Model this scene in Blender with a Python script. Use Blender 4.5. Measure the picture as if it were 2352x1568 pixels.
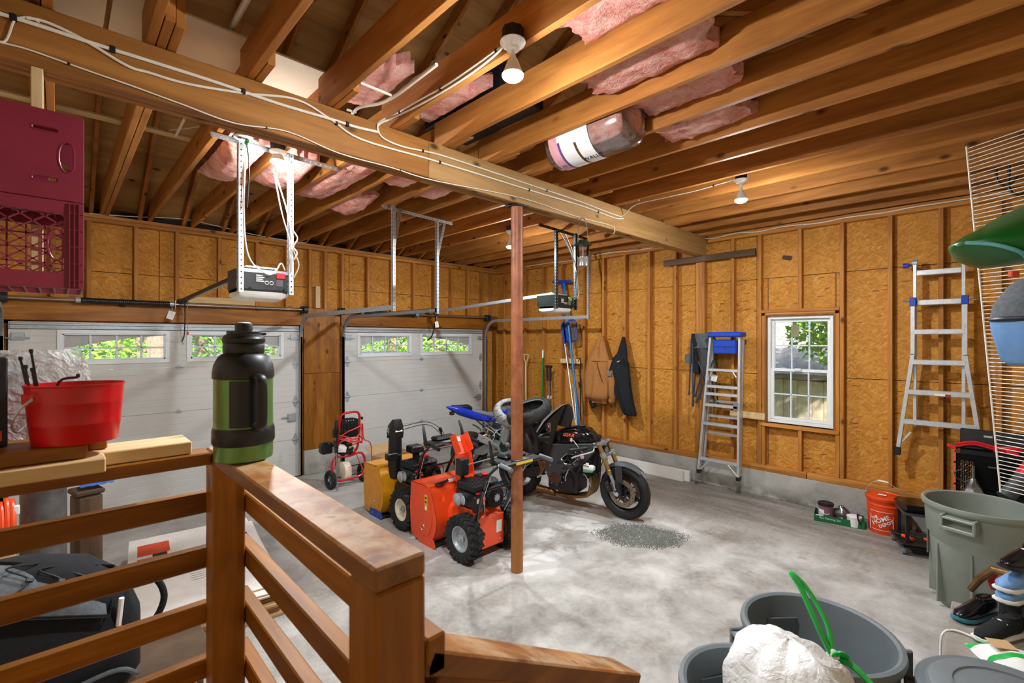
import bpy, bmesh, math, random
from mathutils import Matrix, Vector, Euler, noise as mnoise
R_ = math.radians
PI = math.pi
scene = bpy.context.scene
for o in list(bpy.data.objects): bpy.data.objects.remove(o, do_unlink=True)
COL = scene.collection

# ---------------------------------------------------------------- camera
YAW = R_(44.0)
cam_d = bpy.data.cameras.new('camera'); cam = bpy.data.objects.new('camera', cam_d); COL.objects.link(cam)
cam_d.sensor_width = 36.0; cam_d.lens = 36.0 * 1080.0 / 2352.0; cam_d.shift_y = -5.0 / 2352.0
cam_d.clip_start = 0.02; cam_d.clip_end = 300
cam.location = (0, 0, 2.0); cam.rotation_euler = (PI / 2, 0, -YAW)
cam_d.dof.use_dof = True; cam_d.dof.focus_distance = 4.6; cam_d.dof.aperture_fstop = 4.5
scene.camera = cam

# ---------------------------------------------------------------- world, sun, exposure
world = bpy.data.worlds.new('sky'); scene.world = world; world.use_nodes = True
_nt = world.node_tree; _nt.nodes.clear()
_sky = _nt.nodes.new('ShaderNodeTexSky'); _sky.sky_type = 'NISHITA'; _sky.sun_disc = False
_sky.sun_elevation = R_(52); _sky.sun_rotation = R_(204); _sky.air_density = 1.2; _sky.dust_density = 2.0
_bg = _nt.nodes.new('ShaderNodeBackground'); _bg.inputs[1].default_value = 0.35
_wo = _nt.nodes.new('ShaderNodeOutputWorld')
_nt.links.new(_sky.outputs[0], _bg.inputs[0]); _nt.links.new(_bg.outputs[0], _wo.inputs[0])
sun_d = bpy.data.lights.new('sun', 'SUN'); sun = bpy.data.objects.new('sun', sun_d); COL.objects.link(sun)
sun_d.energy = 6.0; sun_d.angle = R_(1.5); sun_d.color = (1.0, 0.95, 0.86)
sun.rotation_euler = Vector((0.36, 0.8, -0.72)).to_track_quat('-Z', 'Y').to_euler()
BULB_STRENGTH = 1350.0
scene.view_settings.view_transform = 'Standard'; scene.view_settings.look = 'None'
scene.view_settings.exposure = 0.92; scene.view_settings.gamma = 1.0
scene.view_settings.use_curve_mapping = False
scene.cycles.max_bounces = 5; scene.cycles.diffuse_bounces = 3; scene.cycles.glossy_bounces = 2; scene.cycles.use_adaptive_sampling = True; scene.cycles.adaptive_threshold = 0.12; scene.cycles.adaptive_min_samples = 16
scene.cycles.transmission_bounces = 6; scene.cycles.transparent_max_bounces = 10
scene.cycles.caustics_reflective = False; scene.cycles.caustics_refractive = False
scene.cycles.sample_clamp_indirect = 6.0

# ---------------------------------------------------------------- helpers: geometry
def rot(axis, deg): return Matrix.Rotation(R_(deg), 4, axis)
def trans(x, y, z): return Matrix.Translation((x, y, z))
def frame_to(a, b, up=(0, 0, 1)):
    """matrix with local Z running from a to b, origin at a"""
    a = Vector(a); z = (Vector(b) - a).normalized(); u = Vector(up)
    if abs(z.dot(u)) > 0.999: u = Vector((0, 1, 0))
    x = u.cross(z).normalized(); y = z.cross(x)
    m = Matrix((x, y, z)).transposed().to_4x4(); m.translation = a
    return m
class MB:
    def __init__(s): s.v = []; s.f = []; s.mi = []; s.m = Matrix.Identity(4); s.cur = 0
    def at(s, m): s.m = m; return s
    def mat(s, i): s.cur = i; return s
    def add(s, vs, fs, m=None):
        M = s.m @ m if m is not None else s.m
        b = len(s.v); s.v += [tuple(M @ Vector(v)) for v in vs]
        flip = M.determinant() < 0
        for f in fs:
            f = [b + i for i in f]
            s.f.append(f[::-1] if flip else f); s.mi.append(s.cur)
        return s
    def box(s, lo, hi, c=0.0, m=None):
        x0, y0, z0 = lo; x1, y1, z1 = hi
        if c <= 0:
            vs = [(x0,y0,z0),(x1,y0,z0),(x1,y1,z0),(x0,y1,z0),(x0,y0,z1),(x1,y0,z1),(x1,y1,z1),(x0,y1,z1)]
            fs = [(0,3,2,1),(4,5,6,7),(0,1,5,4),(1,2,6,5),(2,3,7,6),(3,0,4,7)]
            return s.add(vs, fs, m)
        c = min(c, (x1-x0)*.45, (y1-y0)*.45, (z1-z0)*.45)
        bm = bmesh.new(); bmesh.ops.create_cube(bm, size=1)
        for v in bm.verts:
            v.co = Vector((x0 + (v.co.x+.5)*(x1-x0), y0 + (v.co.y+.5)*(y1-y0), z0 + (v.co.z+.5)*(z1-z0)))
        bmesh.ops.bevel(bm, geom=bm.edges[:], offset=c, segments=1, profile=.5, affect='EDGES')
        s.bm(bm, m); return s
    def bm(s, bm, m=None):
        bm.verts.index_update()
        s.add([v.co.copy() for v in bm.verts], [[v.index for v in f.verts] for f in bm.faces], m); bm.free(); return s
    def cbox(s, c, size, ch=0.0, m=None):
        return s.box([c[i]-size[i]/2 for i in range(3)], [c[i]+size[i]/2 for i in range(3)], ch, m)
    def bar(s, a, b, w, h, up=(0,0,1), ch=0.0, off=(0,0)):
        """rectangular bar from a to b; w across (up x dir), h along up"""
        L = (Vector(b)-Vector(a)).length
        return s.box((-w/2+off[0], -h/2+off[1], 0), (w/2+off[0], h/2+off[1], L), ch, frame_to(a, b, up))
    def lathe(s, prof, n=20, m=None, cap=(True, True), arc=None):
        vs = []; fs = []; k = len(prof)
        full = arc is None
        cnt = n if full else n + 1
        for i in range(cnt):
            a = 2*PI*i/n if full else arc[0] + (arc[1]-arc[0])*i/n
            for r, z in prof: vs.append((r*math.cos(a), r*math.sin(a), z))
        for i in range(n):
            j = (i+1) % cnt if full else i+1
            for q in range(k-1): fs.append((i*k+q, j*k+q, j*k+q+1, i*k+q+1))
        if full and cap[0] and prof[0][0] > 1e-6: fs.append([i*k for i in range(cnt)][::-1])
        if full and cap[1] and prof[-1][0] > 1e-6: fs.append([i*k+k-1 for i in range(cnt)])
        return s.add(vs, fs, m)
    def cyl(s, a, b, r, n=16, r2=None):
        L = (Vector(b)-Vector(a)).length
        return s.lathe([(r, 0), (r if r2 is None else r2, L)], n, frame_to(a, b))
    def tube(s, pts, r, n=8, closed=False, cap=True, flat=None):
        P = [Vector(p) for p in pts]; k = len(P); rs = r if isinstance(r, (list, tuple)) else [r]*k
        T = []
        for i in range(k):
            a = P[(i-1) % k] if closed or i else P[i]; b = P[(i+1) % k] if closed or i < k-1 else P[i]
            t = (b-a); T.append(t.normalized() if t.length > 1e-9 else Vector((0,0,1)))
        u = Vector((0,0,1)) if abs(T[0].z) < .9 else Vector((0,1,0))
        x = u.cross(T[0]).normalized(); vs = []; fs = []
        for i in range(k):
            if i:
                q = T[i-1].rotation_difference(T[i]); x = q @ x
            y = T[i].cross(x)
            for j in range(n):
                an = 2*PI*j/n; cx, sy = math.cos(an), math.sin(an)
                if flat: cx *= flat[0]; sy *= flat[1]
                vs.append(P[i] + (x*cx + y*sy)*rs[i])
        for i in range(k if closed else k-1):
            a = i*n; b = ((i+1) % k)*n
            for j in range(n): fs.append((a+j, a+(j+1)%n, b+(j+1)%n, b+j))
        if not closed and cap:
            fs.append(list(range(n))[::-1]); fs.append([(k-1)*n+j for j in range(n)])
        return s.add(vs, fs)
    def prism(s, poly, z0, z1, m=None):
        """polygon (x,y) extruded z0..z1"""
        n = len(poly); ar = sum(poly[i][0]*poly[(i+1)%n][1]-poly[(i+1)%n][0]*poly[i][1] for i in range(n))
        if ar < 0: poly = poly[::-1]
        vs = [(x,y,z0) for x,y in poly] + [(x,y,z1) for x,y in poly]
        fs = [list(range(n))[::-1], [n+i for i in range(n)]] + [(i,(i+1)%n,n+(i+1)%n,n+i) for i in range(n)]
        return s.add(vs, fs, m)
    def ell(s, c, r, nu=14, nv=9, m=None):
        prof = [(math.sin(PI*i/(nv-1)), -math.cos(PI*i/(nv-1))) for i in range(nv)]
        prof[0] = (0.0005, -1); prof[-1] = (0.0005, 1)
        M = trans(*c) @ Matrix.Diagonal((*( (r,r,r) if not isinstance(r,(tuple,list)) else r), 1))
        return s.lathe(prof, nu, (m @ M) if m is not None else M)
    def torus(s, R, r, n=28, k=10, m=None, sq=1.0, rz=None):
        prof = [(R + r*sgnpow(math.cos(2*PI*j/k), sq), (rz or r)*sgnpow(math.sin(2*PI*j/k), sq)) for j in range(k)]
        return s.ring(prof, n, m)
    def ring(s, prof, n=28, m=None):
        """closed profile (r,z) spun about z"""
        k = len(prof); vs = []; fs = []
        for i in range(n):
            a = 2*PI*i/n
            for r, z in prof: vs.append((r*math.cos(a), r*math.sin(a), z))
        for i in range(n):
            for j in range(k): fs.append((i*k+j, ((i+1)%n)*k+j, ((i+1)%n)*k+(j+1)%k, i*k+(j+1)%k))
        return s.add(vs, fs, m)
    def grid(s, fn, nu, nv, thick=0.0, wrap_u=False, m=None):
        """surface fn(u,v)->xyz, u,v in 0..1; thick>0 closes it into a sheet"""
        vs = [Vector(fn(i/nu, j/nv)) for j in range(nv+1) for i in range(nu+1)]
        w = nu+1; fs = [(j*w+i, j*w+i+1, (j+1)*w+i+1, (j+1)*w+i) for j in range(nv) for i in range(nu)]
        if thick:
            N = [Vector((0,0,0)) for _ in vs]
            for f in fs:
                nn = (vs[f[1]]-vs[f[0]]).cross(vs[f[3]]-vs[f[0]])
                for q in f: N[q] += nn
            b = len(vs); vs = vs + [v - (N[i].normalized()*thick if N[i].length else Vector((0,0,thick))) for i, v in enumerate(vs)]
            fs2 = [[b+q for q in f][::-1] for f in fs]
            edge = [(i, i+1) for i in range(nu)] + [(j*w+nu, (j+1)*w+nu) for j in range(nv)] + \
                   [(nv*w+i+1, nv*w+i) for i in range(nu)] + [((j+1)*w, j*w) for j in range(nv)]
            fs = fs + fs2 + [(q, p, b+p, b+q)[::1] for p, q in edge]
        return s.add(vs, fs, m)
    def build(s, name, mats, parent=None, smooth=35, loc=None, rotz=None, mtx=None):
        me = bpy.data.meshes.new(name); me.from_pydata(s.v, [], s.f); 
        mats = mats if isinstance(mats, (list, tuple)) else [mats]
        for mt in mats: me.materials.append(M[mt] if isinstance(mt, str) else mt)
        if len(mats) > 1:
            me.polygons.foreach_set('material_index', s.mi)
        if smooth:
            me.shade_smooth(); me.set_sharp_from_angle(angle=R_(smooth))
        me.update()
        return link(name, me, parent, loc, rotz, mtx)
def sgnpow(x, p): return math.copysign(abs(x)**p, x)
def link(name, me, parent=None, loc=None, rotz=None, mtx=None):
    o = bpy.data.objects.new(name, me); COL.objects.link(o)
    if parent: o.parent = parent
    if mtx is not None: o.matrix_local = mtx
    if loc is not None: o.location = loc
    if rotz is not None: o.rotation_euler.z = rotz
    return o
def tag(o, label, cat, group=None, kind=None):
    o['label'] = label; o['category'] = cat
    if group: o['group'] = group
    if kind: o['kind'] = kind
    return o
def thing(name, label, cat, loc=(0,0,0), rz=0.0, group=None, mtx=None):
    o = bpy.data.objects.new(name, None); COL.objects.link(o); o.empty_display_size = .1
    if mtx is not None: o.matrix_world = mtx
    else: o.location = loc; o.rotation_euler.z = R_(rz)
    return tag(o, label, cat, group)
def struct(name, label=None, cat=None):
    o = bpy.data.objects.new(name, None); COL.objects.link(o); o.empty_display_size = .1
    o['kind'] = 'structure'
    if label: o['label'] = label
    if cat: o['category'] = cat
    return o
def mark(o, label=None, cat=None, kind='structure'):
    o['kind'] = kind
    if label: o['label'] = label
    if cat: o['category'] = cat
    return o
def copy_tree(o, parent=None):
    c = o.copy(); COL.objects.link(c); c.parent = parent
    for ch in list(o.children): copy_tree(ch, c)
    return c
def smooth_path(pts, n=6, closed=False):
    P = [Vector(p) for p in pts]; k = len(P); out = []
    rng = range(k) if closed else range(k-1)
    for i in rng:
        p1, p2 = P[i], P[(i+1)%k]
        p0 = P[(i-1)%k] if closed or i else p1 + (p1-p2); p3 = P[(i+2)%k] if closed or i+2 < k else p2 + (p2-p1)
        for j in range(n):
            t = j/n
            out.append(.5*((2*p1)+(-p0+p2)*t+(2*p0-5*p1+4*p2-p3)*t*t+(-p0+3*p1-3*p2+p3)*t**3))
    if not closed: out.append(P[-1])
    return out
def rrect(w, h, r, n=4, cx=0, cy=0):
    out = []
    for (sx, sy, a0) in ((1,1,0),(-1,1,90),(-1,-1,180),(1,-1,270)):
        for i in range(n+1):
            a = R_(a0+90*i/n); out.append((cx+sx*(w/2-r)+r*math.cos(a), cy+sy*(h/2-r)+r*math.sin(a)))
    return out
def text_mesh(txt, size, mat, parent, mtx, name='lettering', extrude=0.0004, bold=0.0, align='CENTER', shear=0.0):
    c = bpy.data.curves.new(name, 'FONT'); c.body = txt; c.size = size; c.extrude = extrude
    c.align_x = align; c.align_y = 'CENTER'; c.offset = bold; c.shear = shear; c.resolution_u = 2
    o = bpy.data.objects.new(name + '_src', c); COL.objects.link(o)
    dg = bpy.context.evaluated_depsgraph_get(); me = bpy.data.meshes.new_from_object(o.evaluated_get(dg))
    bpy.data.objects.remove(o, do_unlink=True)
    me.materials.clear(); me.materials.append(M[mat]); me.name = name
    r = link(name, me, parent); r.matrix_local = mtx
    return r
def plate(outer, holes, th, bevel=0.0):
    """flat plate with holes in the XY plane, centred on z=0; returns an MB"""
    c = bpy.data.curves.new('plate', 'CURVE'); c.dimensions = '2D'; c.fill_mode = 'BOTH'; c.extrude = th/2; c.bevel_depth = bevel; c.bevel_resolution = 0; c.offset = -bevel
    for poly in [outer] + list(holes):
        sp = c.splines.new('POLY'); sp.points.add(len(poly)-1); sp.use_cyclic_u = True
        for i, p in enumerate(poly): sp.points[i].co = (p[0], p[1], 0, 1)
    o = bpy.data.objects.new('plate_src', c); COL.objects.link(o); dg = bpy.context.evaluated_depsgraph_get(); me = bpy.data.meshes.new_from_object(o.evaluated_get(dg))
    mb = MB(); mb.add([v.co.copy() for v in me.vertices], [list(p.vertices) for p in me.polygons])
    bpy.data.objects.remove(o, do_unlink=True); bpy.data.meshes.remove(me); bpy.data.curves.remove(c)
    return mb
def moved(mb, m):
    out = MB(); out.add(mb.v, mb.f, m); out.mi = list(mb.mi); return out
# pixel rays of the 2352x1568 frame, used to find where things stand
_F = (math.sin(YAW), math.cos(YAW)); _Rt = (math.cos(YAW), -math.sin(YAW))
def ray(u, v):
    r = (u-1176.0)/1080.0
    return (_F[0]+_Rt[0]*r, _F[1]+_Rt[1]*r, (779.0-v)/1080.0)
def onX(u, v, X): k = ray(u, v); t = X/k[0]; return Vector((X, t*k[1], 2+t*k[2]))
def onY(u, v, Y): k = ray(u, v); t = Y/k[1]; return Vector((t*k[0], Y, 2+t*k[2]))
def onZ(u, v, Z): k = ray(u, v); t = (Z-2)/k[2]; return Vector((t*k[0], t*k[1], Z))
def onD(u, v, t): k = ray(u, v); return Vector((t*k[0], t*k[1], 2+t*k[2]))
# ---------------------------------------------------------------- materials
M = {}
def lin(c):
    if isinstance(c, str):
        c = c.lstrip('#'); c = tuple(int(c[i:i+2], 16)/255 for i in (0, 2, 4))
    return tuple((x/12.92 if x <= .04045 else ((x+.055)/1.055)**2.4) for x in c) + (1.0,)
class NT:
    def __init__(s, name):
        s.m = bpy.data.materials.new(name); s.m.use_nodes = True; s.t = s.m.node_tree; s.t.nodes.clear()
        s.out = s.n('ShaderNodeOutputMaterial'); s.b = s.n('ShaderNodeBsdfPrincipled'); s.l(s.b.outputs[0], s.out.inputs[0]); M[name] = s.m
    def n(s, t, **k):
        n = s.t.nodes.new(t)
        for a, b in k.items(): setattr(n, a, b)
        return n
    def l(s, a, b): s.t.links.new(a, b)
    def set(s, **k):
        for a, b in k.items(): s.b.inputs[a.replace('_', ' ')].default_value = b
    def coord(s, scale=(1,1,1), rand=True, use='Object'):
        tc = s.n('ShaderNodeTexCoord'); mp = s.n('ShaderNodeMapping'); mp.inputs['Scale'].default_value = scale
        s.l(tc.outputs[use], mp.inputs['Vector'])
        if rand:
            oi = s.n('ShaderNodeObjectInfo'); mul = s.n('ShaderNodeMath', operation='MULTIPLY'); mul.inputs[1].default_value = 37.0
            s.l(oi.outputs['Random'], mul.inputs[0]); s.l(mul.outputs[0], mp.inputs['Location'])
        return mp.outputs[0]
    def noise(s, vec, scale=5, detail=4, rough=.55, dist=0.0):
        t = s.n('ShaderNodeTexNoise'); t.inputs['Scale'].default_value = scale; t.inputs['Detail'].default_value = detail
        t.inputs['Roughness'].default_value = rough; t.inputs['Distortion'].default_value = dist; s.l(vec, t.inputs['Vector']); return t.outputs['Fac']
    def vor(s, vec, scale, feat='F1', rnd=1.0):
        t = s.n('ShaderNodeTexVoronoi', feature=feat); t.inputs['Scale'].default_value = scale; t.inputs['Randomness'].default_value = rnd
        s.l(vec, t.inputs['Vector']); return t
    def ramp(s, fac, stops, interp='LINEAR'):
        r = s.n('ShaderNodeValToRGB'); r.color_ramp.interpolation = interp; e = r.color_ramp.elements
        while len(e) < len(stops): e.new(.5)
        for i, (p, c) in enumerate(stops): e[i].position = p; e[i].color = lin(c) if not isinstance(c, float) else (c, c, c, 1)
        s.l(fac, r.inputs[0]); return r.outputs[0]
    def mix(s, fac, a, b, mode='MIX'):
        x = s.n('ShaderNodeMix', data_type='RGBA', blend_type=mode)
        for sock, v in ((0, fac), (6, a), (7, b)):
            if isinstance(v, (int, float)): x.inputs[sock].default_value = v
            elif isinstance(v, (tuple, str)): x.inputs[sock].default_value = lin(v) if isinstance(v, str) else v
            else: s.l(v, x.inputs[sock])
        return x.outputs[2]
    def math(s, op, a, b=0.0, clamp=False):
        x = s.n('ShaderNodeMath', operation=op, use_clamp=clamp)
        for i, v in enumerate((a, b)):
            if isinstance(v, (int, float)): x.inputs[i].default_value = v
            else: s.l(v, x.inputs[i])
        return x.outputs[0]
    def bump(s, h, strength=.3, dist=.01):
        b = s.n('ShaderNodeBump'); b.inputs['Strength'].default_value = strength; b.inputs['Distance'].default_value = dist
        s.l(h, b.inputs['Height']); s.l(b.outputs[0], s.b.inputs['Normal'])
    def base(s, c): s.l(c, s.b.inputs['Base Color'])
def plain(name, col, rough=.5, metal=0.0, var=.06, scale=12, spec=.5, **kw):
    s = NT(name); s.set(Roughness=rough, Metallic=metal); s.b.inputs['Specular IOR Level'].default_value = spec
    v = s.coord((1,1,1)); nz = s.noise(v, scale, 3)
    a = s.ramp(nz, [(.3, 0.0), (.7, 1.0)])
    c0 = lin(col); dk = tuple(x*(1-var*2) for x in c0[:3])+(1,); lt = tuple(min(1, x*(1+var*1.6)) for x in c0[:3])+(1,)
    s.base(s.mix(a, dk, lt))
    for k, x in kw.items(): s.b.inputs[k.replace('_', ' ')].default_value = x
    return s.m
def wood(name, axis, light, mid, dark, rough=.6, knots=.5, grain=9.0, var=.12, kc='#3a1c08'):
    s = NT(name); s.set(Roughness=rough); s.b.inputs['Specular IOR Level'].default_value = .3
    sc = [1.0, 1.0, 1.0]; sc[axis] = .09
    v = s.coord(tuple(sc)); n1 = s.noise(v, grain, 5, .6, .6); n2 = s.noise(v, grain*5, 3, .6)
    g = s.math('ADD', s.math('MULTIPLY', n1, .75), s.math('MULTIPLY', n2, .25))
    c = s.ramp(g, [(.33, dark), (.5, mid), (.66, light)])
    oi = s.n('ShaderNodeObjectInfo'); hv = s.n('ShaderNodeHueSaturation'); s.l(c, hv.inputs['Color'])
    s.l(s.math('ADD', s.math('MULTIPLY', oi.outputs['Random'], var*2), 1-var), hv.inputs['Value']); c = hv.outputs[0]
    ks = [9.0, 9.0, 9.0]; ks[axis] = 5.0
    vk = s.vor(s.coord(tuple(ks)), 1.0); sep = s.n('ShaderNodeSeparateColor'); s.l(vk.outputs['Color'], sep.inputs[0])
    keep = s.math('GREATER_THAN', sep.outputs[0], 1-knots*.6)
    kd = s.math('MULTIPLY', s.ramp(vk.outputs['Distance'], [(.10, .9), (.16, .55), (.26, 0.0)]), keep)
    c = s.mix(kd, c, kc); s.base(c); s.bump(n2, .12, .003)
    return s.m
# framing lumber, one per grain direction
for i, ax in enumerate('xyz'):
    wood('lumber_'+ax, i, '#cd9048', '#b47632', '#985d25', knots=.55)
    wood('joist_'+ax, i, '#c58440', '#aa6d31', '#8d5624', knots=.6)
    wood('beam_'+ax, i, '#b87f3e', '#9c672c', '#7d4e1f', knots=.5, grain=6)
    wood('beam_grey_'+ax, i, '#c39a66', '#ab834f', '#8d683c', knots=.4, grain=6)
    wood('stain_'+ax, i, '#b3752a', '#925a18', '#70400f', rough=.42, knots=.6)
    wood('pale_'+ax, i, '#e8cfa0', '#d8b884', '#c3a06c', knots=.25, kc='#8a6238')
    wood('ply_'+ax, i, '#c99a5e', '#b5844a', '#9d6f3b', knots=.3, grain=5)
    wood('dark_wood_'+ax, i, '#6b553f', '#5a4430', '#473424', knots=.2)
def osb(name, base=('#d2963f', '#c68731', '#b37325')):
    s = NT(name); s.set(Roughness=.7); s.b.inputs['Specular IOR Level'].default_value = .25
    v0 = s.coord((1,1,1)); wob = s.n('ShaderNodeTexNoise'); wob.inputs['Scale'].default_value = 14.0; s.l(v0, wob.inputs['Vector'])
    vm = s.n('ShaderNodeVectorMath', operation='MULTIPLY_ADD'); s.l(wob.outputs['Color'], vm.inputs[0]); vm.inputs[1].default_value = (.035,.035,.035); s.l(v0, vm.inputs[2])
    def flakes(scale, seed, ang):
        m1 = s.n('ShaderNodeMapping'); m1.inputs['Rotation'].default_value = (R_(ang), R_(-ang), 0); s.l(vm.outputs[0], m1.inputs[0])
        mp = s.n('ShaderNodeMapping'); mp.inputs['Scale'].default_value = scale; mp.inputs['Location'].default_value = (seed, seed*.7, seed*1.3)
        s.l(m1.outputs[0], mp.inputs[0]); vo = s.vor(mp.outputs[0], 1.0); sp = s.n('ShaderNodeSeparateColor'); s.l(vo.outputs['Color'], sp.inputs[0]); return vo, sp
    va, sa = flakes((13, 13, 58), 0.0, 24); vb, sb = flakes((13, 13, 64), 5.0, -28); vc, scc = flakes((8, 8, 44), 11.0, 4); vd, sd_ = flakes((17, 17, 90), 17.0, 48)
    pick = s.math('GREATER_THAN', sd_.outputs[1], .5); t = s.mix(pick, sa.outputs[0], sb.outputs[0])
    g = s.noise(s.coord((1,1,1)), 60, 2); t2 = s.math('ADD', s.math('MULTIPLY', t, .8), s.math('MULTIPLY', g, .2))
    c = s.ramp(t2, [(.15, base[2]), (.5, base[1]), (.85, base[0])])
    lt = s.math('GREATER_THAN', sd_.outputs[0], .91); c = s.mix(s.math('MULTIPLY', lt, .38), c, '#e2b266')
    dk = s.math('MULTIPLY', s.math('GREATER_THAN', scc.outputs[0], .945), s.ramp(vc.outputs['Distance'], [(.26, 1.0), (.42, 0.0)]))
    c = s.mix(s.math('MULTIPLY', dk, .8), c, '#5e2c08')
    edge = s.ramp(s.vor(s.coord((18, 18, 70)), 1.0, 'DISTANCE_TO_EDGE').outputs['Distance'], [(.0, .28), (.06, 0.0)]); c = s.mix(edge, c, '#8f5518')
    big = s.noise(v0, 1.3, 2); c = s.mix(s.ramp(big, [(.35, 0.0), (.7, .3)]), c, '#d0924a'); s.base(c)
    s.bump(s.math('ADD', sa.outputs[1], sb.outputs[2]), .12, .004)
osb('osb')
def concrete_floor():
    s = NT('concrete_floor'); v = s.coord((1,1,1), rand=False)
    n1 = s.noise(v, .55, 6, .6, .4); n2 = s.noise(v, 3.2, 6, .65, .3); n3 = s.noise(v, 26, 4, .6)
    c = s.ramp(s.math('ADD', s.math('MULTIPLY', n1, .55), s.math('MULTIPLY', n2, .45)), [(.37, '#827e77'), (.46, '#a39f98'), (.54, '#bfbcb6'), (.66, '#d6d4d0')])
    # brown tyre grime along the right wall and under the machines, darker patch by the doors
    sp = s.n('ShaderNodeSeparateXYZ'); s.l(v, sp.inputs[0])
    wob = s.math('MULTIPLY', s.math('SUBTRACT', n2, .5), 1.6)
    bx = s.math('ADD', sp.outputs[0], wob)
    band = s.ramp(s.math('DIVIDE', bx, 8.0), [(.64, 0.0), (.70, .7), (.82, .95)])
    streak = s.noise(s.coord((3.5, .7, 1), rand=False), 2.0, 5, .6); band = s.math('MULTIPLY', band, s.ramp(streak, [(.30, .45), (.58, 1.0)]))
    c = s.mix(band, c, '#5f5449')
    by = s.math('ADD', sp.outputs[1], wob); bd = s.ramp(s.math('DIVIDE', by, 8.0), [(.40, 0.0), (.60, .5)]); c = s.mix(s.math('MULTIPLY', bd, .7), c, '#84807b')
    sp2 = s.ramp(s.noise(v, 1.7, 5, .7), [(.57, 0.0), (.66, .65)]); c = s.mix(sp2, c, '#84796c')
    rust = s.ramp(s.noise(s.coord((1,1,1), rand=False), 2.3, 2, .5, 1.0), [(.73, 0.0), (.78, .5)]); c = s.mix(rust, c, '#b08a5e')
    for (px, py, rad, cc, amt) in ((3.06, 2.86, .34, '#dedcd8', .8), (2.45, 2.75, .22, '#8d857b', .5), (3.7, 3.05, .42, '#7b7268', .6), (1.3, 5.3, .7, '#6e6a66', .6), (3.9, 3.5, .5, '#6f675f', .5)):
        dx = s.math('SUBTRACT', sp.outputs[0], px); dy = s.math('SUBTRACT', sp.outputs[1], py); dd = s.math('SQRT', s.math('ADD', s.math('MULTIPLY', dx, dx), s.math('MULTIPLY', dy, dy)))
        fa = s.math('ADD', s.math('DIVIDE', dd, rad), s.math('MULTIPLY', s.math('SUBTRACT', n2, .5), 2.4)); c = s.mix(s.ramp(fa, [(.5, amt), (.8, 0.0)]), c, cc)
    fine = s.ramp(n3, [(.35, .0), (.75, .2)]); c = s.mix(fine, c, '#dcdad6'); s.base(c)
    s.l(s.ramp(n2, [(.4, .42), (.6, .62)]), s.b.inputs['Roughness']); s.bump(n3, .12, .004)
concrete_floor()
def concrete_wall():
    s = NT('concrete_wall'); v = s.coord(rand=False); n = s.noise(v, 2.2, 6, .65); n3 = s.noise(v, 60, 3)
    c = s.ramp(n, [(.32, '#8d8982'), (.5, '#aaa79f'), (.68, '#bdbab2')]); 
    sp = s.n('ShaderNodeSeparateXYZ'); s.l(v, sp.inputs[0])
    low = s.math('MULTIPLY', s.ramp(sp.outputs[2], [(.02, 1.0), (.16, 0.0)]), s.ramp(s.noise(v, 5, 5), [(.42, 0.0), (.6, .8)])); c = s.mix(low, c, '#5a5349')
    pit = s.vor(v, 55); c = s.mix(s.math('MULTIPLY', s.math('LESS_THAN', pit.outputs['Distance'], .14), .6), c, '#6e6a63')
    s.base(c); s.set(Roughness=.9); s.bump(n3, .25, .006)
concrete_wall()
plain('door_white', '#d2d2ce', .5, var=.02, scale=3); plain('trim_white', '#e9eceb', .4, var=.02); plain('vinyl_blue_white', '#d9e4ee', .35, var=.02)
plain('galv', '#b3bcc2', .4, .5, var=.08, scale=30); plain('steel', '#c9cdd0', .25, .95, var=.05); plain('galv_bright', '#cfd6d8', .4, .7, var=.06, scale=25)
plain('aluminium', '#d2d5d6', .36, .45, var=.05, scale=20); plain('alu_matte', '#d6d8d6', .5, .55, var=.04)
plain('black_plastic', '#17181a', .42, var=.15); plain('black_matte', '#101112', .75, var=.2); plain('black_gloss', '#0d0e10', .18, var=.1)
plain('dark_steel', '#3b4042', .45, .6, var=.1); plain('dark_grey', '#3a3d40', .55, var=.1); plain('rubber', '#1d1e1f', .75, var=.2, scale=40)
plain('grey_plastic', '#6f777b', .45, var=.06, scale=4); plain('grey_fabric', '#5d6266', .9, var=.12, scale=60)
plain('red', '#cc1117', .28, var=.04); plain('red_paint', '#c8141c', .32, var=.05); plain('red_knob', '#d81e28', .35); plain('red_hose', '#e23b34', .45)
plain('orange', '#f2501d', .33, var=.03); plain('orange_bucket', '#ee4a16', .4, var=.03); plain('yellow_machine', '#dc9410', .38, var=.05)
plain('blue', '#1343b4', .35, var=.05); plain('blue_gloss', '#1a33b8', .18, var=.06); plain('blue_pole', '#1976c4', .35); plain('light_blue', '#6d9bd0', .5)
plain('green_mower', '#1c7a26', .4); plain('green_box', '#0c6b3a', .6); plain('green_dark', '#0c5a1e', .32, var=.08); plain('green_tie', '#17b348', .3); plain('green_bottle', '#6f9a55', .28, .45, var=.05)
plain('white', '#efefec', .45, var=.02); plain('white_paper', '#f0efec', .8, var=.02); plain('cream', '#e6dcc4', .6); plain('cable_white', '#e6dfcf', .5, var=.03); plain('cable_plain', '#f0eee8', .45, var=.02)
plain('maroon', '#7d2033', .42, var=.06, scale=6); plain('silver', '#b9bcc0', .25, .8); plain('gold_fork', '#b3925a', .28, .85); plain('bronze', '#8a6a44', .35, .8, var=.15)
plain('rust_disc', '#8d7d6a', .4, .7, var=.12, scale=30); plain('tan_jacket', '#a9713a', .9, var=.06, scale=30); plain('black_cloth', '#15171b', .92, var=.15, scale=30)
plain('brown_dark', '#4a2c18', .7, var=.15); plain('cardboard', '#c9a377', .85, var=.05); plain('card_white', '#ece8e2', .75, var=.03)
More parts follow.
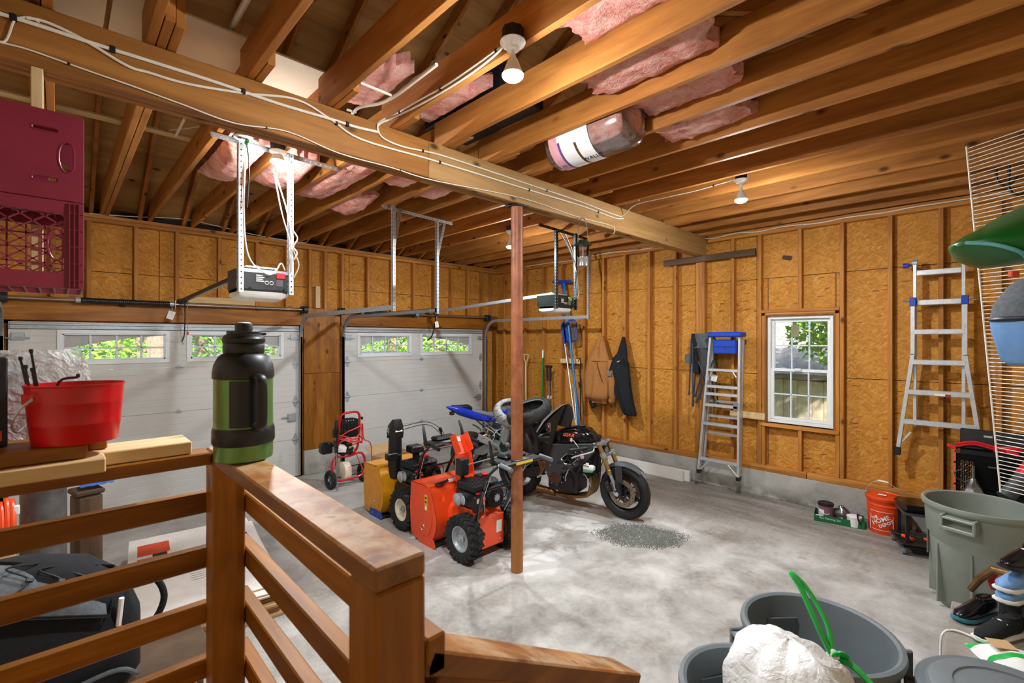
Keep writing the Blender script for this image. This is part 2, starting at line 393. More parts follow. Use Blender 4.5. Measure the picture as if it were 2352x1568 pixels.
plain('green_print', '#8dbb4a', .7); plain('orange_print', '#e2572e', .7); plain('blue_print', '#3d47b0', .7); plain('black_print', '#26252a', .7); plain('grey_print', '#77787c', .7); plain('white_print', '#f4f2ee', .7); plain('pink_print', '#e0a4ab', .7); plain('yellow_print', '#e8c23a', .6); plain('purple_print', '#6a4a86', .7)
plain('column_paint', '#9c5537', .5, var=.16, scale=9); plain('dusty_pink', '#9d6f86', .5); plain('tire_white', '#9a9c9a', .8, var=.2, scale=20); plain('olive_gravel', '#8f928a', .95, var=.35, scale=120)
plain('tar_paper', '#2a2623', .85, var=.2); plain('drywall', '#e6d3b4', .8, var=.05, scale=2)
def column_rust():
    s = NT('column_rusty'); v = s.coord(rand=False); n = s.noise(v, 7, 6, .7); n2 = s.noise(s.coord((40,40,3), rand=False), 1.0, 3)
    sp = s.n('ShaderNodeSeparateXYZ'); s.l(v, sp.inputs[0])
    low = s.math('ADD', s.ramp(sp.outputs[2], [(.0, 1.0), (.85, 0.0)]), s.math('MULTIPLY', s.math('SUBTRACT', n, .5), .8))
    c = s.mix(s.ramp(low, [(.25, 0.0), (.6, 1.0)]), s.ramp(n, [(.35, '#7d4529'), (.5, '#955735'), (.7, '#a86742')]), '#a0662c')
    sc = s.ramp(n2, [(.66, 0.0), (.72, .8)]); c = s.mix(s.math('MULTIPLY', sc, s.ramp(s.noise(v, 3, 3), [(.45, 0.0), (.6, 1.0)])), c, '#d0724c')
    s.base(c); s.set(Roughness=.5)
column_rust()
def pink_insulation():
    s = NT('insulation'); v = s.coord(); n = s.noise(v, 9, 6, .75, .8); n2 = s.noise(v, 45, 4, .7)
    s.base(s.ramp(n, [(.3, '#d8786a'), (.46, '#efa394'), (.64, '#f6cabb')])); s.set(Roughness=1.0); s.b.inputs['Specular IOR Level'].default_value = .05
    s.bump(s.math('ADD', n, s.math('MULTIPLY', n2, .5)), 1.0, .03)
pink_insulation()
def glass(name, tint=(1,1,1,1), gloss=.12, rough=.02):
    s = NT(name); s.t.nodes.remove(s.b); tr = s.n('ShaderNodeBsdfTransparent'); tr.inputs[0].default_value = tint
    gl = s.n('ShaderNodeBsdfGlossy'); gl.inputs['Roughness'].default_value = rough; mx = s.n('ShaderNodeMixShader')
    fr = s.n('ShaderNodeFresnel'); fr.inputs[0].default_value = 1.45
    s.l(s.math('ADD', fr.outputs[0], gloss-.04), mx.inputs[0]); s.l(tr.outputs[0], mx.inputs[1]); s.l(gl.outputs[0], mx.inputs[2]); s.l(mx.outputs[0], s.out.inputs[0])
glass('glass', gloss=.05); glass('lantern_glass', (.93,.93,.93,1), .12); glass('clear_film', (.9,.92,.94,1), .22, .12); glass('bag_film', (.8,.8,.8,1), .25, .25)
def emit(name, col, st):
    s = NT(name); s.b.inputs['Emission Color'].default_value = col; s.b.inputs['Emission Strength'].default_value = st; s.set(Base_Color=(1,1,1,1))
emit('bulb_light', (0.93, 0.97, 1.0, 1), BULB_STRENGTH)
def mesh_cloth():
    s = NT('net_mesh'); s.t.nodes.remove(s.b); v = s.coord((1,1,1)); br = s.n('ShaderNodeTexChecker'); br.inputs['Scale'].default_value = 260; s.l(v, br.inputs['Vector'])
    tr = s.n('ShaderNodeBsdfTransparent'); df = s.n('ShaderNodeBsdfDiffuse'); df.inputs[0].default_value = lin('#5a6672'); mx = s.n('ShaderNodeMixShader')
    s.l(s.math('ADD', s.math('MULTIPLY', br.outputs['Fac'], .35), .45), mx.inputs[0]); s.l(tr.outputs[0], mx.inputs[1]); s.l(df.outputs[0], mx.inputs[2]); s.l(mx.outputs[0], s.out.inputs[0])
mesh_cloth()
def speaker_mesh():
    s = NT('perforated_black'); v = s.coord((1,1,1), rand=False); vo = s.vor(v, 70, rnd=0.0)
    s.base(s.mix(s.math('LESS_THAN', vo.outputs['Distance'], .3), '#1a1b1d', '#55585b')); s.set(Roughness=.5)
speaker_mesh()
def leafy(name, a, b):
    s = NT(name); oi = s.n('ShaderNodeTexCoord'); n = s.noise(oi.outputs['Object'], 3.0, 2); s.base(s.ramp(n, [(.3, a), (.7, b)])); s.set(Roughness=.6)
    s.b.inputs['Transmission Weight'].default_value = 0.0
leafy('leaf_green', '#4f8f1e', '#a3cf4a'); leafy('leaf_dark', '#2f6a18', '#6fa832')
plain('bark', '#7d705f', .95, var=.2, scale=14); plain('driveway', '#cfc4b2', .9, var=.08, scale=2); plain('outside_ground', '#6d8a3c', .95, var=.2, scale=3)
plain('shed_wood', '#d9c6ab', .85, var=.14, scale=5); plain('shed_wood_dark', '#8f8271', .85, var=.15, scale=6); plain('shingle', '#87857f', .9, var=.14, scale=10)
plain('note_paper', '#8d8a68', .8)
plain('counter_wood', '#5d4a3a', .35, var=.18, scale=6)
def worn(name, axis):
    s = NT(name); sc = [1.0,1.0,1.0]; sc[axis] = .15; v = s.coord(tuple(sc), rand=False); n = s.noise(v, 10, 5, .6, .4); u = s.coord(rand=False)
    c = s.ramp(n, [(.35, '#7d4a14'), (.52, '#a5682a'), (.68, '#bd8444')])
    w = s.ramp(s.noise(u, 9, 5, .65, .3), [(.44, 0.0), (.60, .72)]); c = s.mix(w, c, '#b89a76')
    d = s.ramp(s.noise(u, 22, 3, .6), [(.62, 0.0), (.68, .8)]); c = s.mix(d, c, '#6a4a30')
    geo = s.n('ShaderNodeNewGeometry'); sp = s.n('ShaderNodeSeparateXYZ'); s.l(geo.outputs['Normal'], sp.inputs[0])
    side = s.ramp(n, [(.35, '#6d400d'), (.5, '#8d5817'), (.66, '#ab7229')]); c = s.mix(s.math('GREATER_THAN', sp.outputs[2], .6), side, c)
    s.base(c); s.set(Roughness=.45); s.bump(n, .1, .002)
worn('worn_cap', 1); worn('worn_rail', 0)
def print_card():
    s = NT('card_print'); v = s.coord((1,1,1), rand=False); br = s.n('ShaderNodeTexBrick'); br.inputs['Scale'].default_value = 34; s.l(v, br.inputs['Vector'])
    br.inputs[1].default_value = lin('#e9c9c4'); br.inputs[2].default_value = lin('#d99a96'); br.inputs[3].default_value = lin('#6a5050'); s.base(br.outputs['Color']); s.set(Roughness=.6)
print_card()
plain('silver_frame', '#9fa3a6', .4, .6, var=.05); plain('seat_grey', '#70757a', .45, var=.06); plain('tire_dusty', '#2c2d2c', .8, var=.3, scale=12)
def fluid():
    s = NT('bottle_fluid'); v = s.coord(rand=False); sp = s.n('ShaderNodeSeparateXYZ'); s.l(v, sp.inputs[0])
    s.base(s.mix(s.math('LESS_THAN', sp.outputs[2], .543), '#e9ece6', '#6fae8c')); s.set(Roughness=.3)
fluid()
plain('op_green', '#1f2724', .4, var=.1); plain('green_dark2', '#15301f', .4); plain('white_plank', '#e9e5dc', .6, var=.04, scale=3)
plain('grey_wood', '#9a9187', .75, var=.12, scale=9); plain('teal_print', '#2f7f92', .35); plain('wire_white', '#efe9dc', .4, var=.02); plain('green_rim_highlight', '#5fa0a0', .35); plain('blue_rag', '#3d6fc0', .9); plain('dark_steel2', '#6d6b6b', .45, .5, var=.15); glass('bag_cloudy', (.75,.75,.74,1), .30, .35)
def bag_mat():
    s = NT('bag_white'); v = s.coord(rand=False); n = s.noise(v, 28, 4, .6, .6); n2 = s.noise(v, 9, 3, .6, 1.2); s.base(s.ramp(n2, [(.35, '#e2e1df'), (.65, '#f2f1ef')])); s.set(Roughness=.36); s.bump(s.math('ADD', n, n2), .55, .02)
bag_mat()
plain('can_olive', '#868d83', .45, var=.06, scale=4)
def film_white():
    s = NT('film_white'); v = s.coord(rand=False); n = s.noise(v, 22, 4, .6, .8); s.base(s.ramp(n, [(.3, '#cfd4d8'), (.7, '#f4f6f7')])); s.set(Roughness=.18); s.l(s.ramp(n, [(.35, .35), (.6, .75)]), s.b.inputs['Alpha']); s.bump(n, .8, .02)
film_white()
# ---------------------------------------------------------------- the building
XL, XR, YB, YF = -0.95, 6.46, -1.45, 7.11       # inner faces of the framing
ZJ = 3.42                                        # top of plates / underside of joists
SL = 0.52                                        # roof slope
rnd = random.Random(7)
def board(name, lo, hi, mat, parent, c=.003):
    return MB().box(lo, hi, c).build(name, mat, parent, smooth=0)

floor = mark(MB().box((XL-.1, YB-.1, -.15), (XR+.2, YF+.02, 0)).build('floor', 'concrete_floor', smooth=0), 'stained grey concrete garage floor slab', 'floor')

# right wall: footing, plates, studs, sheathing around the window opening
wr = struct('wall_right', 'bare stud wall sheathed in oriented strand board with a small window', 'wall')
MB().box((XR, YB, 0), (XR+.2, YF+.2, .325), .006).build('foundation', 'concrete_wall', wr, smooth=0)
for i, (a, b) in enumerate(((YB, 1.6), (1.6, 4.7), (4.7, YF))):
    board('bottom_plate', (XR+.0, a+.003, .325), (XR+.09, b-.003, .363), 'lumber_y', wr)
    board('bottom_plate', (XR+.0, a+.003, .363), (XR+.09, b-.003, .401), 'lumber_y', wr)
for (a, b) in ((YB, 2.80), (2.99, YF)):
    board('top_plate', (XR, a, 3.335), (XR+.09, b, 3.377), 'lumber_y', wr)
    board('top_plate', (XR, a, 3.379), (XR+.09, b, ZJ), 'lumber_y', wr)
WY0, WY1, WZ0, WZ1 = 1.335, 2.046, .955, 2.29
def stud_r(y, z0=.401, z1=3.335): board('stud', (XR, y-.02, z0), (XR+.088, y+.02, z1), 'lumber_z', wr)
for y in (6.93, 6.34, 5.87, 5.42, 4.93, 4.53, 4.126, 3.70, 3.277, 2.466, 2.13, 1.252, .817, .41, 0.0, -.41, -.82, -1.23): stud_r(y)
for y in (2.86, 2.90, 2.94): stud_r(y, .401, 3.155)
for y in (2.085, 1.295): stud_r(y, .401, 2.30)            # jack studs beside the window
stud_r(1.675, 2.376, 3.335); stud_r(1.675, .401, .90)     # cripples
board('window_header', (XR, 1.275, 2.335), (XR+.088, 2.11, 2.375), 'lumber_y', wr)
board('window_header', (XR, 1.315, 2.296), (XR+.088, 2.066, 2.333), 'lumber_y', wr)
board('window_sill_plate', (XR-.012, 1.275, .90), (XR+.088, 2.11, .94), 'lumber_y', wr)
def osb_r(y0, y1, z0, z1): MB().box((XR+.09, y0+.0035, z0+.0035), (XR+.102, y1-.0035, z1-.0035)).build('osb_panel', 'osb', wr, smooth=0)
ys = [YB-.1, -.25, 2.19, 4.63, YF+.12]
for a, b in zip(ys, ys[1:]):
    for z0, z1 in ((.326, 1.553), (1.553, 2.78), (2.78, 3.75)):
        if a < WY0 < b and z0 < 2.0:
            osb_r(a, WY0-.01, z0, z1); osb_r(WY1+.01, b, z0, z1)
            osb_r(WY0-.01, WY1+.01, *((z0, WZ0-.03) if z0 < 1 else (WZ1+.03, z1)))
        else: osb_r(a, b, z0, z1)
YR = (YF+YB)/2; ZR = ZJ + .03 + SL*(YF-YR)                 # ridge
def gable(x0, x1, parent, mat='osb'):
    m = Matrix(((0,0,1,0),(1,0,0,0),(0,1,0,0),(0,0,0,1)))   # prism (x,y)->(Y,Z), z->X
    MB().prism([(YB-.3, 3.752), (YF+.3, 3.752), (YR, ZR+.25)], x0, x1, m).build('gable_sheathing', mat, parent, smooth=0)
gable(XR+.09, XR+.102, wr)
for y in [YB+.3+.42*i for i in range(20)]:
    zt = ZJ + SL*min(YF-y, y-YB) - .02
    if zt > ZJ+.1: board('gable_stud', (XR+.01, y-.02, ZJ+.001), (XR+.088, y+.02, zt), 'joist_z', wr)

# front wall with the two garage doors
wf = struct('wall_front', 'garage door wall with wooden headers, studs and strand board above', 'wall')
D1, D2, DZ = (-.37, 2.53), (3.215, 6.04), 2.19
MB().box((2.60, YF-.03, 0), (3.15, YF+.2, .36), .006).build('foundation', 'concrete_wall', wf, smooth=0)
MB().box((XL, YF-.0, 0), (-.45, YF+.2, .36), .006).build('foundation', 'concrete_wall', wf, smooth=0)
MB().box((6.10, YF-.0, 0), (XR, YF+.2, .33), .006).build('foundation', 'concrete_wall', wf, smooth=0)
for a, b in ((XL, 3.0), (3.0, XR)):
    board('top_plate', (a, YF, 3.335), (b, YF+.09, 3.377), 'lumber_x', wf); board('top_plate', (a, YF, 3.379), (b, YF+.09, ZJ), 'lumber_x', wf)
board('header', (XL, YF-.005, 2.205), (2.60, YF+.12, 2.46), 'stain_x', wf); board('header', (3.17, YF-.005, 2.205), (XR, YF+.12, 2.46), 'stain_x', wf)
for x in (-.80, -.45, -.04, .25, .67, 1.07, 1.53, 1.98, 2.37, 2.70, 2.93, 3.20, 3.63, 4.07, 4.49, 4.92, 5.30, 5.70, 6.06, 6.30):
    board('stud', (x-.02, YF, 2.462), (x+.02, YF+.088, 3.334), 'lumber_z', wf)
for x in (-.43, -.47, 2.575, 3.175, 6.10, 6.14, 6.40): board('jamb_stud', (x-.019, YF-.004, .0 if abs(x-2.575) < .01 or abs(x-3.175) < .01 else .33), (x+.019, YF+.086, 2.204), 'stain_z', wf)
for z0, z1 in ((.362, 1.49), (1.494, 2.46)):
    MB().box((2.60, YF-.012, z0), (3.15, YF, z1), .002).build('plywood_panel', 'stain_z', wf, smooth=0)
MB().box((6.16, YF+.089, .33), (XR+.1, YF+.1, 3.4)).build('osb_panel', 'osb', wf, smooth=0); MB().box((XL, YF+.089, .36), (-.49, YF+.1, 2.2)).build('osb_panel', 'osb', wf, smooth=0)
for a, b in ((XL, .9), (.9, 3.34), (3.34, 5.78), (5.78, 6.16)):
    for z0, z1 in ((2.205, 2.78), (2.78, 3.42)):
        MB().box((a+.0035, YF+.09, z0+.0035), (b-.0035, YF+.102, z1-.0035)).build('osb_panel', 'osb', wf, smooth=0)
board('scrap_board', (1.17, YF-.02, 2.462), (1.95, YF-.001, 2.545), 'pale_x', wf); board('scrap_board', (2.78, YF-.001, 2.47), (2.85, YF+.08, 2.80), 'pale_z', wf)

# unseen outer backing, added to stop light leaking through the sheathing joints
sd = MB(); x0, x1 = XR+.103, XR+.13
for a, b, c, d in ((YB-.2, WY0-.005, -.1, 3.8), (WY1+.005, YF+.2, -.1, 3.8), (WY0-.006, WY1+.006, -.1, WZ0-.005), (WY0-.006, WY1+.006, WZ1+.005, 3.8)): sd.box((x0, a, c), (x1, b, d))
sd.build('leak_backing', 'tar_paper', wr, smooth=0)
sd = MB(); y0, y1 = YF+.121, YF+.15
for a, b, c, d in ((XL-.2, D1[0]+.02, -.1, 3.5), (D1[1]-.02, D2[0]+.02, -.1, 3.5), (D2[1]-.02, XR+.15, -.1, 3.5), (D1[0], D1[1], DZ-.02, 3.5), (D2[0], D2[1], DZ-.02, 3.5)): sd.box((a, y0, c), (b, y1, d))
sd.build('leak_backing', 'tar_paper', wf, smooth=0)
for a, b in (D1, D2):
    MB().box((a-.03, YF+.036, 0), (a+.02, YF+.121, DZ+.02)).box((b-.02, YF+.036, 0), (b+.03, YF+.121, DZ+.02)).box((a-.03, YF+.036, DZ-.02), (b+.03, YF+.121, DZ+.03)).build('door_stop', 'stain_z', wf, smooth=0)
    MB().box((a-.03, YF-.01, -.005), (b+.03, YF+.04, .011)).build('threshold_seal', 'rubber', wf, smooth=0)

# walls behind the camera
wl = struct('wall_left', 'plain boarded garage wall on the house side', 'wall')
MB().box((XL-.1, YB-.1, 0), (XL, YF+.1, ZJ)).build('wall_board', 'drywall', wl, smooth=0); gable(XL-.1, XL, wl, 'ply_z')
MB().box((XL-.1, YB-.1, ZJ), (XL, YF+.1, 3.76)).build('wall_board', 'ply_z', wl, smooth=0)
wb = mark(MB().box((XL-.1, YB-.1, 0), (XR+.1, YB, ZJ+.1)).build('wall_back', 'drywall', smooth=0), 'plain boarded back wall behind the landing', 'wall')

# main carrying beam and its steel column
bmr = struct('ceiling_beam', 'long built-up timber beam carrying the ceiling joists', 'beam')
for i, y in enumerate((2.825, 2.872, 2.919)):
    for a, b in ((XL, 1.905), (1.907, XR-.002)) if i != 1 else ((XL, 3.3), (3.302, XR-.002)):
        board('ply', (a, y, 3.155 + .004*(i == 1)), (b, y+.045, ZJ-.004), 'beam_x' if a < 1 else 'beam_grey_x', bmr, .005)
col = struct('support_column', 'round rust-brown steel column standing under the beam', 'column')
MB().lathe([(.0525, 0), (.0525, 3.14)], 32).build('pipe', 'column_rusty', col, loc=(2.853, 2.893, 0))
MB().box((-.075, -.075, 3.14), (.075, .075, 3.154), .003).build('cap_plate', 'dark_steel', col, loc=(2.853, 2.893, 0))

# ceiling joists, rafters, roof boards
ce = struct('ceiling', 'open timber ceiling of joists below a raftered roof', 'ceiling')
JX = [-.57 + .435*i for i in range(17) if -.57+.435*i < 6.43]
JX = [x for x in JX if x > -.1] ; JX = [-.135] + JX
near = MB().box((0, YB, ZJ), (.038, 2.955, ZJ+.205), .003); nme = None
for k, x in enumerate(JX):
    if nme is None: o = near.build('joist', 'joist_y', ce, smooth=0); nme = o.data
    else: o = link('joist', nme, ce)
    o.location.x = x
far = MB().box((0, 2.60, ZJ), (.038, YF+.085, ZJ+.205), .003); fme = None
for k, x in enumerate(JX):
    if fme is None: o = far.build('joist', 'joist_y', ce, smooth=0); fme = o.data
    else: o = link('joist', fme, ce)
    o.location.x = x + .042; o.location.y = rnd.uniform(-.05, .05)
    if k in (0, 1): q = link('joist', fme, ce); q.location.x = x + .084; q.location.y = -.012
def rafter(x, front=True):
    s = 1 if front else -1; y0 = YF+.35 if front else YB-.35
    a = (0, y0, ZJ + .10 - SL*.35); b = (0, YR + s*.02, ZJ + .10 + SL*(YF-YR-.02))
    return MB().bar(a, b, .038, .14, (0, 0, 1), .003)
for fr in (True, False):
    me = None
    for x in [q - .03 for q in JX]:
        if me is None: o = rafter(0, fr).build('rafter', 'joist_y', ce, smooth=0); me = o.data
        else: o = link('rafter', me, ce)
        o.location.x = x
board('ridge_board', (XL, YR-.019, ZR-.16), (XR+.09, YR+.019, ZR+.12), 'joist_x', ce)
for s, y0 in ((1, YF+.35), (-1, YB-.35)):
    n = 4
    for i in range(n):
        for j in range(3):
            f0, f1 = i/n, (i+1)/n
            ya, yb_ = y0 + (YR-y0)*f0, y0 + (YR-y0)*f1
            za = lambda y: ZJ + .10 + .085 + SL*((YF-y) if s > 0 else (y-YB))
            x0, x1 = XL-.2 + j*2.5, XL-.2 + (j+1)*2.5
            vs = [(x0+.002, ya, za(ya)), (x1-.002, ya, za(ya)), (x1-.002, yb_, za(yb_)), (x0+.002, yb_, za(yb_))]
            vs += [(p[0], p[1], p[2]+.012) for p in vs]
            mb = MB().add(vs, [(0,3,2,1),(4,5,6,7),(0,1,5,4),(1,2,6,5),(2,3,7,6),(3,0,4,7)])
            mb.build('roof_panel', 'ply_x', ce, smooth=0)
mb = MB()
for s, y0 in ((1, YF+.4), (-1, YB-.4)):                    # roofing over the boards, keeps daylight out
    za = lambda y: ZJ + .21 + SL*((YF-y) if s > 0 else (y-YB))
    vs = [(XL-.3, y0, za(y0)), (XR+.3, y0, za(y0)), (XR+.3, YR, za(YR)), (XL-.3, YR, za(YR))]; vs += [(p[0], p[1], p[2]+.02) for p in vs]
    mb.add(vs, [(0,3,2,1),(4,5,6,7),(0,1,5,4),(1,2,6,5),(2,3,7,6),(3,0,4,7)])
mb.build('roofing', 'tar_paper', ce, smooth=0)
mb = MB().box((XL-.2, YF+.10, ZJ-.12), (XR+.2, YF+.36, ZJ-.1)).box((XL-.2, YF+.34, ZJ-.12), (XR+.2, YF+.36, ZJ+.06))
mb.box((XL-.2, YB-.36, ZJ-.12), (XR+.2, YB-.1, ZJ-.1)).box((XL-.2, YB-.36, ZJ-.12), (XR+.2, YB-.34, ZJ+.06)).build('eaves_soffit', 'tar_paper', ce, smooth=0)
board('strap_board', (-.3, 4.55, ZJ+.206), (1.14, 4.64, ZJ+.225), 'pale_x', ce)
# loose white sheets lying on the joists above the beam
for i, (x0, x1) in enumerate(((-.9, .17), (.19, .86), (.88, 1.26))):
    o = tag(MB().box((x0, 2.80 + .03*i, ZJ+.207), (x1, 4.0, ZJ+.219), .001).build('drywall_sheet', 'drywall', smooth=0),
        ('white sheet lying on the joists nearest the crates', 'white sheet on the joists, middle one above the beam', 'short white sheet on the joists, nearest the hanging wire')[i], 'drywall', 'white sheets lying on joists above the beam')

# ---------------------------------------------------------------- garage doors
def garage_door(name, label, X0, X1, wins, slide):
    d = struct(name, label, 'garage door'); zz = [0.012, .55, 1.10, 1.65, DZ]
    yi = YF - .012
    for i in range(4):
        z0, z1 = zz[i]+.002, zz[i+1]-.002
        prof = [(yi+.045, z0), (yi+.045, z1), (yi, z1)]; n = 7; z = z1
        zs = [z1 - (z1-z0)*k/n for k in range(1, n)]
        for zz_ in zs: prof += [(yi, zz_+.004), (yi+.0025, zz_), (yi, zz_-.004)]
        prof += [(yi, z0)]
        m = Matrix(((0,0,1,0),(1,0,0,0),(0,1,0,0),(0,0,0,1)))
        if i < 3 or not wins:
            sec = MB().prism(prof, X0, X1, m).build('section', 'door_white', d, smooth=0)
        else:
            wz0, wz1 = 1.76, 2.06; mb = MB(); xs = [X0] + [q for w in wins for q in w] + [X1]
            for a, b in zip(xs[0::2], xs[1::2]): mb.prism(prof, a, b, m)
            for a, b in wins:
                mb.prism([(yi, z0), (yi+.045, z0), (yi+.045, wz0), (yi, wz0)], a, b, m); mb.prism([(yi, wz1), (yi+.045, wz1), (yi+.045, z1), (yi, z1)], a, b, m)
            sec = mb.build('section', 'door_white', d, smooth=0)
            for k, (a, b) in enumerate(wins):
                fr = MB(); t = .045
                fr.box((a-t, yi-.012, wz0-t), (b+t, yi, wz0), .003).box((a-t, yi-.012, wz1), (b+t, yi, wz1+t), .003).box((a-t, yi-.012, wz0), (a, yi, wz1), .003).box((b, yi-.012, wz0), (b+t, yi, wz1), .003)
                f = fr.build('window_frame', 'trim_white', d, smooth=0)
                l = MB(); l.box((a, yi-.004, wz0), (b, yi+.05, wz0+.018)).box((a, yi-.004, wz1-.012), (b, yi+.05, wz1)).box((a, yi-.004, wz0), (a+.014, yi+.05, wz1)).box((b-.014, yi-.004, wz0), (b, yi+.05, wz1))
                l.build('frame_lining', 'vinyl_blue_white', f, smooth=0)
                zc = wz0 + .47*(wz1-wz0)
                for q in range(1, 4): x = a+(b-a)*q/4; MB().box((x-.011, yi+.012, wz0+.018), (x+.011, yi+.03, wz1-.012), .003).build('muntin', 'vinyl_blue_white', f, smooth=0)
                MB().box((a+.014, yi+.012, zc-.009), (b-.014, yi+.03, zc+.009), .003).build('muntin', 'vinyl_blue_white', f, smooth=0)
                N = 12; lo = []
                for q in range(N+1):
                    s_ = q/N if k == 0 else 1-q/N                # arched head shared by the pair of windows
                    lo.append((a+(b-a)*q/N, wz1 - .012 - (.155*(1-s_)**1.6 + .004)))
                MB().prism([(a, wz1-.01)] + lo + [(b, wz1-.01)], -(yi+.028), -(yi+.034), Matrix(((1,0,0,0),(0,0,-1,0),(0,1,0,0),(0,0,0,1)))).build('arch_insert', 'door_white', f, smooth=0)
                MB().box((a+.005, yi+.020, wz0+.01), (b-.005, yi+.024, wz1-.005)).build('pane', 'glass', f, smooth=0)
    MB().box((X0+.01, yi-.03, DZ-.075), (X1-.01, yi, DZ-.06), .002).box((X0+.01, yi-.03, DZ-.035), (X1-.01, yi, DZ-.02), .002).box((X0+.01, yi-.012, DZ-.075), (X1-.01, yi, DZ-.01), .002).build('stiffener', 'galv', d, smooth=0)
    # hinges along the section joints
    h = MB(); h.prism([(-.028, .0), (-.02, .03), (-.006, .062), (.006, .062), (.02, .03), (.028, 0), (.02, -.03), (.006, -.062), (-.006, -.062), (-.02, -.03)], 0, .003, Matrix(((1,0,0,0),(0,0,-1,0),(0,1,0,0),(0,0,0,1))))
    h.cyl((-.03, -.008, 0), (.034, -.008, 0), .008, 10); hme = None
    for z in zz[1:4]:
        for x, sc in ((X0+.05, 1), ((X0+X1)/2, .62), (X1-.05, 1)):
            if hme is None: o = h.build('hinge', 'galv', d); hme = o.data
            else: o = link('hinge', hme, d)
            o.location = (x, yi-.001, z); o.scale = (sc*1.4, 1, sc*1.4) if sc == 1 else (1.35, 1, .5)
    for x in (X0+.07, X1-.07):
        MB().box((x-.05, yi-.012, 1.985), (x+.05, yi, 2.07), .003).box((x-.06, yi-.03, 2.005), (x+.06, yi-.012, 2.022), .003).cyl((x-.09, yi-.02, 2.014), (x+.09, yi-.02, 2.014), .007, 8).build('top_bracket', 'galv', d)
    if slide:
        MB().box((X1-.16, yi-.035, .82), (X1-.05, yi, .93), .006).box((X1-.24, yi-.02, .865), (X1-.16, yi-.008, .89), .003).build('slide_latch', 'galv', d, smooth=0)
    return d
win_px = lambda a, b: (onY(a, 790, YF).x, onY(b, 790, YF).x)
d1 = garage_door('door_1', 'wide white sectional garage door behind the green bottle', *D1, [(.035, .945), (1.21, 2.275)], True)
d2 = garage_door('door_2', 'white sectional garage door beside the motorcycles', *D2, [(3.47, 4.38), (4.64, 5.72)], True)
# tracks: vertical run, curve, horizontal run towards the camera
def track(parent, x, y_end, zh=2.30, face=1):
    yv = YF - .055; r = .30; P = [(x, yv, .03), (x, yv, zh-r)]
    P += [(x, yv - r + r*math.cos(R_(a)), zh - r + r*math.sin(R_(a))) for a in range(10, 91, 10)]
    P += [(x, y_end, zh)]
    mb = MB(); w = .052
    Pv = [Vector(p) for p in P]; rows = []
    for i, p in enumerate(Pv):
        t = ((Pv[min(i+1, len(Pv)-1)] - Pv[max(i-1, 0)])).normalized(); n = Vector((1,0,0)).cross(t)   # n points across the track
        rows.append([p + n*(-w/2) + Vector((face*.016,0,0)), p + n*(-w/2), p + n*(w/2), p + n*(w/2) + Vector((face*.026,0,0))])
    k = 4; vs = [v for r_ in rows for v in r_]; vs2 = []
    for r_ in rows: vs2 += [r_[0]+Vector((0,0,0)), r_[1]+Vector((-face*.0025,0,0)), r_[2]+Vector((-face*.0025,0,0)), r_[3]]
    n0 = len(vs); fs = []
    for i in range(len(rows)-1):
        for j in range(3):
            a = i*k+j; b = a+k; fs.append((a, a+1, b+1, b)); fs.append((n0+a, n0+b, n0+b+1, n0+a+1))
    mb.add(vs+vs2, fs)
    return mb.build('track', 'galv', parent, smooth=40)
def angle_bar(mb, a, b, w=.032, t=.003, d1=(1,0,0), d2=(0,1,0)):
    a, b, d1, d2 = map(Vector, (a, b, d1, d2)); u = b-a
    for d, e in ((d1, d2), (d2, d1)):
        vs = [a, a+d*w, a+d*w+e*t, a+e*t]; vs = vs + [v+u for v in vs]
        mb.add(vs, [(0,1,2,3),(4,7,6,5),(0,4,5,1),(1,5,6,2),(2,6,7,3),(3,7,4,0)])
    return mb
def holes(mb, a, b, n, r, nrm, off=(0,0,0)):
    """row of punched holes shown as short dark studs set in a metal strip"""
    a, b = Vector(a)+Vector(off), Vector(b)+Vector(off); nv = Vector(nrm)
    for i in range(n):
        p = a.lerp(b, (i+.5)/n); mb.cyl(p, p+nv, r, 6)
    return mb
t1 = track(d1, 2.53, onX(908, 706, 2.56).y, 2.335, 1); t0 = track(d1, -.40, 4.4, 2.335, -1)
t2 = track(d2, 3.19, onX(1003, 712, 3.19).y, 2.34, -1); t3 = track(d2, 6.085, onX(1352, 727, 6.085).y, 2.36, 1)
# ---------------------------------------------------------------- window in the right wall
w1 = struct('window_1', 'white vinyl double-hung window with twelve panes, shed outside', 'window')
fx = XR + .035
def rectframe(mb, x0, x1, y0, y1, z0, z1, t, c=.003):
    mb.box((x0, y0, z0), (x1, y0+t, z1), c).box((x0, y1-t, z0), (x1, y1, z1), c).box((x0, y0+t, z0), (x1, y1-t, z0+t), c).box((x0, y0+t, z1-t), (x1, y1-t, z1), c); return mb
rectframe(MB(), fx, fx+.085, WY0, WY1, WZ0, WZ1, .038).build('frame', 'trim_white', w1, smooth=0)
rectframe(MB(), XR-.004, XR+.03, WY0-.022, WY1+.022, WZ0-.03, WZ1+.02, .02).build('buck_frame', 'stain_z', w1, smooth=0)
ZM = 1.615
for nm, z0, z1, x in (('upper_sash', ZM-.02, WZ1-.04, fx+.045), ('lower_sash', WZ0+.04, ZM+.022, fx+.012)):
    s_ = rectframe(MB(), x, x+.03, WY0+.036, WY1-.036, z0, z1, .036).build(nm, 'trim_white', w1, smooth=0)
    a, b = WY0+.072, WY1-.072; c, d = z0+.036, z1-.036
    MB().box((x+.013, a, c), (x+.017, b, d)).build('pane', 'glass', s_, smooth=0)
    for q in (1, 2): y = a+(b-a)*q/3; MB().box((x+.006, y-.008, c), (x+.024, y+.008, d), .002).build('muntin', 'vinyl_blue_white', s_, smooth=0)
    z = (c+d)/2; MB().box((x+.006, a, z-.008), (x+.024, b, z+.008), .002).build('muntin', 'vinyl_blue_white', s_, smooth=0)
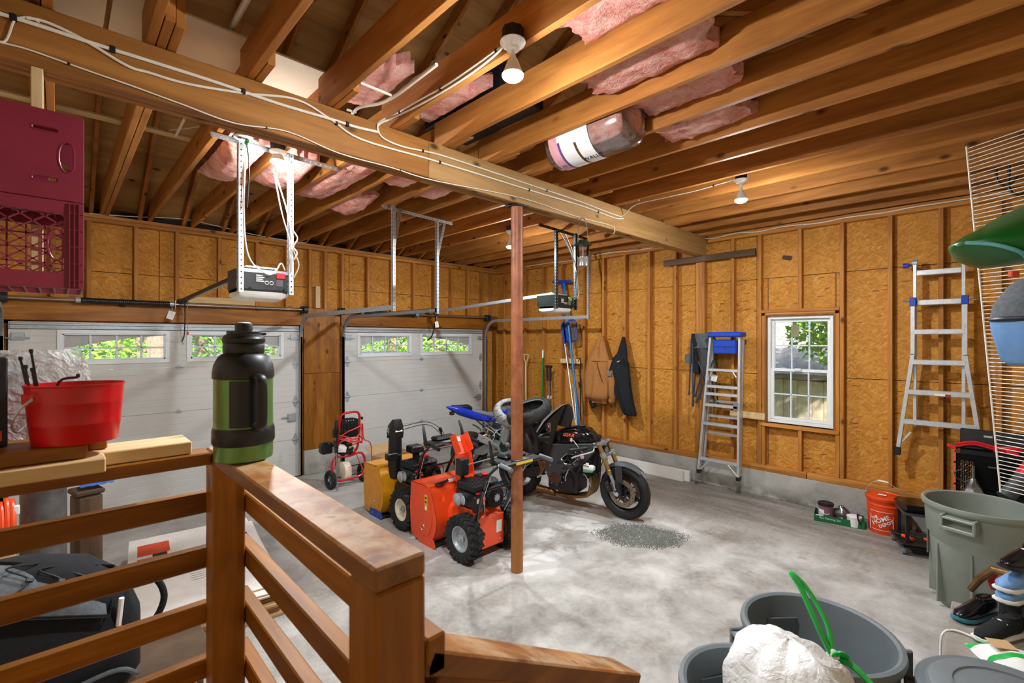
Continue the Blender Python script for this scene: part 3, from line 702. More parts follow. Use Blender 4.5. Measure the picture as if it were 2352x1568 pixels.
MB().box((fx-.008, 1.67, ZM+.0), (fx+.012, 1.74, ZM+.03), .004).build('sash_lock', 'trim_white', w1, smooth=0)
MB().box((fx+.043, 1.70, 2.03), (fx+.044, 1.79, 2.17)).build('taped_note', 'note_paper', w1, smooth=0)
# ---------------------------------------------------------------- ceiling lamps
def lamp(label, x, y, zbulb, box=(0,0), kind='flood', boxdrop=.0):
    t = thing('ceiling_lamp', label, 'lamp', (x, y, zbulb), 0, 'bare bulb lamps on the joists')
    zt = ZJ - zbulb - .002 - boxdrop
    MB().lathe([(.05, zt-.0), (.052, zt+.06)], 8).build('junction_box', 'black_plastic', t)
    MB().lathe([(.012, zt-.044), (.03, zt-.040), (.034, zt-.028), (.058, zt-.012), (.062, zt-.004), (.060, zt)], 24).build('lampholder', 'white', t)
    MB().lathe([(.013, zt-.044), (.013, .105), (.024, .085), (.045, .03), (.051, .014)], 20, cap=(True, False)).build('bulb_body', 'white', t)
    MB().lathe([(.0005, -.014), (.022, -.012), (.04, -.004), (.0495, .006), (.051, .014)], 16, cap=(False, False)).build('bulb_lens', 'bulb_light', t)
    return t
lamp('bare flood bulb hanging from the joist beside the pink insulation', 1.56, 1.61, 3.245)
lamp('bare flood bulb behind the perforated opener bracket', 1.168, 3.70, 3.30, boxdrop=.03)
lamp('bare flood bulb on the joists above the folding chair', 4.367, 1.592, 3.225)
lamp('small bare bulb glowing just behind the steel column', 4.262, 4.446, 3.20)
# ---------------------------------------------------------------- outdoors
og = mark(MB().box((-30, YF+.25, -.25), (30, 45, -.03)).box((XR+.25, -25, -1.2), (30, YF+.25, -.80)).build('ground', 'outside_ground', smooth=0), 'mossy ground outside the garage', 'ground')
dw = mark(MB().box((-14, YF+.26, -.03), (8, YF+9, -.015)).build('driveway', 'driveway', smooth=0), 'pale gravel driveway in front of the garage doors', 'driveway')
def tree(label, x, y, h, tr, spread, n, seed, mat='leaf_green', low=1.2):
    r = random.Random(seed); t = thing('leafy_tree', label, 'tree', (x, y, -.03), 0, 'trees beyond the driveway')
    MB().tube([(0, 0, 0), (.03, .02, h*.3), (-.02, .05, h*.62), (0, 0, h)], [tr*1.15, tr, tr*.8, tr*.35], 10).build('trunk', 'bark', t)
    mb = MB()
    for i in range(n):
        a = r.uniform(0, 2*PI); rr = spread*math.sqrt(r.random()); z = r.uniform(low, h)
        c = Vector((rr*math.cos(a), rr*math.sin(a), z)); L = r.uniform(.07, .16)
        mm = Matrix.Translation(c) @ Euler((r.uniform(-.9, .9), r.uniform(-.9, .9), r.uniform(0, 6.3))).to_matrix().to_4x4()
        mb.add([(-L,0,0),(0,-L*.45,.01),(L,0,-.02),(0,L*.45,.01)], [(0,1,2,3)], mm)
    mb.build('crown', mat, t, smooth=0)
for i, (u, dist, h, tr, sp, n) in enumerate(((330, 17, 6, .22, 1.25, 1500), (280, 22, 7, .2, 1.6, 1900), (372, 13.5, 6, .3, .6, 350), (225, 27, 7, .22, 1.6, 1500), (460, 15, 6, .16, 1.2, 1500), (530, 20, 7, .17, 1.5, 1900), (590, 25, 7, .2, 1.8, 1700), (640, 16, 6, .2, 1.1, 900),
                                                  (820, 24, 7, .2, 1.8, 1900), (900, 19, 7, .18, 1.6, 1900), (965, 25, 7, .2, 1.8, 1800), (1000, 20, 6, .2, 1.6, 1900), (1065, 24, 7, .2, 1.8, 1900))):
    k = ray(u, 800); p = (k[0]*dist/1.0, k[1]*dist); s = dist/math.hypot(*k[:2])
    tree('%s tree seen through the %s window of the %s garage door' % (('leafy', 'slim leafy', 'thick-trunked', 'far leafy')[i % 4], 'first' if u < 420 or 780 < u < 955 else 'second', 'wide' if u < 700 else 'narrow'), k[0]*s, k[1]*s, h, tr, sp, n, 30+i, ('leaf_green', 'leaf_dark')[i % 3 == 1], 1.0 if u != 372 else 3.0)
def parked_car():
    p = onD(890, 790, 1.0); k = ray(885, 800); s = 13.5/math.hypot(*k[:2]); t = thing('parked_car', 'dark car parked outside, seen through the narrow garage door', 'car', (k[0]*s, k[1]*s, -.015), 20)
    prof = [(-2.2,.35),(-2.25,.8),(-2.0,.98),(-1.2,1.05),(-.75,1.55),(-.2,1.66),(1.0,1.66),(1.75,1.55),(2.1,1.1),(2.2,.9),(2.2,.35)]
    m = Matrix(((1,0,0,0),(0,0,-1,0),(0,1,0,0),(0,0,0,1)))
    MB().prism(prof, -.85, .85, m).build('body', 'dark_grey', t, smooth=30)
    MB().prism([(-1.05,1.08),(-.7,1.5),(-.2,1.6),(1.0,1.6),(1.6,1.5),(1.9,1.1)], -.86, .86, m).build('windows', 'black_gloss', t, smooth=30)
    for x in (-1.35, 1.4):
        for y in (-.87, .67): MB().cyl((x, y, .33), (x, y+.2, .33), .33, 20).build('wheel', 'rubber', t)
parked_car()
def shed():
    t = thing('garden_shed', 'weathered board shed with shingled roof outside the window', 'shed', (XR+3.0, 1.9, -.72), 0)
    x = 0.0; r = random.Random(3)
    y = -2.2; i = 0
    MB().box((.03, -2.6, -.03), (2.0, 2.6, 2.22)).build('wall_core', 'shed_wood_dark', t, smooth=0)
    while y < 1.9:
        w = r.uniform(.15, .24); MB().box((0, y+.003, .02), (.03, y+w-.003, 2.0+r.uniform(-.02,.0)), .003).build('plank', 'shed_wood', t, smooth=0); y += w
    for k in range(11): MB().box((-.012, -1.15, .1+.17*k), (.018, -.78, .1+.17*k+.15), .003).build('side_board', 'shed_wood', t, smooth=0)
    MB().box((-.14, -2.6, 2.02), (-.02, 2.6, 2.10), .004).build('fascia', 'shed_wood_dark', t, smooth=0)
    for z in (.55, 1.15):
        MB().box((-.012, -.55, z), (0.0, -.10, z+.045), .002).build('strap_hinge', 'dark_steel', t, smooth=0)
    MB().box((-.03, .16, 1.24), (.0, .3, 1.28), .004).cyl((-.04, .2, 1.26), (-.04, .2, 1.10), .012, 8).build('latch', 'dark_steel', t, smooth=0)
    nr = 12
    for k in range(nr):
        z0 = 2.10 + k*.11; x0 = -.16 + k*.16
        for q in range(13):
            y0 = -2.6 + q*.4 + (.2 if k % 2 else 0); m = trans(x0, y0, z0) @ rot('Y', -35)
            MB().box((0, 0, 0), (.22, .392, .012), .002, m).build('shingle', 'shingle', t, smooth=0)
    MB().box((-.1, -2.6, 2.06), (1.8, 2.6, 2.10)).build('roof_deck', 'shed_wood_dark', t, smooth=0)
shed()
def bush(u, dist, zc, label, seed):
    k = ray(u, 800); s = dist/k[0]; r = random.Random(seed); t = thing('leafy_bush', label, 'bush', (dist, k[1]*s, -.80), 0, 'bushes around the shed')
    MB().tube([(0,0,0),(.05,.02,zc*.6),(0,.06,zc)], [.05,.04,.02], 7).build('stem', 'bark', t); mb = MB()
    for i in range(1500):
        d = Vector((r.gauss(0,1), r.gauss(0,1), r.gauss(0,1))).normalized()*r.random()**.4*.85; L = r.uniform(.05,.1)
        mm = Matrix.Translation(Vector((d.x, d.y, zc+d.z*.8))) @ Euler((r.uniform(-1,1), r.uniform(-1,1), r.uniform(0,6.3))).to_matrix().to_4x4()
        mb.add([(-L,0,0),(0,-L*.5,.01),(L,0,-.02),(0,L*.5,.01)], [(0,1,2,3)], mm)
    mb.build('foliage', 'leaf_green', t, smooth=0)
bush(1945, 8.9, 3.05, 'bright green branch hanging beside the shed roof', 5); bush(1790, 13.2, 3.9, 'green tree crown behind the shed roof', 9)
# ---------------------------------------------------------------- landing, railing and what stands on it
ld = struct('landing', 'raised wooden landing the picture is taken from', 'landing')
for i in range(9):
    board('deck_board', (XL+.01+.152*i, YB+.01, .70), (XL+.155+.152*i, 1.735, .738), 'stain_y', ld)
for y in (YB+.02, -.1, 1.69): board('rim_joist', (XL+.01, y, .56), (.42, y+.038, .699), 'stain_x', ld)
for (x, y) in ((XL+.02, 1.64), (XL+.02, -1.2), (.30, -1.2)): board('landing_post', (x, y, 0), (x+.089, y+.045, .56), 'stain_z', ld)
rl = thing('landing_railing', 'stained timber landing railing with square newel posts and flat caps', 'railing', (0, 0, 0))
RX, RY = .335, 1.645
board('newel_post', (RX, RY, 0), (RX+.089, RY+.089, 1.622), 'stain_z', rl, .004)
board('newel_post', (RX, .637, 0), (RX+.089, .726, 1.622), 'stain_z', rl, .004)
board('cap', (RX, .637, 1.623), (RX+.089, RY+.089, 1.661), 'worn_cap', rl, .004)
board('cap', (XL+.02, RY, 1.623), (RX-.002, RY+.089, 1.661), 'stain_x', rl, .004)
for z in (1.517, 1.343, 1.168, .994, .82):
    board('rail', (XL+.02, RY+.091, z-.064), (RX+.089, RY+.129, z), 'stain_x', rl, .004)
    board('rail', (RX+.091, .637, z-.064), (RX+.129, RY+.13, z), 'stain_y', rl, .004)
hr = thing('stair_handrail', 'short sloping timber handrail running down from the newel post', 'handrail', (0, 0, 0))
MB().bar((.430, .6815, 1.478), (1.07, .6815, 1.122), .089, .04, (0, 0, 1), .004).build('rail', 'worn_rail', hr, smooth=0)
MB().bar((.436, .66, 1.41), (1.05, .66, 1.068), .038, .089, (0, 0, 1), .004).build('under_rail', 'stain_x', hr, smooth=0)
board('post', (.98, .655, 0), (1.018, .70, 1.10), 'stain_z', hr)
st = struct('stairs', 'timber steps going down from the landing', 'stairs')
for i in range(3):
    board('tread', (.47+.28*i, -.30, .53-.18*i), (.47+.28*(i+1)+.02, .62, .568-.18*i), 'stain_y', st)
board('stringer', (.47, .60, 0.0), (.51, .635, .53), 'stain_z', st); board('stringer', (1.28, .60, 0), (1.31, .635, .17), 'stain_z', st)

# spare boards lying on the left cap
def loose(label, lo, hi, mat, **k): return tag(MB().box(lo, hi, .003).build('loose_board', mat, smooth=0), label, 'board', 'offcuts stacked on the railing cap')
loose('pale split plank on the railing cap, longest of the stack', (-.80, 1.655, 1.663), (.285, 1.79, 1.699), 'pale_x')
loose('pale narrow plank at the front of the railing cap', (-.80, 1.575, 1.663), (.088, 1.652, 1.699), 'pale_x')
loose('orange stained plank right under the red pail', (-.80, 1.60, 1.701), (.055, 1.80, 1.735), 'stain_x')
loose('small brown offcut beside the base of the red pail', (.058, 1.70, 1.701), (.098, 1.80, 1.735), 'stain_x')

# green drinking jug with black sleeve
jg = thing('drinking_jug', 'large green insulated jug with black lid, sleeve and handle', 'bottle', (.380, 1.49, 1.662), 0)
MB().lathe([(.066, 0), (.073, .004), (.0745, .02), (.0745, .235)], 40).build('body', 'green_bottle', jg)
MB().lathe([(.0755, .046), (.0790, .052), (.0785, .086), (.0755, .094)], 40, cap=(False, False)).build('sleeve', 'black_plastic', jg)
MB().lathe([(.0748, .228), (.0775, .23), (.0775, .246), (.074, .268), (.064, .288), (.056, .296), (.052, .298)], 40).build('shoulder', 'black_plastic', jg)
ld_ = MB().lathe([(.050, .298), (.052, .302), (.052, .322), (.050, .326), (.0525, .328), (.054, .331), (.054, .340), (.050, .345), (.049, .349), (.043, .352), (.043, .360), (.040, .362)], 40).build('lid', 'black_plastic', jg)
MB().lathe([(.022, .362), (.0225, .378), (.020, .384), (.012, .386)], 24).box((.01, -.012, .350), (.056, .012, .357), .002).build('spout_cap', 'black_plastic', ld_)
mk = lambda a, z, r=.0775: (r*math.cos(R_(a)), r*math.sin(R_(a)), z)
hd = MB()
hd.grid(lambda u, v: mk(-128 + 52*u, .10 + .125*v, .0765 + .012*(math.sin(PI*min(1, max(0, u)))*.6)), 8, 6, -.006)
MB_ = hd.build('handle_plate', 'black_plastic', jg)
MB().tube(smooth_path([mk(-84, .222, .078), mk(-84, .236, .100), mk(-84, .225, .118), mk(-84, .17, .122), mk(-84, .11, .118), mk(-84, .098, .098), mk(-84, .108, .078)], 5), .0115, 10, flat=(1.25, .8)).build('handle', 'black_plastic', jg)
# red oval pail with divider, wire handle, zip ties
pl = thing('red_pail', 'glossy red oval metal pail holding black cable ties', 'pail', (.034, 1.66, 1.737), -12); pl.scale = (.74, .95, .96)
def oval(rx, ry, n=40): return [(rx*math.cos(2*PI*i/n), ry*math.sin(2*PI*i/n)) for i in range(n)]
def loft(mb, rings, close=True, capb=True):
    n = len(rings[0]); vs = [p for r in rings for p in r]; fs = []
    for k in range(len(rings)-1):
        for i in range(n): fs.append((k*n+i, k*n+(i+1)%n, (k+1)*n+(i+1)%n, (k+1)*n+i))
    if capb: fs.append(list(range(n))[::-1])
    mb.add(vs, fs); return mb
prof = [(.112, .072, .0), (.114, .074, .004), (.121, .079, .05), (.1218, .0798, .052), (.1216, .0796, .054), (.126, .083, .105), (.1268, .0838, .107), (.1265, .0835, .109), (.131, .087, .150), (.134, .090, .153), (.134, .090, .156), (.130, .086, .156), (.126, .083, .11), (.110, .071, .006)]
body = loft(MB(), [[(x, y, z) for x, y in oval(a, b)] for a, b, z in prof]); body.add([(x, y, .006) for x, y in oval(.110, .071)], [list(range(40))])
body.build('body', 'red', pl)
MB().box((-.1, -.004, .006), (.1, .004, .135), .001).build('divider', 'red', pl, smooth=0)
for s in (-1, 1):
    MB().lathe([(.016, 0), (.016, .003), (.009, .006)], 16, trans(s*.085, -.066 if s < 0 else .066, .125) @ rot('X', 90 if s < 0 else -90)).box((s*.085-.03, -.071 if s < 0 else .066, .112), (s*.085+.03, -.066 if s < 0 else .071, .138), .002).build('ear', 'red', pl)
MB().tube(smooth_path([(-.086, -.075, .125), (-.115, -.082, .10), (-.14, -.06, .06), (-.146, .0, .035), (-.14, .05, .05), (.085, .075, .12)][:5], 5), .0035, 8).build('handle', 'galv_bright', pl)
for i, (x, y, dx, dy, h, bend) in enumerate(((-.095, .01, -.05, .01, .22, 0), (-.09, -.02, -.03, .0, .20, 0), (-.085, .02, -.035, .01, .19, 0), (-.07, -.01, -.04, .0, .24, 0), (-.075, .0, .03, .0, .16, .05), (-.08, .03, -.06, .02, .17, 0))):
    t = tag(MB().tube(smooth_path([(x, y, .008), (x+dx*.4, y+dy*.4, h*.5), (x+dx, y+dy, h), (x+dx+bend, y+dy, h+.012*bool(bend))] if bend else [(x, y, .008), (x+dx*.5, y+dy*.5, h*.5), (x+dx, y+dy, h)], 4), .0022, 6, flat=(1.6, .6)).cbox((x+dx+bend, y+dy, h+.004+.012*bool(bend)), (.010, .008, .010), .001).build('cable_tie', 'black_plastic'), ('black cable tie leaning furthest out of the red pail', 'short black cable tie in the front of the red pail', 'shortest upright black cable tie in the red pail', 'tallest black cable tie in the red pail', 'bent black cable tie hooking over the red pail', 'thin black cable tie at the back of the red pail')[i], 'cable tie', 'cable ties in the red pail')
    t.matrix_world = Matrix.LocRotScale(pl.location, pl.rotation_euler, pl.scale)
# plastic bag of parts and a carton behind the pail
bg = thing('parts_bag', 'clear plastic bag with printed pink card behind the pail', 'bag', (-.06, 1.86, 1.70), 8)
def bagf(u, v): 
    w = .125*(1-.35*v**3); x = (u-.5)*2*w + .03*v; d = .035*math.sin(PI*u)*(1-.75*v)
    return (x, -d + .010*mnoise.noise(Vector((u*5, v*5, .3))), .27*v)
def bagb(u, v):
    p = bagf(1-u, v); w = .035*math.sin(PI*u)*(1-.75*v); return (p[0], w + .01*mnoise.noise(Vector((u*5, v*5, 2.3))), p[2])
MB().grid(bagf, 12, 14).grid(bagb, 12, 14).build('film', 'film_white', bg, smooth=60)
MB().grid(lambda u, v: (-.09+.17*u, .002+.01*math.sin(3*u), .012+.15*v), 6, 4, .002).build('printed_card', 'card_print', bg)
bx = thing('dark_carton', 'dark printed carton standing at the end of the railing cap', 'carton', (-.262, 1.735, 1.736), 4)
MB().box((0, -.05, 0), (.17, .05, .22), .003).build('carton_body', 'black_print', bx, smooth=0)
for i in range(7): MB().box((.03, -.0512, .06+.014*i), (.15, -.0502, .067+.014*i)).build('print_line', 'cardboard' if i % 2 else 'grey_print', bx, smooth=0)
MB().box((.10, -.0512, .015), (.16, -.0502, .04)).build('print_patch', 'orange_print', bx, smooth=0)
gl = thing('work_glove', 'pale cream work glove lying behind the red pail', 'glove', (.055, 1.87, 1.69), 15); gl.scale = (.6, .8, .9)
MB().ell((0, 0, .045), (.06, .035, .045), 14, 8).ell((.05, 0, .05), (.04, .03, .025), 12, 7).ell((-.02, .0, .06), (.05, .03, .035), 12, 7).build('palm', 'cream', gl)
for i in range(4): MB().tube(smooth_path([(.03, -.03+.02*i, .05), (.075, -.035+.022*i, .058-.004*i), (.105, -.03+.02*i, .045)], 3), [.012]*6+[.009], 8).build('finger', 'cream', gl)
MB().box((-.09, .028, .0), (.10, .045, .085), .003).build('cuff_card', 'white_paper', gl, smooth=0)

# maroon crates hung from the beam
hg = tag(board('hanger_post', (-.083, 2.832, 2.24), (-.045, 2.92, 3.154), 'pale_z', None), 'pale upright board hanging from the beam behind the crates', 'board')
CW = Matrix(((1,0,0,0),(0,0,1,0),(0,1,0,0),(0,0,0,1)))
def crate(name, label, z0, solid):
    t = thing(name, label, 'crate', (-.256, 2.50, z0), 0, 'maroon crates hung at the beam'); W = .33; H = .335; Dp = .328; th = .012
    kid = [(.256+.001+.025+.025*math.cos(a)*(1 if math.cos(a) < 0 else .75+.25*abs(math.sin(a))), H/2+.060*math.sin(a)) for a in [2*PI*i/24 for i in range(24)]]
    slot = lambda zc: rrect(.075, .018, .0085, 4, .222, zc)
    side = rrect(W, H, .012, 3, W/2, H/2)
    if solid:
        p = plate(side, [kid, slot(H/2+.094), slot(H/2-.094)], th, .002); moved(p, trans(0, th/2, 0) @ CW).build('side_panel', 'maroon', t)
        for zc, pts in ((0, kid), (1, slot(H/2+.094)), (2, slot(H/2-.094))): MB().tube([(x, -.001, z) for x, z in pts], .0035, 6, closed=True).build('hole_rim', 'maroon', t)
        p = plate(side, [rrect(.06, .12, .02, 4, .26, H/2)], th, .002); moved(p, trans(0, Dp-th/2, 0) @ CW).build('back_panel', 'maroon', t)
    else:
        win = rrect(.215, .225, .01, 3, .165, H/2+.005); p = plate(side, [win], .02, .002); moved(p, trans(0, .01, 0) @ CW).build('side_frame', 'maroon', t)
        lt = MB(); x0, x1, q0, q1 = .058, .272, H/2-.107, H/2+.118; S = .047
        for k in range(-8, 16):
            for sg in (1, -1):                              # diagonal bars clipped to the opening
                c = q0 + k*S; a = []
                for x in (x0, x1):
                    z = c + sg*(x-x0)*.72 if sg > 0 else c + (x-x0)*-.72
                    a.append((x, z))
                (xa, za), (xb, zb) = a; 
                if max(za, zb) < q0 or min(za, zb) > q1: continue
                def cl(xa, za, xb, zb):
                    for lim, s2 in ((q0, 1), (q1, -1)):
                        if (za-lim)*s2 < 0: f = (lim-za)/(zb-za); xa, za = xa+f*(xb-xa), lim
                        if (zb-lim)*s2 < 0: f = (lim-zb)/(za-zb); xb, zb = xb+f*(xa-xb), lim
                    return xa, za, xb, zb
                xa, za, xb, zb = cl(xa, za, xb, zb)
                if abs(xa-xb) > .01: lt.bar((xa, .010, za), (xb, .010, zb), .0045, .008, (0,1,0))
        o = lt.build('lattice', 'maroon', t, smooth=0); o['kind'] = 'stuff'
        MB().tube([(x, .004, z) for x, z in [(a-.03, b) for a, b in kid]], .004, 6, closed=True).build('hand_hole_rim', 'maroon', t)
        for z in (.05, .29): MB().tube([(.085+.03*math.cos(a), .004, z+.018*math.sin(a)) for a in [2*PI*i/16 for i in range(16)]], .003, 6, closed=True).build('slot_rim', 'maroon', t)
        p = plate(side, [rrect(.24, .24, .02, 3, W/2, H/2)], th, .002); moved(p, trans(0, Dp-th/2, 0) @ CW).build('back_frame', 'maroon', t)
        bl = MB()
        for i in range(5): bl.bar((.05+.055*i, Dp-.006, .03), (.05+.055*i, Dp-.006, H-.03), .006, .006, (0,1,0))
        for i in range(4): bl.bar((.03, Dp-.006, .07+.06*i), (W-.03, Dp-.006, .07+.06*i), .006, .006)
        bl.build('back_lattice', 'maroon', t, smooth=0)
        rb = MB()
        for x in (.288, .302, .316): rb.box((x-.002, -.010, .005), (x+.002, .002, H-.005))
        for i in range(5): rb.box((.285, -.008, .03+.065*i), (.328, .002, .034+.065*i))
        rb.build('rim_ribs', 'maroon', t, smooth=0)
    for z in (0, H-th):
        if solid: MB().box((0, th, z), (W, Dp-th, z+th), .002).build('wall', 'maroon', t, smooth=0)
        else:
            g = MB()
            for i in range(9): g.box((.0+.0405*i, .02, z), (.006+.0405*i, Dp-.012, z+.01))
            for i in range(7): g.box((0, .03+.046*i, z), (W, .036+.046*i, z+.01))
            g.build('wall_grid', 'maroon', t, smooth=0)
    if solid: MB().box((0, th, th), (th, Dp-th, H-th)).build('crate_bottom', 'maroon', t, smooth=0)
    else:
        g = MB()
        for i in range(7): g.box((0, .03+.046*i, .012), (.008, .036+.046*i, H-.012))
        for i in range(7): g.box((0, .012, .02+.048*i), (.008, Dp-.012, .026+.048*i))
        g.build('crate_bottom', 'maroon', t, smooth=0)
crate('plastic_crate', 'maroon crate with solid side and kidney hand hole, upper of the two', 2.533, True)
crate('plastic_crate', 'maroon lattice milk crate, lower of the two', 2.196, False)
# ---------------------------------------------------------------- shared machine pieces
def sect(mb, secs, n=18, m=None, cap=True):
    """loft of superellipse sections (x, yc, zc, ry, rz, p) along x"""
    vs = []; fs = []
    for (x, yc, zc, ry, rz, p) in secs:
        for i in range(n):
            a = 2*PI*i/n; vs.append((x, yc + ry*sgnpow(math.cos(a), p), zc + rz*sgnpow(math.sin(a), p)))
    for k in range(len(secs)-1):
        for i in range(n): fs.append((k*n+i, k*n+(i+1)%n, (k+1)*n+(i+1)%n, (k+1)*n+i))
    if cap: fs.append(list(range(n))[::-1]); fs.append([(len(secs)-1)*n+i for i in range(n)])
    return mb.add(vs, fs, m)
AX_X = rot('Y', 90)       # local z -> world x
AX_Y = rot('X', -90)      # local z -> world y
def lug_wheel(parent, x, R, w, rimcol, side, squash=1.0):
    """chunky snow tyre on an axle along x, centred at (x,0,R)"""
    m = trans(x, 0, R) @ AX_X
    t = MB(); hw = w/2; Ri = R*.55
    t.ring([(Ri, -hw*.72), (R*.72, -hw*1.0), (R*.90, -hw*.98), (R*.955, -hw*.72), (R*.955, hw*.72), (R*.90, hw*.98), (R*.72, hw), (Ri, hw*.72)], 36, m)
    o = t.build('tire', 'rubber', parent)
    lg = MB(); n = 20
    for i in range(n):
        for s in (-1, 1):
            a = 360*(i + (.5 if s > 0 else 0))/n
            mm = m @ rot('Z', a) @ trans(R*.955, 0, s*hw*.5) @ rot('X', s*28)
            lg.box((-.012, -.016, -hw*.52), (R*.047, .016, hw*.52), .003, mm)
            mm = m @ rot('Z', a) @ trans(R*.88, 0, s*hw*.98); lg.box((-.03, -.011, -.006), (.022, .011, .006), .002, mm)
    l = lg.build('tread_lugs', 'rubber', o, smooth=0); l['kind'] = 'stuff'
    r = MB(); r.ring([(Ri*1.0, -hw*.74), (Ri*1.06, -hw*.6), (Ri*1.06, hw*.6), (Ri*1.0, hw*.74), (Ri*.9, hw*.7), (Ri*.82, hw*.30), (Ri*.3, hw*.22), (Ri*.3, -hw*.22), (Ri*.82, -hw*.30), (Ri*.9, -hw*.7)], 30, m)
    rm = r.build('rim', rimcol, parent)
    MB().lathe([(Ri*.30, -hw*.5), (Ri*.30, hw*.5)], 16, m).lathe([(.008, hw*.5), (.008, hw*.5+.02)], 8, m).lathe([(.008, -hw*.5-.02), (.008, -hw*.5)], 8, m).build('hub', 'galv', rm)
def knob(mb, p, r=.014, h=.02, d=(0,-1,0)):
    p = Vector(p); return mb.lathe([(r*.8, 0), (r, h*.35), (r*.95, h*.85), (r*.5, h)], 12, frame_to(p, p+Vector(d)))
def snow_thrower(name, label, loc, col, rim, chute, hw=.30, rz=0.0):
    t = thing(name, label, 'snow blower', loc, rz)
    for s in (-1, 1): lug_wheel(t, s*.24, .208, .135, rim, s)
    MB().cyl((-.24, 0, .208), (.24, 0, .208), .011, 10).build('axle', 'dark_steel', t)
    # tractor body
    mx = Matrix(((0,0,1,0),(1,0,0,0),(0,1,0,0),(0,0,0,1)))     # prism (x,y)->(Y,Z), extruded along X
    c = 'orange' if col == 'orange' else 'black_plastic'
    MB().prism([(-.08, .12), (.26, .12), (.28, .20), (.28, .40), (.16, .43), (-.03, .43), (-.09, .36)], -.15, .15, mx).build('tractor_body', c, t, smooth=30)
    MB().box((-.155, -.105, .09), (.155, -.088, .37), .004).build('rear_cover', c, t, smooth=0)
    MB().box((.06, -.109, .20), (.125, -.1045, .31), .001).build('data_label', 'white_paper', t, smooth=0)
    for x in (-.10, .10): MB().cyl((x, -.112, .14), (x, -.102, .14), .008, 8).build('bolt', 'steel', t)
    MB().lathe([(.018, 0), (.018, .012), (.008, .016)], 12, trans(-.1, -.104, .23) @ rot('X', 90)).build('latch_knob', 'black_plastic', t)
    # auger housing, open to the front
    hs = MB(); d0, top = .36, .56
    back = [(d0+.42, top), (d0+.12, top), (d0+.045, top-.10), (d0+.0, .34), (d0-.02, .24), (d0+.03, .10), (d0+.12, .035), (d0+.34, .02)]
    N = len(back); off = [(y+.006, z+.004) for y, z in back]
    vs = []; fs = []
    path = smooth_path([(0, y, z) for y, z in back], 3)
    for q, p in enumerate(path):
        for x in (-hw, hw): vs.append((x, p.y, p.z))
    for q in range(len(path)-1): fs.append((2*q, 2*q+2, 2*q+3, 2*q+1))
    for q, p in enumerate(path):
        nrm = (path[min(q+1, len(path)-1)] - path[max(q-1, 0)]).normalized(); ny, nz = -nrm.z, nrm.y
        for x in (-hw, hw): vs.append((x, p.y - ny*.006, p.z - nz*.006))
    b = 2*len(path)
    for q in range(len(path)-1): fs.append((b+2*q, b+2*q+1, b+2*q+3, b+2*q+2))
    fs.append((0, 1, b+1, b)); e = 2*len(path)-2; fs.append((e, b+e, b+e+1, e+1))
    hs.add(vs, fs); hs.build('auger_housing', col, t, smooth=50)
    side = [(p.y, p.z) for p in path] + [(d0+.42, .06), (d0+.44, .30)]
    for s in (-1, 1):
        sp = MB().prism(side, s*hw-.004, s*hw+.004, mx).build('side_plate', col, t, smooth=0)
        inner = [(d0+.15+(y-d0-.15)*.72+.02, .30+(z-.30)*.78) for y, z in side]
        MB().prism(inner, s*hw + (.004 if s > 0 else -.010), s*hw + (.010 if s > 0 else -.004), mx).build('embossed_panel', col, sp, smooth=0)
        kc = 'blue' if col != 'orange' else col
        MB().prism([(d0+.02, .0), (d0+.26, .0), (d0+.29, .03), (d0+.26, .085), (d0+.02, .085), (d0-.01, .03)], s*hw-.012 if s < 0 else s*hw+.004, s*hw-.004 if s < 0 else s*hw+.012, mx).build('skid_shoe', kc, t, smooth=0)
        for y in (d0+.07, d0+.2): MB().cyl((s*(hw+.004), y, .045), (s*(hw+.018), y, .045), .010, 8).build('bolt', 'steel', t)
        for a in range(3): MB().torus(.03, .003, 16, 6, trans(s*(hw+.011), d0+.2, .16) @ AX_X).build('bearing_ring', 'steel', t) if a == 0 else None
    MB().box((-hw, d0+.10, top-.01), (hw, d0+.14, top+.012), .003).build('top_brace', col, t, smooth=0)
    MB().box((-hw, d0+.02, .012), (hw, d0+.36, .03), .003).build('scraper_bar', 'dark_steel', t, smooth=0)
    au = MB(); pts = [(-hw+.02+(2*hw-.04)*i/60, d0+.22+.13*math.cos(i*.42), .21+.13*math.sin(i*.42)) for i in range(61)]
    au.tube(pts, .012, 6); au.cyl((-hw, d0+.22, .21), (hw, d0+.22, .21), .018, 10); au.build('auger', 'dark_steel', t)
    if col == 'orange':
        lb = MB().box((-hw-.0115, d0+.12, .34), (-hw-.0095, d0+.165, .49)).build('warning_label', 'yellow_print', t, smooth=0)
        MB().box((-hw-.0125, d0+.125, .345), (-hw-.0113, d0+.16, .38)).build('label_panel', 'white_paper', lb, smooth=0)
        for z in (.41, .45): MB().box((-hw-.0125, d0+.13, z), (-hw-.0113, d0+.155, z+.02)).build('label_mark', 'black_print', lb, smooth=0)
        sh = MB(); sect(sh, [(-.07, 0, 0, .004, .006, 1), (-.05, 0, 0, .035, .012, 1), (.0, 0, 0, .04, .014, 1), (.05, 0, .003, .018, .012, 1), (.14, 0, .012, .012, .010, 1), (.20, 0, .012, .012, .010, 1)], 12, trans(-.17, d0+.1, top+.02) @ rot('Z', 10))
        sh.build('clean_out_shovel', 'black_plastic', t); MB().box((-.07, d0+.085, top+.012), (.05, d0+.125, top+.04), .004).build('badge', 'white', t, smooth=0)
    # impeller drum and chute
    MB().lathe([(.17, 0), (.17, .17)], 28, trans(0, d0-.16, .27) @ AX_Y).build('impeller_drum', col if col == 'orange' else 'black_plastic', t)
    ch = MB(); cx = .02
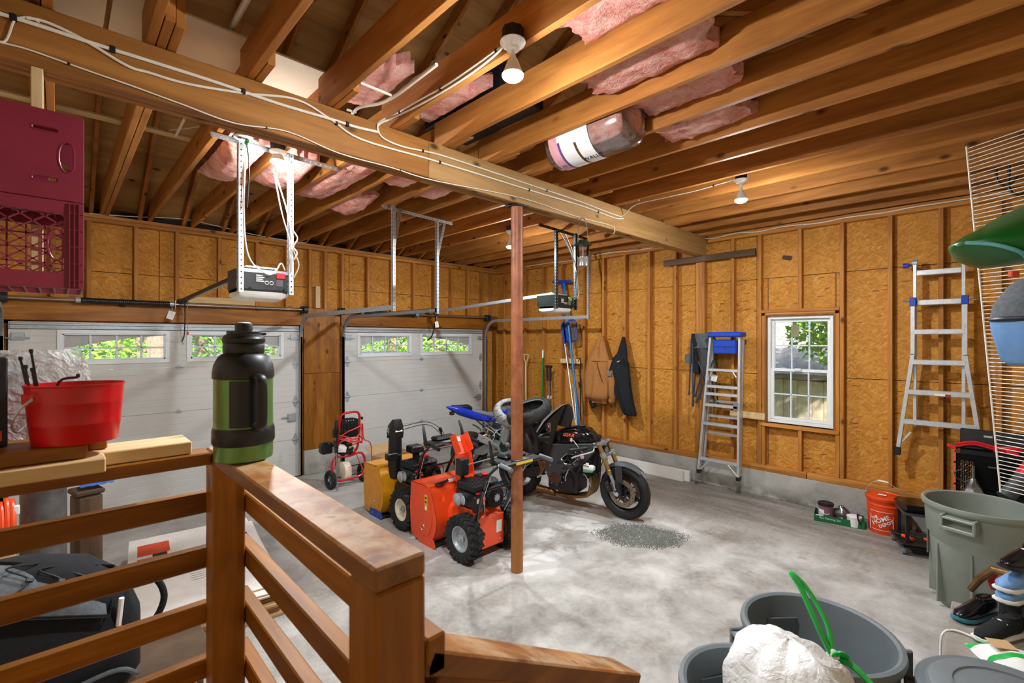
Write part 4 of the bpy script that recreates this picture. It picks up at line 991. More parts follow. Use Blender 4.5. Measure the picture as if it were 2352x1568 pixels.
    if chute == 'short':
        ch.lathe([(.10, .42), (.085, .55), (.075, .66)], 20, trans(cx, d0-.07, 0)); ch.build('chute_base', 'orange', t)
        k = MB(); k.prism([(-.075, .62), (.075, .62), (.07, .86), (-.07, .86)], -.008, .0, trans(cx, d0+.0, 0) @ Matrix(((1,0,0,0),(0,0,-1,0),(0,1,0,0),(0,0,0,1))))
        for s in (-1, 1): k.prism([(d0-.12, .60), (d0+.01, .60), (d0+.01, .86), (d0-.05, .88)], cx+s*.075-.003, cx+s*.075+.003, mx)
        k.build('chute', 'orange', t, smooth=0)
        dm = trans(cx, d0-.005, .86) @ rot('X', -32)
        df = MB().box((-.08, -.10, .0), (-.074, .006, .19), .002, dm).box((.074, -.10, .0), (.08, .006, .19), .002, dm).box((-.08, -.002, .0), (.08, .006, .19), .002, dm).build('deflector', 'orange', t, smooth=0)
        MB().box((-.03, -.0105+.0, .13), (.03, -.002, .175), .001, dm).build('warning_label', 'white_paper', df, smooth=0)
        MB().box((-.14, d0-.19, .70), (-.04, d0-.10, .86), .008).cyl((-.09, d0-.145, .55), (-.09, d0-.145, .70), .02, 10).build('chute_gearbox', 'black_plastic', t, smooth=30)
        rod0 = (-.05, d0-.19, .80)
    else:
        cy = d0+.06; secs = [(.44, .085), (.55, .078), (.57, .082), (.70, .074), (.72, .077), (.90, .072)]
        ch.lathe([(r, z) for z, r in secs], 20, trans(cx-.13, cy, 0)); ch.build('chute', 'black_plastic', t)
        k = MB(); sect(k, [(.88, 0, 0, .075, .082, .5), (.94, 0, .0, .078, .088, .5), (1.02, 0, -.01, .07, .075, .5), (1.09, 0, -.035, .05, .03, .6)], 20, trans(cx-.13, cy, 0) @ Matrix(((0,1,0,0),(0,0,1,0),(1,0,0,0),(0,0,0,1))))
        hd = k.build('chute_hood', 'black_plastic', t, smooth=50)
        MB().prism([(-.045, -.055), (.045, -.055), (.032, .055), (-.032, .055)], 0, .002, trans(cx-.13, cy-.074, 1.01) @ rot('X', 76)).build('hood_label', 'white_paper', hd, smooth=0)
        MB().cyl((cx-.23, cy, .90), (cx-.19, cy, .90), .012, 8).build('pivot_knob', 'black_plastic', t)
        MB().box((cx-.06, d0-.20, .72), (cx+.10, d0-.05, .80), .012).box((cx-.0, d0-.16, .52), (cx+.06, d0-.09, .73), .008).build('chute_gearbox', 'black_plastic', t, smooth=30)
        text_mesh('2X', .05, 'white_print', hd, trans(cx-.2165, cy, .97) @ rot('Z', -90) @ rot('X', 90) @ rot('Z', 75), 'hood_lettering')
        for q in range(2):
            MB().tube(smooth_path([(cx-.07, cy-.03, 1.0-.04*q), (cx+.12, d0-.20, 1.06-.03*q), (cx+.20, d0-.38, .98-.05*q), (cx+.16, d0-.55, .85)], 6), .004, 6).build('control_cable', 'black_plastic', t)
        rod0 = (cx+.05, d0-.19, .78)
        MB().box((-.27, d0-.06, .66), (-.14, d0+.01, .73), .006, None).cyl((-.14, d0-.025, .695), (-.08, d0-.025, .695), .012, 8).build('clean_out_tool', 'black_plastic', t, smooth=30)
    EO = trans(0, .11, 0); HO = trans(0, .13, .07)
    # engine
    ez = .43
    en = MB().at(EO).box((-.15, -.16, ez), (.14, .14, ez+.17), .02).build('engine_block', 'black_plastic', t, smooth=30)
    MB().at(EO).box((-.17, -.17, ez+.17), (.02, .10, ez+.235), .012).build('muffler_guard', 'black_matte', t, smooth=30)
    gr = MB().at(EO)
    for i in range(7): gr.box((-.16+.026*i, -.16, ez+.235), (-.148+.026*i, .09, ez+.243), .001)
    gr.build('guard_slats', 'black_plastic', t, smooth=0)
    MB().at(EO).box((.03, -.15, ez+.17), (.17, .13, ez+.25), .03).build('fuel_tank', 'black_plastic', t, smooth=30)
    knob(MB().at(EO), (.10, .0, ez+.25), .034, .026, (0,0,1)).build('fuel_cap', 'red_knob', t)
    MB().at(EO).lathe([(.095, 0), (.10, .012), (.095, .05), (.07, .06)], 28, trans(.055, -.17, ez+.10) @ rot('X', 90)).build('recoil_starter', 'black_matte', t)
    fan = MB().at(EO).lathe([(.030, 0), (.030, .004)], 20, trans(.055, -.231, ez+.10) @ rot('X', 90))
    for i in range(8): fan.box((.026, -.007, 0), (.038, .007, .004), .001, trans(.055, -.231, ez+.10) @ rot('X', 90) @ rot('Z', 45*i))
    fan.build('starter_badge', 'silver', t, smooth=0)
    pn = MB().at(EO).box((-.185, -.20, ez+.0), (-.06, -.155, ez+.15), .010).build('control_panel', 'black_plastic', t, smooth=30)
    MB().at(EO).box((-.165, -.204, ez+.085), (-.105, -.200, ez+.13), .001).build('panel_label', 'white_paper', pn, smooth=0)
    MB().at(EO).box((-.165, -.2045, ez+.118), (-.105, -.2005, ez+.13), .001).build('label_band', 'yellow_print', pn, smooth=0)
    MB().at(EO).box((-.095, -.204, ez+.06), (-.065, -.199, ez+.13), .001).build('choke_label', 'orange_print', pn, smooth=0)
    knob(MB().at(EO), (-.135, -.20, ez+.03), .022, .022).build('primer_bulb', 'red_knob', t)
    knob(MB().at(EO), (-.085, -.20, ez+.115), .014, .025).build('choke_knob', 'red_knob', t)
    MB().at(EO).box((-.14, -.18, ez+.15), (-.10, -.14, ez+.172), .005).build('ignition_key', 'red_knob', t, smooth=0)
    knob(MB().at(EO), (.15, -.16, ez+.16), .022, .03, (.5,-1,.3)).build('starter_grip', 'red_knob', t)
    MB().at(EO).tube(smooth_path([(.12, -.17, ez+.05), (.17, -.22, ez+.09), (.16, -.24, ez+.18), (.08, -.22, ez+.22)], 5), .004, 6).build('fuel_line', 'black_plastic', t)
    MB().at(EO).ell((-.205, -.05, ez+.09), (.008, .035, .045), 12, 8).build('spark_cover', 'galv', t)
    MB().at(EO).lathe([(.055, 0), (.06, .05), (.03, .07)], 18, trans(-.15, .05, ez+.07) @ rot('Y', -90)).build('exhaust_cap', 'galv', t)
    # handlebars and dash
    for s in (-1, 1):
        P = [(s*.165, -.20, .18), (s*.175, -.26, .40), (s*.20, -.36, .62), (s*.225, -.43, .74), (s*.235, -.60, .88)]
        MB().at(HO).tube(smooth_path(P, 5), .0145, 8, flat=(1.3, .8)).build('handlebar', 'black_gloss', t)
        MB().at(HO).cyl((s*.238, -.62, .885), (s*.245, -.76, .87), .019, 12).build('grip', 'grey_plastic' if col == 'orange' else 'black_plastic', t)
        lv = [(s*.232, -.52, .86), (s*.235, -.50, .96), (s*.225, -.46, 1.06)]
        MB().at(HO).tube(smooth_path(lv, 4), [.016, .017, .018, .017, .016, .015, .014, .012, .008], 8, flat=(1.2, .6)).build('drive_lever', 'black_plastic', t)
        MB().at(HO).tube([(s*.21, -.50, .84), (s*.20, -.36, .55), (s*.12, -.28, .34)], .003, 6).build('control_rod', 'steel', t)
    MB().at(HO).box((-.22, -.66, .86), (.22, -.44, .895), .012).box((-.12, -.56, .89), (.14, -.42, .93), .02).build('dash_panel', 'black_plastic', t, smooth=30)
    MB().at(HO).box((-.08, -.655, .896), (.06, -.58, .899)).build('dash_label', 'grey_print', t, smooth=0)
    MB().at(HO).box((-.10, -.665, .866), (.10, -.662, .888)).build('dash_plate', 'yellow_print' if col == 'orange' else 'silver', t, smooth=0)
    MB().at(HO).tube(smooth_path([(-.02, -.50, .92), (-.03, -.49, .98), (-.05, -.50, 1.02)], 4), [.008, .008, .008, .009, .015, .019, .020, .018, .010], 10).build('speed_lever', 'grey_plastic' if col == 'orange' else 'black_plastic', t)
    MB().tube([(-.02, -.32, .98), rod0], .006, 8).build('chute_rod', 'galv', t)
    MB().at(HO).tube([(-.24, -.36, .60), (.24, -.36, .60)], .010, 8).build('cross_tube', 'black_gloss', t)
    if col != 'orange':
        MB().at(HO).box((.10, -.45, .84), (.135, -.42, .93), .006, trans(-.30, 0, -.02)).build('trigger_lever', 'yellow_machine', t, smooth=0)
    return t
snow_thrower('snow_thrower', 'orange snow blower with chunky black tires, nearest the column', (2.88, 3.36, 0), 'orange', 'galv', 'short')
snow_thrower('snow_thrower', 'yellow and black snow blower with tall black chute behind the orange one', (2.88, 4.37, 0), 'yellow_machine', 'cream', 'tall')

# ---------------------------------------------------------------- pressure washer
def pressure_washer():
    t = thing('pressure_washer', 'red framed pressure washer with coiled red hose', 'pressure washer', (2.86, 6.22, 0), 4)
    for s in (-1, 1):
        m = trans(s*.24, 0, .125) @ AX_X; w = MB(); w.torus(.10, .026, 28, 10, m, .7, .034); o = w.build('wheel', 'rubber', t)
        r = MB(); r.ring([(.078, -.022), (.082, -.026), (.082, .026), (.078, .022)], 24, m).lathe([(.026, -.025), (.026, .025)], 14, m)
        for i in range(5): r.box((.02, -.008, -.008), (.08, .008, .008), .002, m @ rot('Z', 72*i))
        r.build('rim', 'silver', o)
        MB().tube(smooth_path([(s*.16, -.02, .42), (s*.21, -.03, .40), (s*.245, -.04, .30), (s*.205, -.06, .14), (s*.12, -.07, .10)], 5), .016, 10).build('fender_tube', 'red_paint', t)
    MB().cyl((-.24, 0, .125), (.24, 0, .125), .009, 8).build('axle', 'dark_steel', t)
    MB().tube(smooth_path([(-.17, -.02, .30), (-.165, -.03, .55), (-.135, -.05, .90), (-.12, -.06, .965), (-.07, -.07, 1.0), (.09, -.07, 1.0), (.14, -.06, .965), (.155, -.05, .90), (.155, -.03, .60), (.11, -.02, .45), (.0, -.02, .40)], 5), .0155, 10).build('handle_frame', 'red_paint', t)
    MB().tube(smooth_path([(-.17, -.02, .42), (0, -.03, .40), (.17, -.02, .42)], 4), .014, 8).build('cross_tube', 'red_paint', t)
    MB().tube([(-.12, -.07, .10), (.12, -.07, .10)], .014, 8).build('foot_tube', 'red_paint', t)
    pn = MB(); pn.prism([(-.12, .66), (.12, .66), (.125, .90), (.06, .925), (-.06, .925), (-.125, .90)], -.0, .05, Matrix(((1,0,0,0),(0,0,-1,-.02),(0,1,0,0),(0,0,0,1)))); p = pn.build('back_panel', 'black_plastic', t, smooth=0)
    for i in range(4): MB().box((-.09+.05*i, -.085, .67), (-.06+.05*i, -.07, .86), .006).build('panel_rib', 'black_plastic', p, smooth=0)
    for i in range(4): knob(MB(), (-.06+.035*i, -.075, .895), .007, .012).build('spray_nozzle', 'white' if i % 2 else 'galv', p)
    for z in (.80, .90): MB().box((.165, -.07, z), (.20, -.03, z+.02), .004).box((.185, -.07, z-.02), (.20, -.03, z+.02), .004).build('hose_hook', 'black_plastic', t, smooth=0)
    MB().box((-.13, -.02, .43), (.08, .20, .60), .03).build('engine', 'black_plastic', t, smooth=30)
    MB().box((-.36, -.01, .47), (-.19, .12, .62), .03).build('engine_shroud', 'black_plastic', t, smooth=30)
    MB().box((-.22, -.014, .48), (-.19, -.0105, .56)).build('shroud_label', 'silver', t, smooth=0)
    MB().prism([(-.18, .49), (-.06, .47), (-.05, .54), (-.09, .58), (-.16, .60)], 0, .002, Matrix(((1,0,0,0),(0,0,-1,-.075),(0,1,0,0),(0,0,0,1)))).build('hang_tag', 'white_paper', t, smooth=0)
    MB().cyl((-.02, -.05, .52), (.03, -.05, .52), .018, 12).cyl((.03, -.05, .52), (.05, -.05, .52), .010, 10).build('pump_fitting', 'gold_fork', t)
    MB().box((-.11, -.06, .43), (.06, -.0, .53), .012).build('pump', 'black_matte', t, smooth=30)
    tk = MB(); sect(tk, [(-.055, 0, 0, .10, .10, .85), (-.04, 0, 0, .125, .125, .85), (.05, 0, 0, .125, .125, .85), (.065, 0, 0, .10, .10, .85)], 24, trans(-.04, .02, .20)); tk.build('detergent_tank', 'cream', t)
    for i in range(5): MB().box((-.035, -.106, .20+.025*i), (.025, -.104, .203+.025*i)).build('print_line', 'red_paint', t, smooth=0)
    rg = random.Random(4); pts = []
    for k in range(5):
        for i in range(12):
            a = 2*PI*i/12; pts.append((.17*math.cos(a)*(1+.05*rg.uniform(-1,1)), -.08+.11*math.sin(a), .60+.04*k-.07*math.sin(a*1+k*1.3)+rg.uniform(-.012, .012)))
    pts += [(.19, -.1, .62), (.30, -.08, .55), (.345, -.05, .40), (.345, -.04, .20), (.33, -.02, .03), (.25, .05, .012)]
    MB().tube(smooth_path(pts, 3), .0075, 7).build('hose', 'red_hose', t)
    MB().tube(smooth_path([(.06, -.05, .52), (.09, -.09, .42), (.11, -.09, .36), (.20, -.08, .18), (.24, -.10, .11), (.33, -.06, .10)], 5), .0075, 7).build('hose_tail', 'red_hose', t)
    g = MB(); g.tube(smooth_path([(-.20, -.09, .92), (-.215, -.10, .86), (-.205, -.10, .78), (-.20, -.10, .72)], 4), [.02]*5+[.024]*4+[.02]*4, 10, flat=(1, 1.2)); g.box((-.26, -.12, .70), (-.225, -.08, .82), .008).box((-.24, -.115, .70), (-.195, -.085, .73), .006)
    g.cyl((-.20, -.10, .74), (-.215, -.12, .50), .016, 10); gn = g.build('spray_gun', 'black_plastic', t)
    MB().cyl((-.215, -.12, .50), (-.232, -.16, .05), .007, 8).cyl((-.232, -.16, .05), (-.234, -.164, .012), .011, 8).build('wand', 'steel', gn)
pressure_washer()
# ---------------------------------------------------------------- motorcycles (local x forward, y left)
def moto_wheel(parent, name, m, R, w, rim, discs=(), ns=3):
    """m places the wheel centre, axle along local z"""
    hw = w/2; Ri = R*.70; prof = []
    for i in range(9):
        a = -1.25 + 2.5*i/8; prof.append((R - (1-math.cos(a))*hw*.95, hw*math.sin(a)/math.sin(1.25)))
    prof += [(Ri*1.03, hw*.62), (Ri, hw*.5), (Ri, -hw*.5), (Ri*1.03, -hw*.62)]
    o = MB().ring(prof, 44, m).build('tire', 'rubber', parent); o.name = name
    g = MB()
    for i in range(14):
        for s in (-1, 1):
            P = []
            for k in range(5):
                f = k/4; aa = 2*PI*(i+(.5 if s > 0 else 0))/14 + f*.28; th = s*(.18+.75*f); rr = R - (1-math.cos(th))*hw*.95 + .0006
                P.append(m @ Vector((rr*math.cos(aa), rr*math.sin(aa), hw*math.sin(th)/math.sin(1.25))))
            g.tube(P, .0022, 4)
    q = g.build('tread_grooves', 'black_matte', o, smooth=0); q['kind'] = 'stuff'
    r = MB().ring([(Ri*1.03, -hw*.62), (Ri*1.05, -hw*.5), (Ri*.98, -hw*.44), (Ri*.92, -hw*.2), (Ri*.92, hw*.2), (Ri*.98, hw*.44), (Ri*1.05, hw*.5), (Ri*1.03, hw*.62), (Ri*.955, hw*.5), (Ri*.89, hw*.15), (Ri*.89, -hw*.15), (Ri*.955, -hw*.5)], 40, m)
    r.lathe([(.045, -hw*.55), (.045, hw*.55)], 18, m)
    for i in range(ns):
        mm = m @ rot('Z', 360*i/ns + 20); r.prism([(.03, -.03), (Ri*.92, -.014), (Ri*.92, .014), (.03, .03)], -.014, .014, mm)
    rm = r.build('rim', rim, o, smooth=40)
    for z in discs:
        d = MB().ring([(.155, z-.0025), (.155, z+.0025), (.105, z+.0025), (.105, z-.0025)], 40, m)
        o2 = d.build('brake_disc', 'rust_disc', o)
        c = MB()
        for i in range(10): c.box((.05, -.006, -.002), (.108, .006, .002), 0, m @ trans(0, 0, z) @ rot('Z', 36*i+5))
        c.ring([(.06, z-.003), (.06, z+.003), (.04, z+.003), (.04, z-.003)], 20, m)
        c.build('disc_carrier', 'black_plastic', o2, smooth=0)
        hl = MB()
        for i in range(30):
            a = 2*PI*i/30; rr = .118 + .013*(i % 3); s = 1 if z >= 0 else -1
            hl.lathe([(.0045, 0), (.0045, .0008)], 8, m @ trans(rr*math.cos(a), rr*math.sin(a), z+s*.0025 if s > 0 else z-.0033))
        hl.build('disc_holes', 'black_matte', o2, smooth=0)['kind'] = 'stuff'
    return o
def mirrored(fn):
    for s in (-1, 1): fn(s)
def bolts(parent, pts, r=.007, mat='steel', d=(0,-1,0)):
    for p in pts: MB().lathe([(r, 0), (r, .004), (r*.6, .006)], 8, frame_to(p, Vector(p)+Vector(d))).build('bolt', mat, parent)
def black_bike():
    WB = 1.42; yaw = math.degrees(math.atan2(-.98, .18))
    t = thing('motorcycle', 'black stripped-down motorcycle with gold front fork', 'motorcycle', (4.295, 4.30, 0), yaw)
    moto_wheel(t, 'rear_wheel', trans(0, 0, .315) @ AX_Y, .315, .185, 'black_plastic', (-.06,))
    steer = -5.0; ca = R_(24)
    # front end in its own frame: steering turned a little
    hx, hz = WB, .30; axis = Vector((-math.sin(ca), 0, math.cos(ca))); S = Matrix.Translation((hx, 0, hz)) @ Matrix.Rotation(R_(steer), 4, axis) @ Matrix.Translation((-hx, 0, -hz))
    moto_wheel(t, 'front_wheel', S @ trans(hx, 0, hz) @ AX_Y, .300, .120, 'black_plastic', (-.066, .066))
    off = Vector((-.035, 0, 0)); up = axis
    for s in (-1, 1):
        b0 = Vector((hx, s*.105, hz)) + Vector((-.03, 0, .0)); top = b0 + up*.56; mid = b0 + up*.24
        MB().at(S).cyl(mid, top, .026, 16).lathe([(.026, 0), (.029, .006), (.029, .04), (.026, .046)], 16, frame_to(mid-up*.02, top)).build('fork_upper', 'gold_fork', t)
        MB().at(S).cyl(b0+up*.04, mid, .020, 14).build('fork_slider', 'silver', t)
        MB().at(S).prism([(-.03, -.035), (.045, -.04), (.05, .02), (.02, .12), (-.02, .12)], -.018, .018, Matrix.Translation(b0) @ rot('X', 90)).build('axle_clamp', 'black_plastic', t, smooth=0)
        cp = MB().at(S); cp.box((-.06, -.022, -.06), (-.0, .022, .07), .01, Matrix.Translation(b0 + Vector((-.10, -s*.022, .06))) @ rot('Y', -25)); c = cp.build('brake_caliper', 'dark_steel', t, smooth=30)
        bolts(c, [S @ (b0 + Vector((-.12, s*.002 + (.0 if s > 0 else -.002), .05+.05*k))) for k in range(2)], .01, 'bronze', (0, s, 0))
        MB().at(S).cyl(b0+Vector((0, -s*.03, 0)), b0+Vector((0, s*.03, 0)), .022, 14).build('axle_nut', 'galv_bright', t)
        MB().at(S).cyl(b0+up*.40, b0+up*.46, .036, 16).box((-.03, -s*.10 if s > 0 else 0, -.016), (.03, 0 if s > 0 else .10, .016), .004, Matrix.Translation(b0+up*.43)).build('lower_clamp', 'silver', t, smooth=40)
        MB().at(S).cyl(b0+up*.555, b0+up*.585, .034, 16).build('top_clamp', 'silver', t)
        g0 = b0 + up*.54; g1 = g0 + Vector((-.26, s*.17, -.045))
        MB().at(S).cyl(g0, g1, .011, 10).build('clip_on_bar', 'silver', t); MB().at(S).cyl(g0.lerp(g1, .42), g1, .0165, 12).cyl(g1, g1+(g1-g0).normalized()*.02, .02, 12).build('grip', 'black_plastic', t)
        MB().at(S).box((-.02, -.02, -.02), (.02, .02, .02), .006, Matrix.Translation(g0.lerp(g1, .32))).build('switch_block', 'black_plastic', t, smooth=0)
        if s < 0: knob(MB().at(S), g0.lerp(g1, .32)+Vector((0,0,.02)), .012, .012, (0,0,1)).build('kill_switch', 'red_knob', t)
        L = [g0.lerp(g1, .22)+Vector((.03, s*.03, -.01)), g0.lerp(g1, .35)+Vector((.06, s*.05, -.03)), g0.lerp(g1, .75)+Vector((.05, s*.05, -.05)), g1+Vector((.03, s*.05, -.075))]
        MB().at(S).tube(smooth_path(L, 5), [.010]*4+[.008]*10+[.009, .010], 8, flat=(.7, 1.2)).build('brake_lever' if s < 0 else 'clutch_lever', 'galv_bright', t)
    MB().at(S).box((hx-.34, -.12, hz+.485), (hx-.24, .12, hz+.52), .01).build('top_yoke', 'silver', t, smooth=30)
    # mirror stalk and loose wiring at the bars
    MB().at(S).tube(smooth_path([(hx-.30, -.03, hz+.53), (hx-.26, -.05, hz+.60), (hx-.30, -.10, hz+.62), (hx-.36, -.13, hz+.64)], 5), .010, 8).build('stay_bracket', 'black_plastic', t)
    rg = random.Random(11)
    for i in range(9):
        a = Vector((hx-.30+rg.uniform(-.06, .08), rg.uniform(-.12, .12), hz+.45+rg.uniform(-.05, .1))); e = Vector((hx-.32+rg.uniform(-.1, .06), rg.uniform(-.1, .1), hz+.05+rg.uniform(0, .2)))
        m_ = a.lerp(e, .5) + Vector((rg.uniform(-.02, .10), rg.uniform(-.1, .1), rg.uniform(-.05, .12)))
        MB().tube(smooth_path([a, m_, e], 6), .005, 6).build('cable', 'black_plastic', t)
    MB().tube(smooth_path([(hx-.34, -.1, hz+.62), (hx-.42, -.12, hz+.62), (hx-.5, -.16, hz+.60)], 4), .002, 5).build('loose_wire', 'dark_steel', t)
    # front mudguard over the wheel
    fd = MB().at(S)
    def fen(u, v):
        a = R_(52 + 78*u); r = .326 + .014*(1-u); yy = (v-.5)*2; return (hx + r*math.cos(a)*(1 if True else 1), .062*yy*(.75+.25*math.sin(PI*u)), hz + r*math.sin(a) - .035*yy*yy)
    fd.grid(fen, 14, 8, .004); f = fd.build('front_mudguard', 'dark_grey', t, smooth=50)
    for s in (-1, 1): MB().at(S).prism([(-.05, .30), (.03, .31), (.035, .14), (.0, .05), (-.03, .06), (-.045, .16)], -.004, .004, Matrix.Translation((hx-.02, s*.082, hz)) @ rot('X', 90)).build('mudguard_stay', 'dark_grey', f, smooth=0)
    # tank, frame, engine
    tk = MB(); sect(tk, [(.52, 0, .79, .06, .03, .7), (.58, 0, .82, .11, .085, .7), (.72, 0, .84, .155, .12, .72), (.86, 0, .855, .165, .13, .75), (.98, 0, .85, .14, .115, .75), (1.08, 0, .82, .09, .07, .8)], 24); k = tk.build('fuel_tank', 'black_gloss', t, smooth=60)
    mt = Matrix(((-1,0,0,.80),(0,0,-1,-.168),(0,1,0,.875),(0,0,0,1)))
    tm = trans(.80, -.167, .885) @ rot('Z', 0) @ rot('X', 78); 
    text_mesh('GSX-R', .052, 'orange_print', k, tm, 'tank_lettering', .001, .002, shear=.3)
    em = MB(); em.prism([(0, .024), (.022, .010), (.006, .002), (.022, -.008), (0, -.024), (-.022, -.010), (-.006, -.002), (-.022, .008)], 0, .003, trans(.84, -.1675, .835) @ rot('X', 88)); em.build('tank_emblem', 'cream', k, smooth=0)
    MB().lathe([(.04, 0), (.042, .006), (.036, .012)], 20, trans(.90, 0, .98)).build('fuel_cap', 'dark_steel', k)
    for s in (-1, 1):
        fr = MB(); P = [(1.10, .82), (1.12, .72), (1.02, .60), (.86, .50), (.66, .40), (.52, .36), (.47, .46), (.50, .62), (.58, .75), (.86, .79)]
        hole = [(.90, .67), (.93, .63), (.84, .555), (.76, .545), (.71, .60), (.78, .665)]
        p = plate(P, [hole], .04, .006); moved(p, trans(0, s*.150, 0) @ rot('X', 90)).build('frame_spar', 'dark_grey', t, smooth=40)
        MB().tube([(x, s*.176, z) for x, z in hole], .006, 6, closed=True).build('spar_rim', 'steel', t)
        MB().tube(smooth_path([(.55, s*.10, .72), (.25, s*.10, .82), (-.05, s*.08, .90)], 4), .018, 8).build('subframe', 'black_plastic', t)
        MB().prism([(.0, .285), (.12, .26), (.46, .36), (.50, .42), (.40, .46), (.12, .37), (.0, .345)], s*.125-.016, s*.125+.016, rot('X', 90) @ Matrix.Scale(1, 4)).build('swingarm', 'black_plastic', t, smooth=0)
        pp = plate([(.40, .60), (.50, .545), (.50, .47), (.46, .40), (.44, .34), (.41, .36), (.43, .44), (.40, .50), (.36, .56)], [rrect(.05, .012, .004, 2, .44, .54), rrect(.012, .05, .004, 2, .465, .48)], .008, .001)
        moved(pp, trans(0, s*.185, 0) @ rot('X', 90)).build('rearset_plate', 'bronze', t, smooth=0)
        MB().cyl((.44, s*.19, .36), (.44, s*.27, .36), .011, 10).build('foot_peg', 'galv', t)
    MB().box((.50, -.145, .20), (.90, .145, .54), .03).build('crankcase', 'black_plastic', t, smooth=30)
    MB().box((.62, -.135, .44), (.96, .135, .74), .02, trans(.06, 0, -.0) @ rot('Y', 0)).build('cylinder_block', 'black_matte', t, smooth=30)
    cc = MB().lathe([(.088, 0), (.092, .012), (.086, .03), (.05, .036)], 28, trans(.62, -.14, .38) @ rot('X', 90)).build('clutch_cover', 'brown_dark', t)
    MB().ring([(.088, .02), (.097, .02), (.097, .028), (.088, .028)], 28, trans(.62, -.14, .38) @ rot('X', 90)).build('cover_rim', 'dark_steel', cc)
    bolts(t, [(.62+.105*math.cos(a), -.148, .38+.105*math.sin(a)) for a in [2*PI*i/9 for i in range(9)]] + [(.50, -.17, .40), (.88, -.172, .56), (.90, -.172, .70), (.56, -.172, .50)], .008, 'galv_bright')
    MB().torus(.014, .005, 14, 6, trans(.50, -.172, .41) @ AX_Y).build('pivot_ring', 'galv_bright', t)
    MB().lathe([(.07, 0), (.07, .025)], 24, trans(.80, -.14, .33) @ rot('X', 90)).build('ignition_cover', 'black_plastic', t)
    MB().box((.58, -.10, .17), (.82, .10, .26), .03).build('oil_sump', 'bronze', t, smooth=30)
    for i in range(4):
        y = -.105 + .07*i
        MB().tube(smooth_path([(.93, y, .50), (1.02, y, .46), (1.06, y, .36), (1.02, y*.9, .22), (.92, y*.7, .17), (.74, y*.4-.03, .14), (.52, -.02, .13)], 5), .0205, 10).build('exhaust_header', 'bronze', t)
    MB().cyl((.54, -.02, .13), (.30, -.05, .15), .045, 14).build('collector', 'bronze', t)
    MB().box((1.02, -.17, .42), (1.06, .17, .70), .006).build('radiator', 'black_matte', t, smooth=0)
    MB().tube(smooth_path([(1.03, -.16, .66), (.98, -.19, .62), (.96, -.19, .52), (.90, -.15, .46)], 5), .017, 8).build('coolant_hose', 'black_plastic', t)
    bt = MB(); sect(bt, [(-.05, 0, 0, .030, .035, .5), (-.045, 0, 0, .036, .045, .5), (.055, 0, .005, .036, .040, .5), (.075, 0, .01, .028, .025, .5)], 16, trans(1.07, -.20, .545)); b = bt.build('coolant_bottle', 'bottle_fluid', t, smooth=50)
    MB().lathe([(.018, 0), (.020, .01), (.016, .018)], 12, trans(1.06, -.20, .588)).build('bottle_cap', 'white', b); MB().tube([(1.0+.05*i, -.238, .583) for i in range(3)], .004, 6).build('bottle_strap', 'black_plastic', b)
    knob(MB(), (1.0, -.19, .66), .022, .03, (0, -1, .3)).build('radiator_cap', 'pink_print', t)
    for i in range(12):
        a = Vector((rg.uniform(.75, 1.05), -.15+rg.uniform(-.03, .0), rg.uniform(.40, .74))); e = a+Vector((rg.uniform(-.2, .2), rg.uniform(-.04, 0), rg.uniform(-.2, .2)))
        MB().tube(smooth_path([a, a.lerp(e, .5)+Vector((0, -.03, rg.uniform(-.04, .06))), e], 4), .006, 6).build('engine_hose', 'black_plastic' if i % 4 else 'galv', t)
    MB().box((.60, -.12, .60), (1.0, .12, .80), .02).build('airbox', 'black_matte', t, smooth=30)
    st = MB(); sect(st, [(-.22, 0, .93, .04, .03, .7), (-.1, 0, .90, .09, .055, .7), (.15, 0, .83, .13, .07, .7), (.40, 0, .78, .14, .065, .7), (.56, 0, .80, .09, .05, .7)], 20); st.build('seat_unit', 'black_plastic', t, smooth=50)
    MB().box((.08, -.10, .42), (.50, .10, .78), .03).build('battery_tray', 'black_matte', t, smooth=30)
    # side fairing left leaning on the seat
    fp = thing('fairing_panel', 'black motorcycle fairing panel propped between tires and tank', 'fairing', (0, 0, 0)); fp.matrix_world = t.matrix_basis
    MY = Matrix(((1,0,0,0),(0,0,-1,0),(0,1,0,0),(0,0,0,1)))
    def sheet(poly, y0, bow, th, nm, mat):
        mb = MB().prism(poly, -th/2, th/2, MY); zs = [p[1] for p in poly]; z0, z1 = min(zs), max(zs)
        mb.v = [(x, y + y0 + bow*((z-z0)/(z1-z0))**2, z) for x, y, z in mb.v]; mb.build(nm, mat, fp, smooth=50)
    sheet([(.745, 1.235), (.69, 1.22), (.60, 1.15), (.50, 1.05), (.42, .94), (.395, .88), (.43, .90), (.50, .99), (.56, 1.01), (.585, .93), (.565, .80), (.535, .68), (.53, .57), (.57, .64), (.62, .82), (.66, .98), (.70, 1.10)], -.215, .10, .010, 'side_blade', 'black_gloss')
    sheet([(.748, 1.24), (.68, 1.225), (.58, 1.14), (.48, 1.035), (.395, .89), (.405, .88), (.50, 1.02), (.60, 1.125), (.69, 1.205)], -.222, .10, .016, 'edge_trim', 'silver')
    sheet([(.745, 1.235), (.66, 1.12), (.60, .98), (.78, .96), (.815, 1.10), (.785, 1.2)], -.10, .03, .05, 'inner_panel', 'black_plastic')
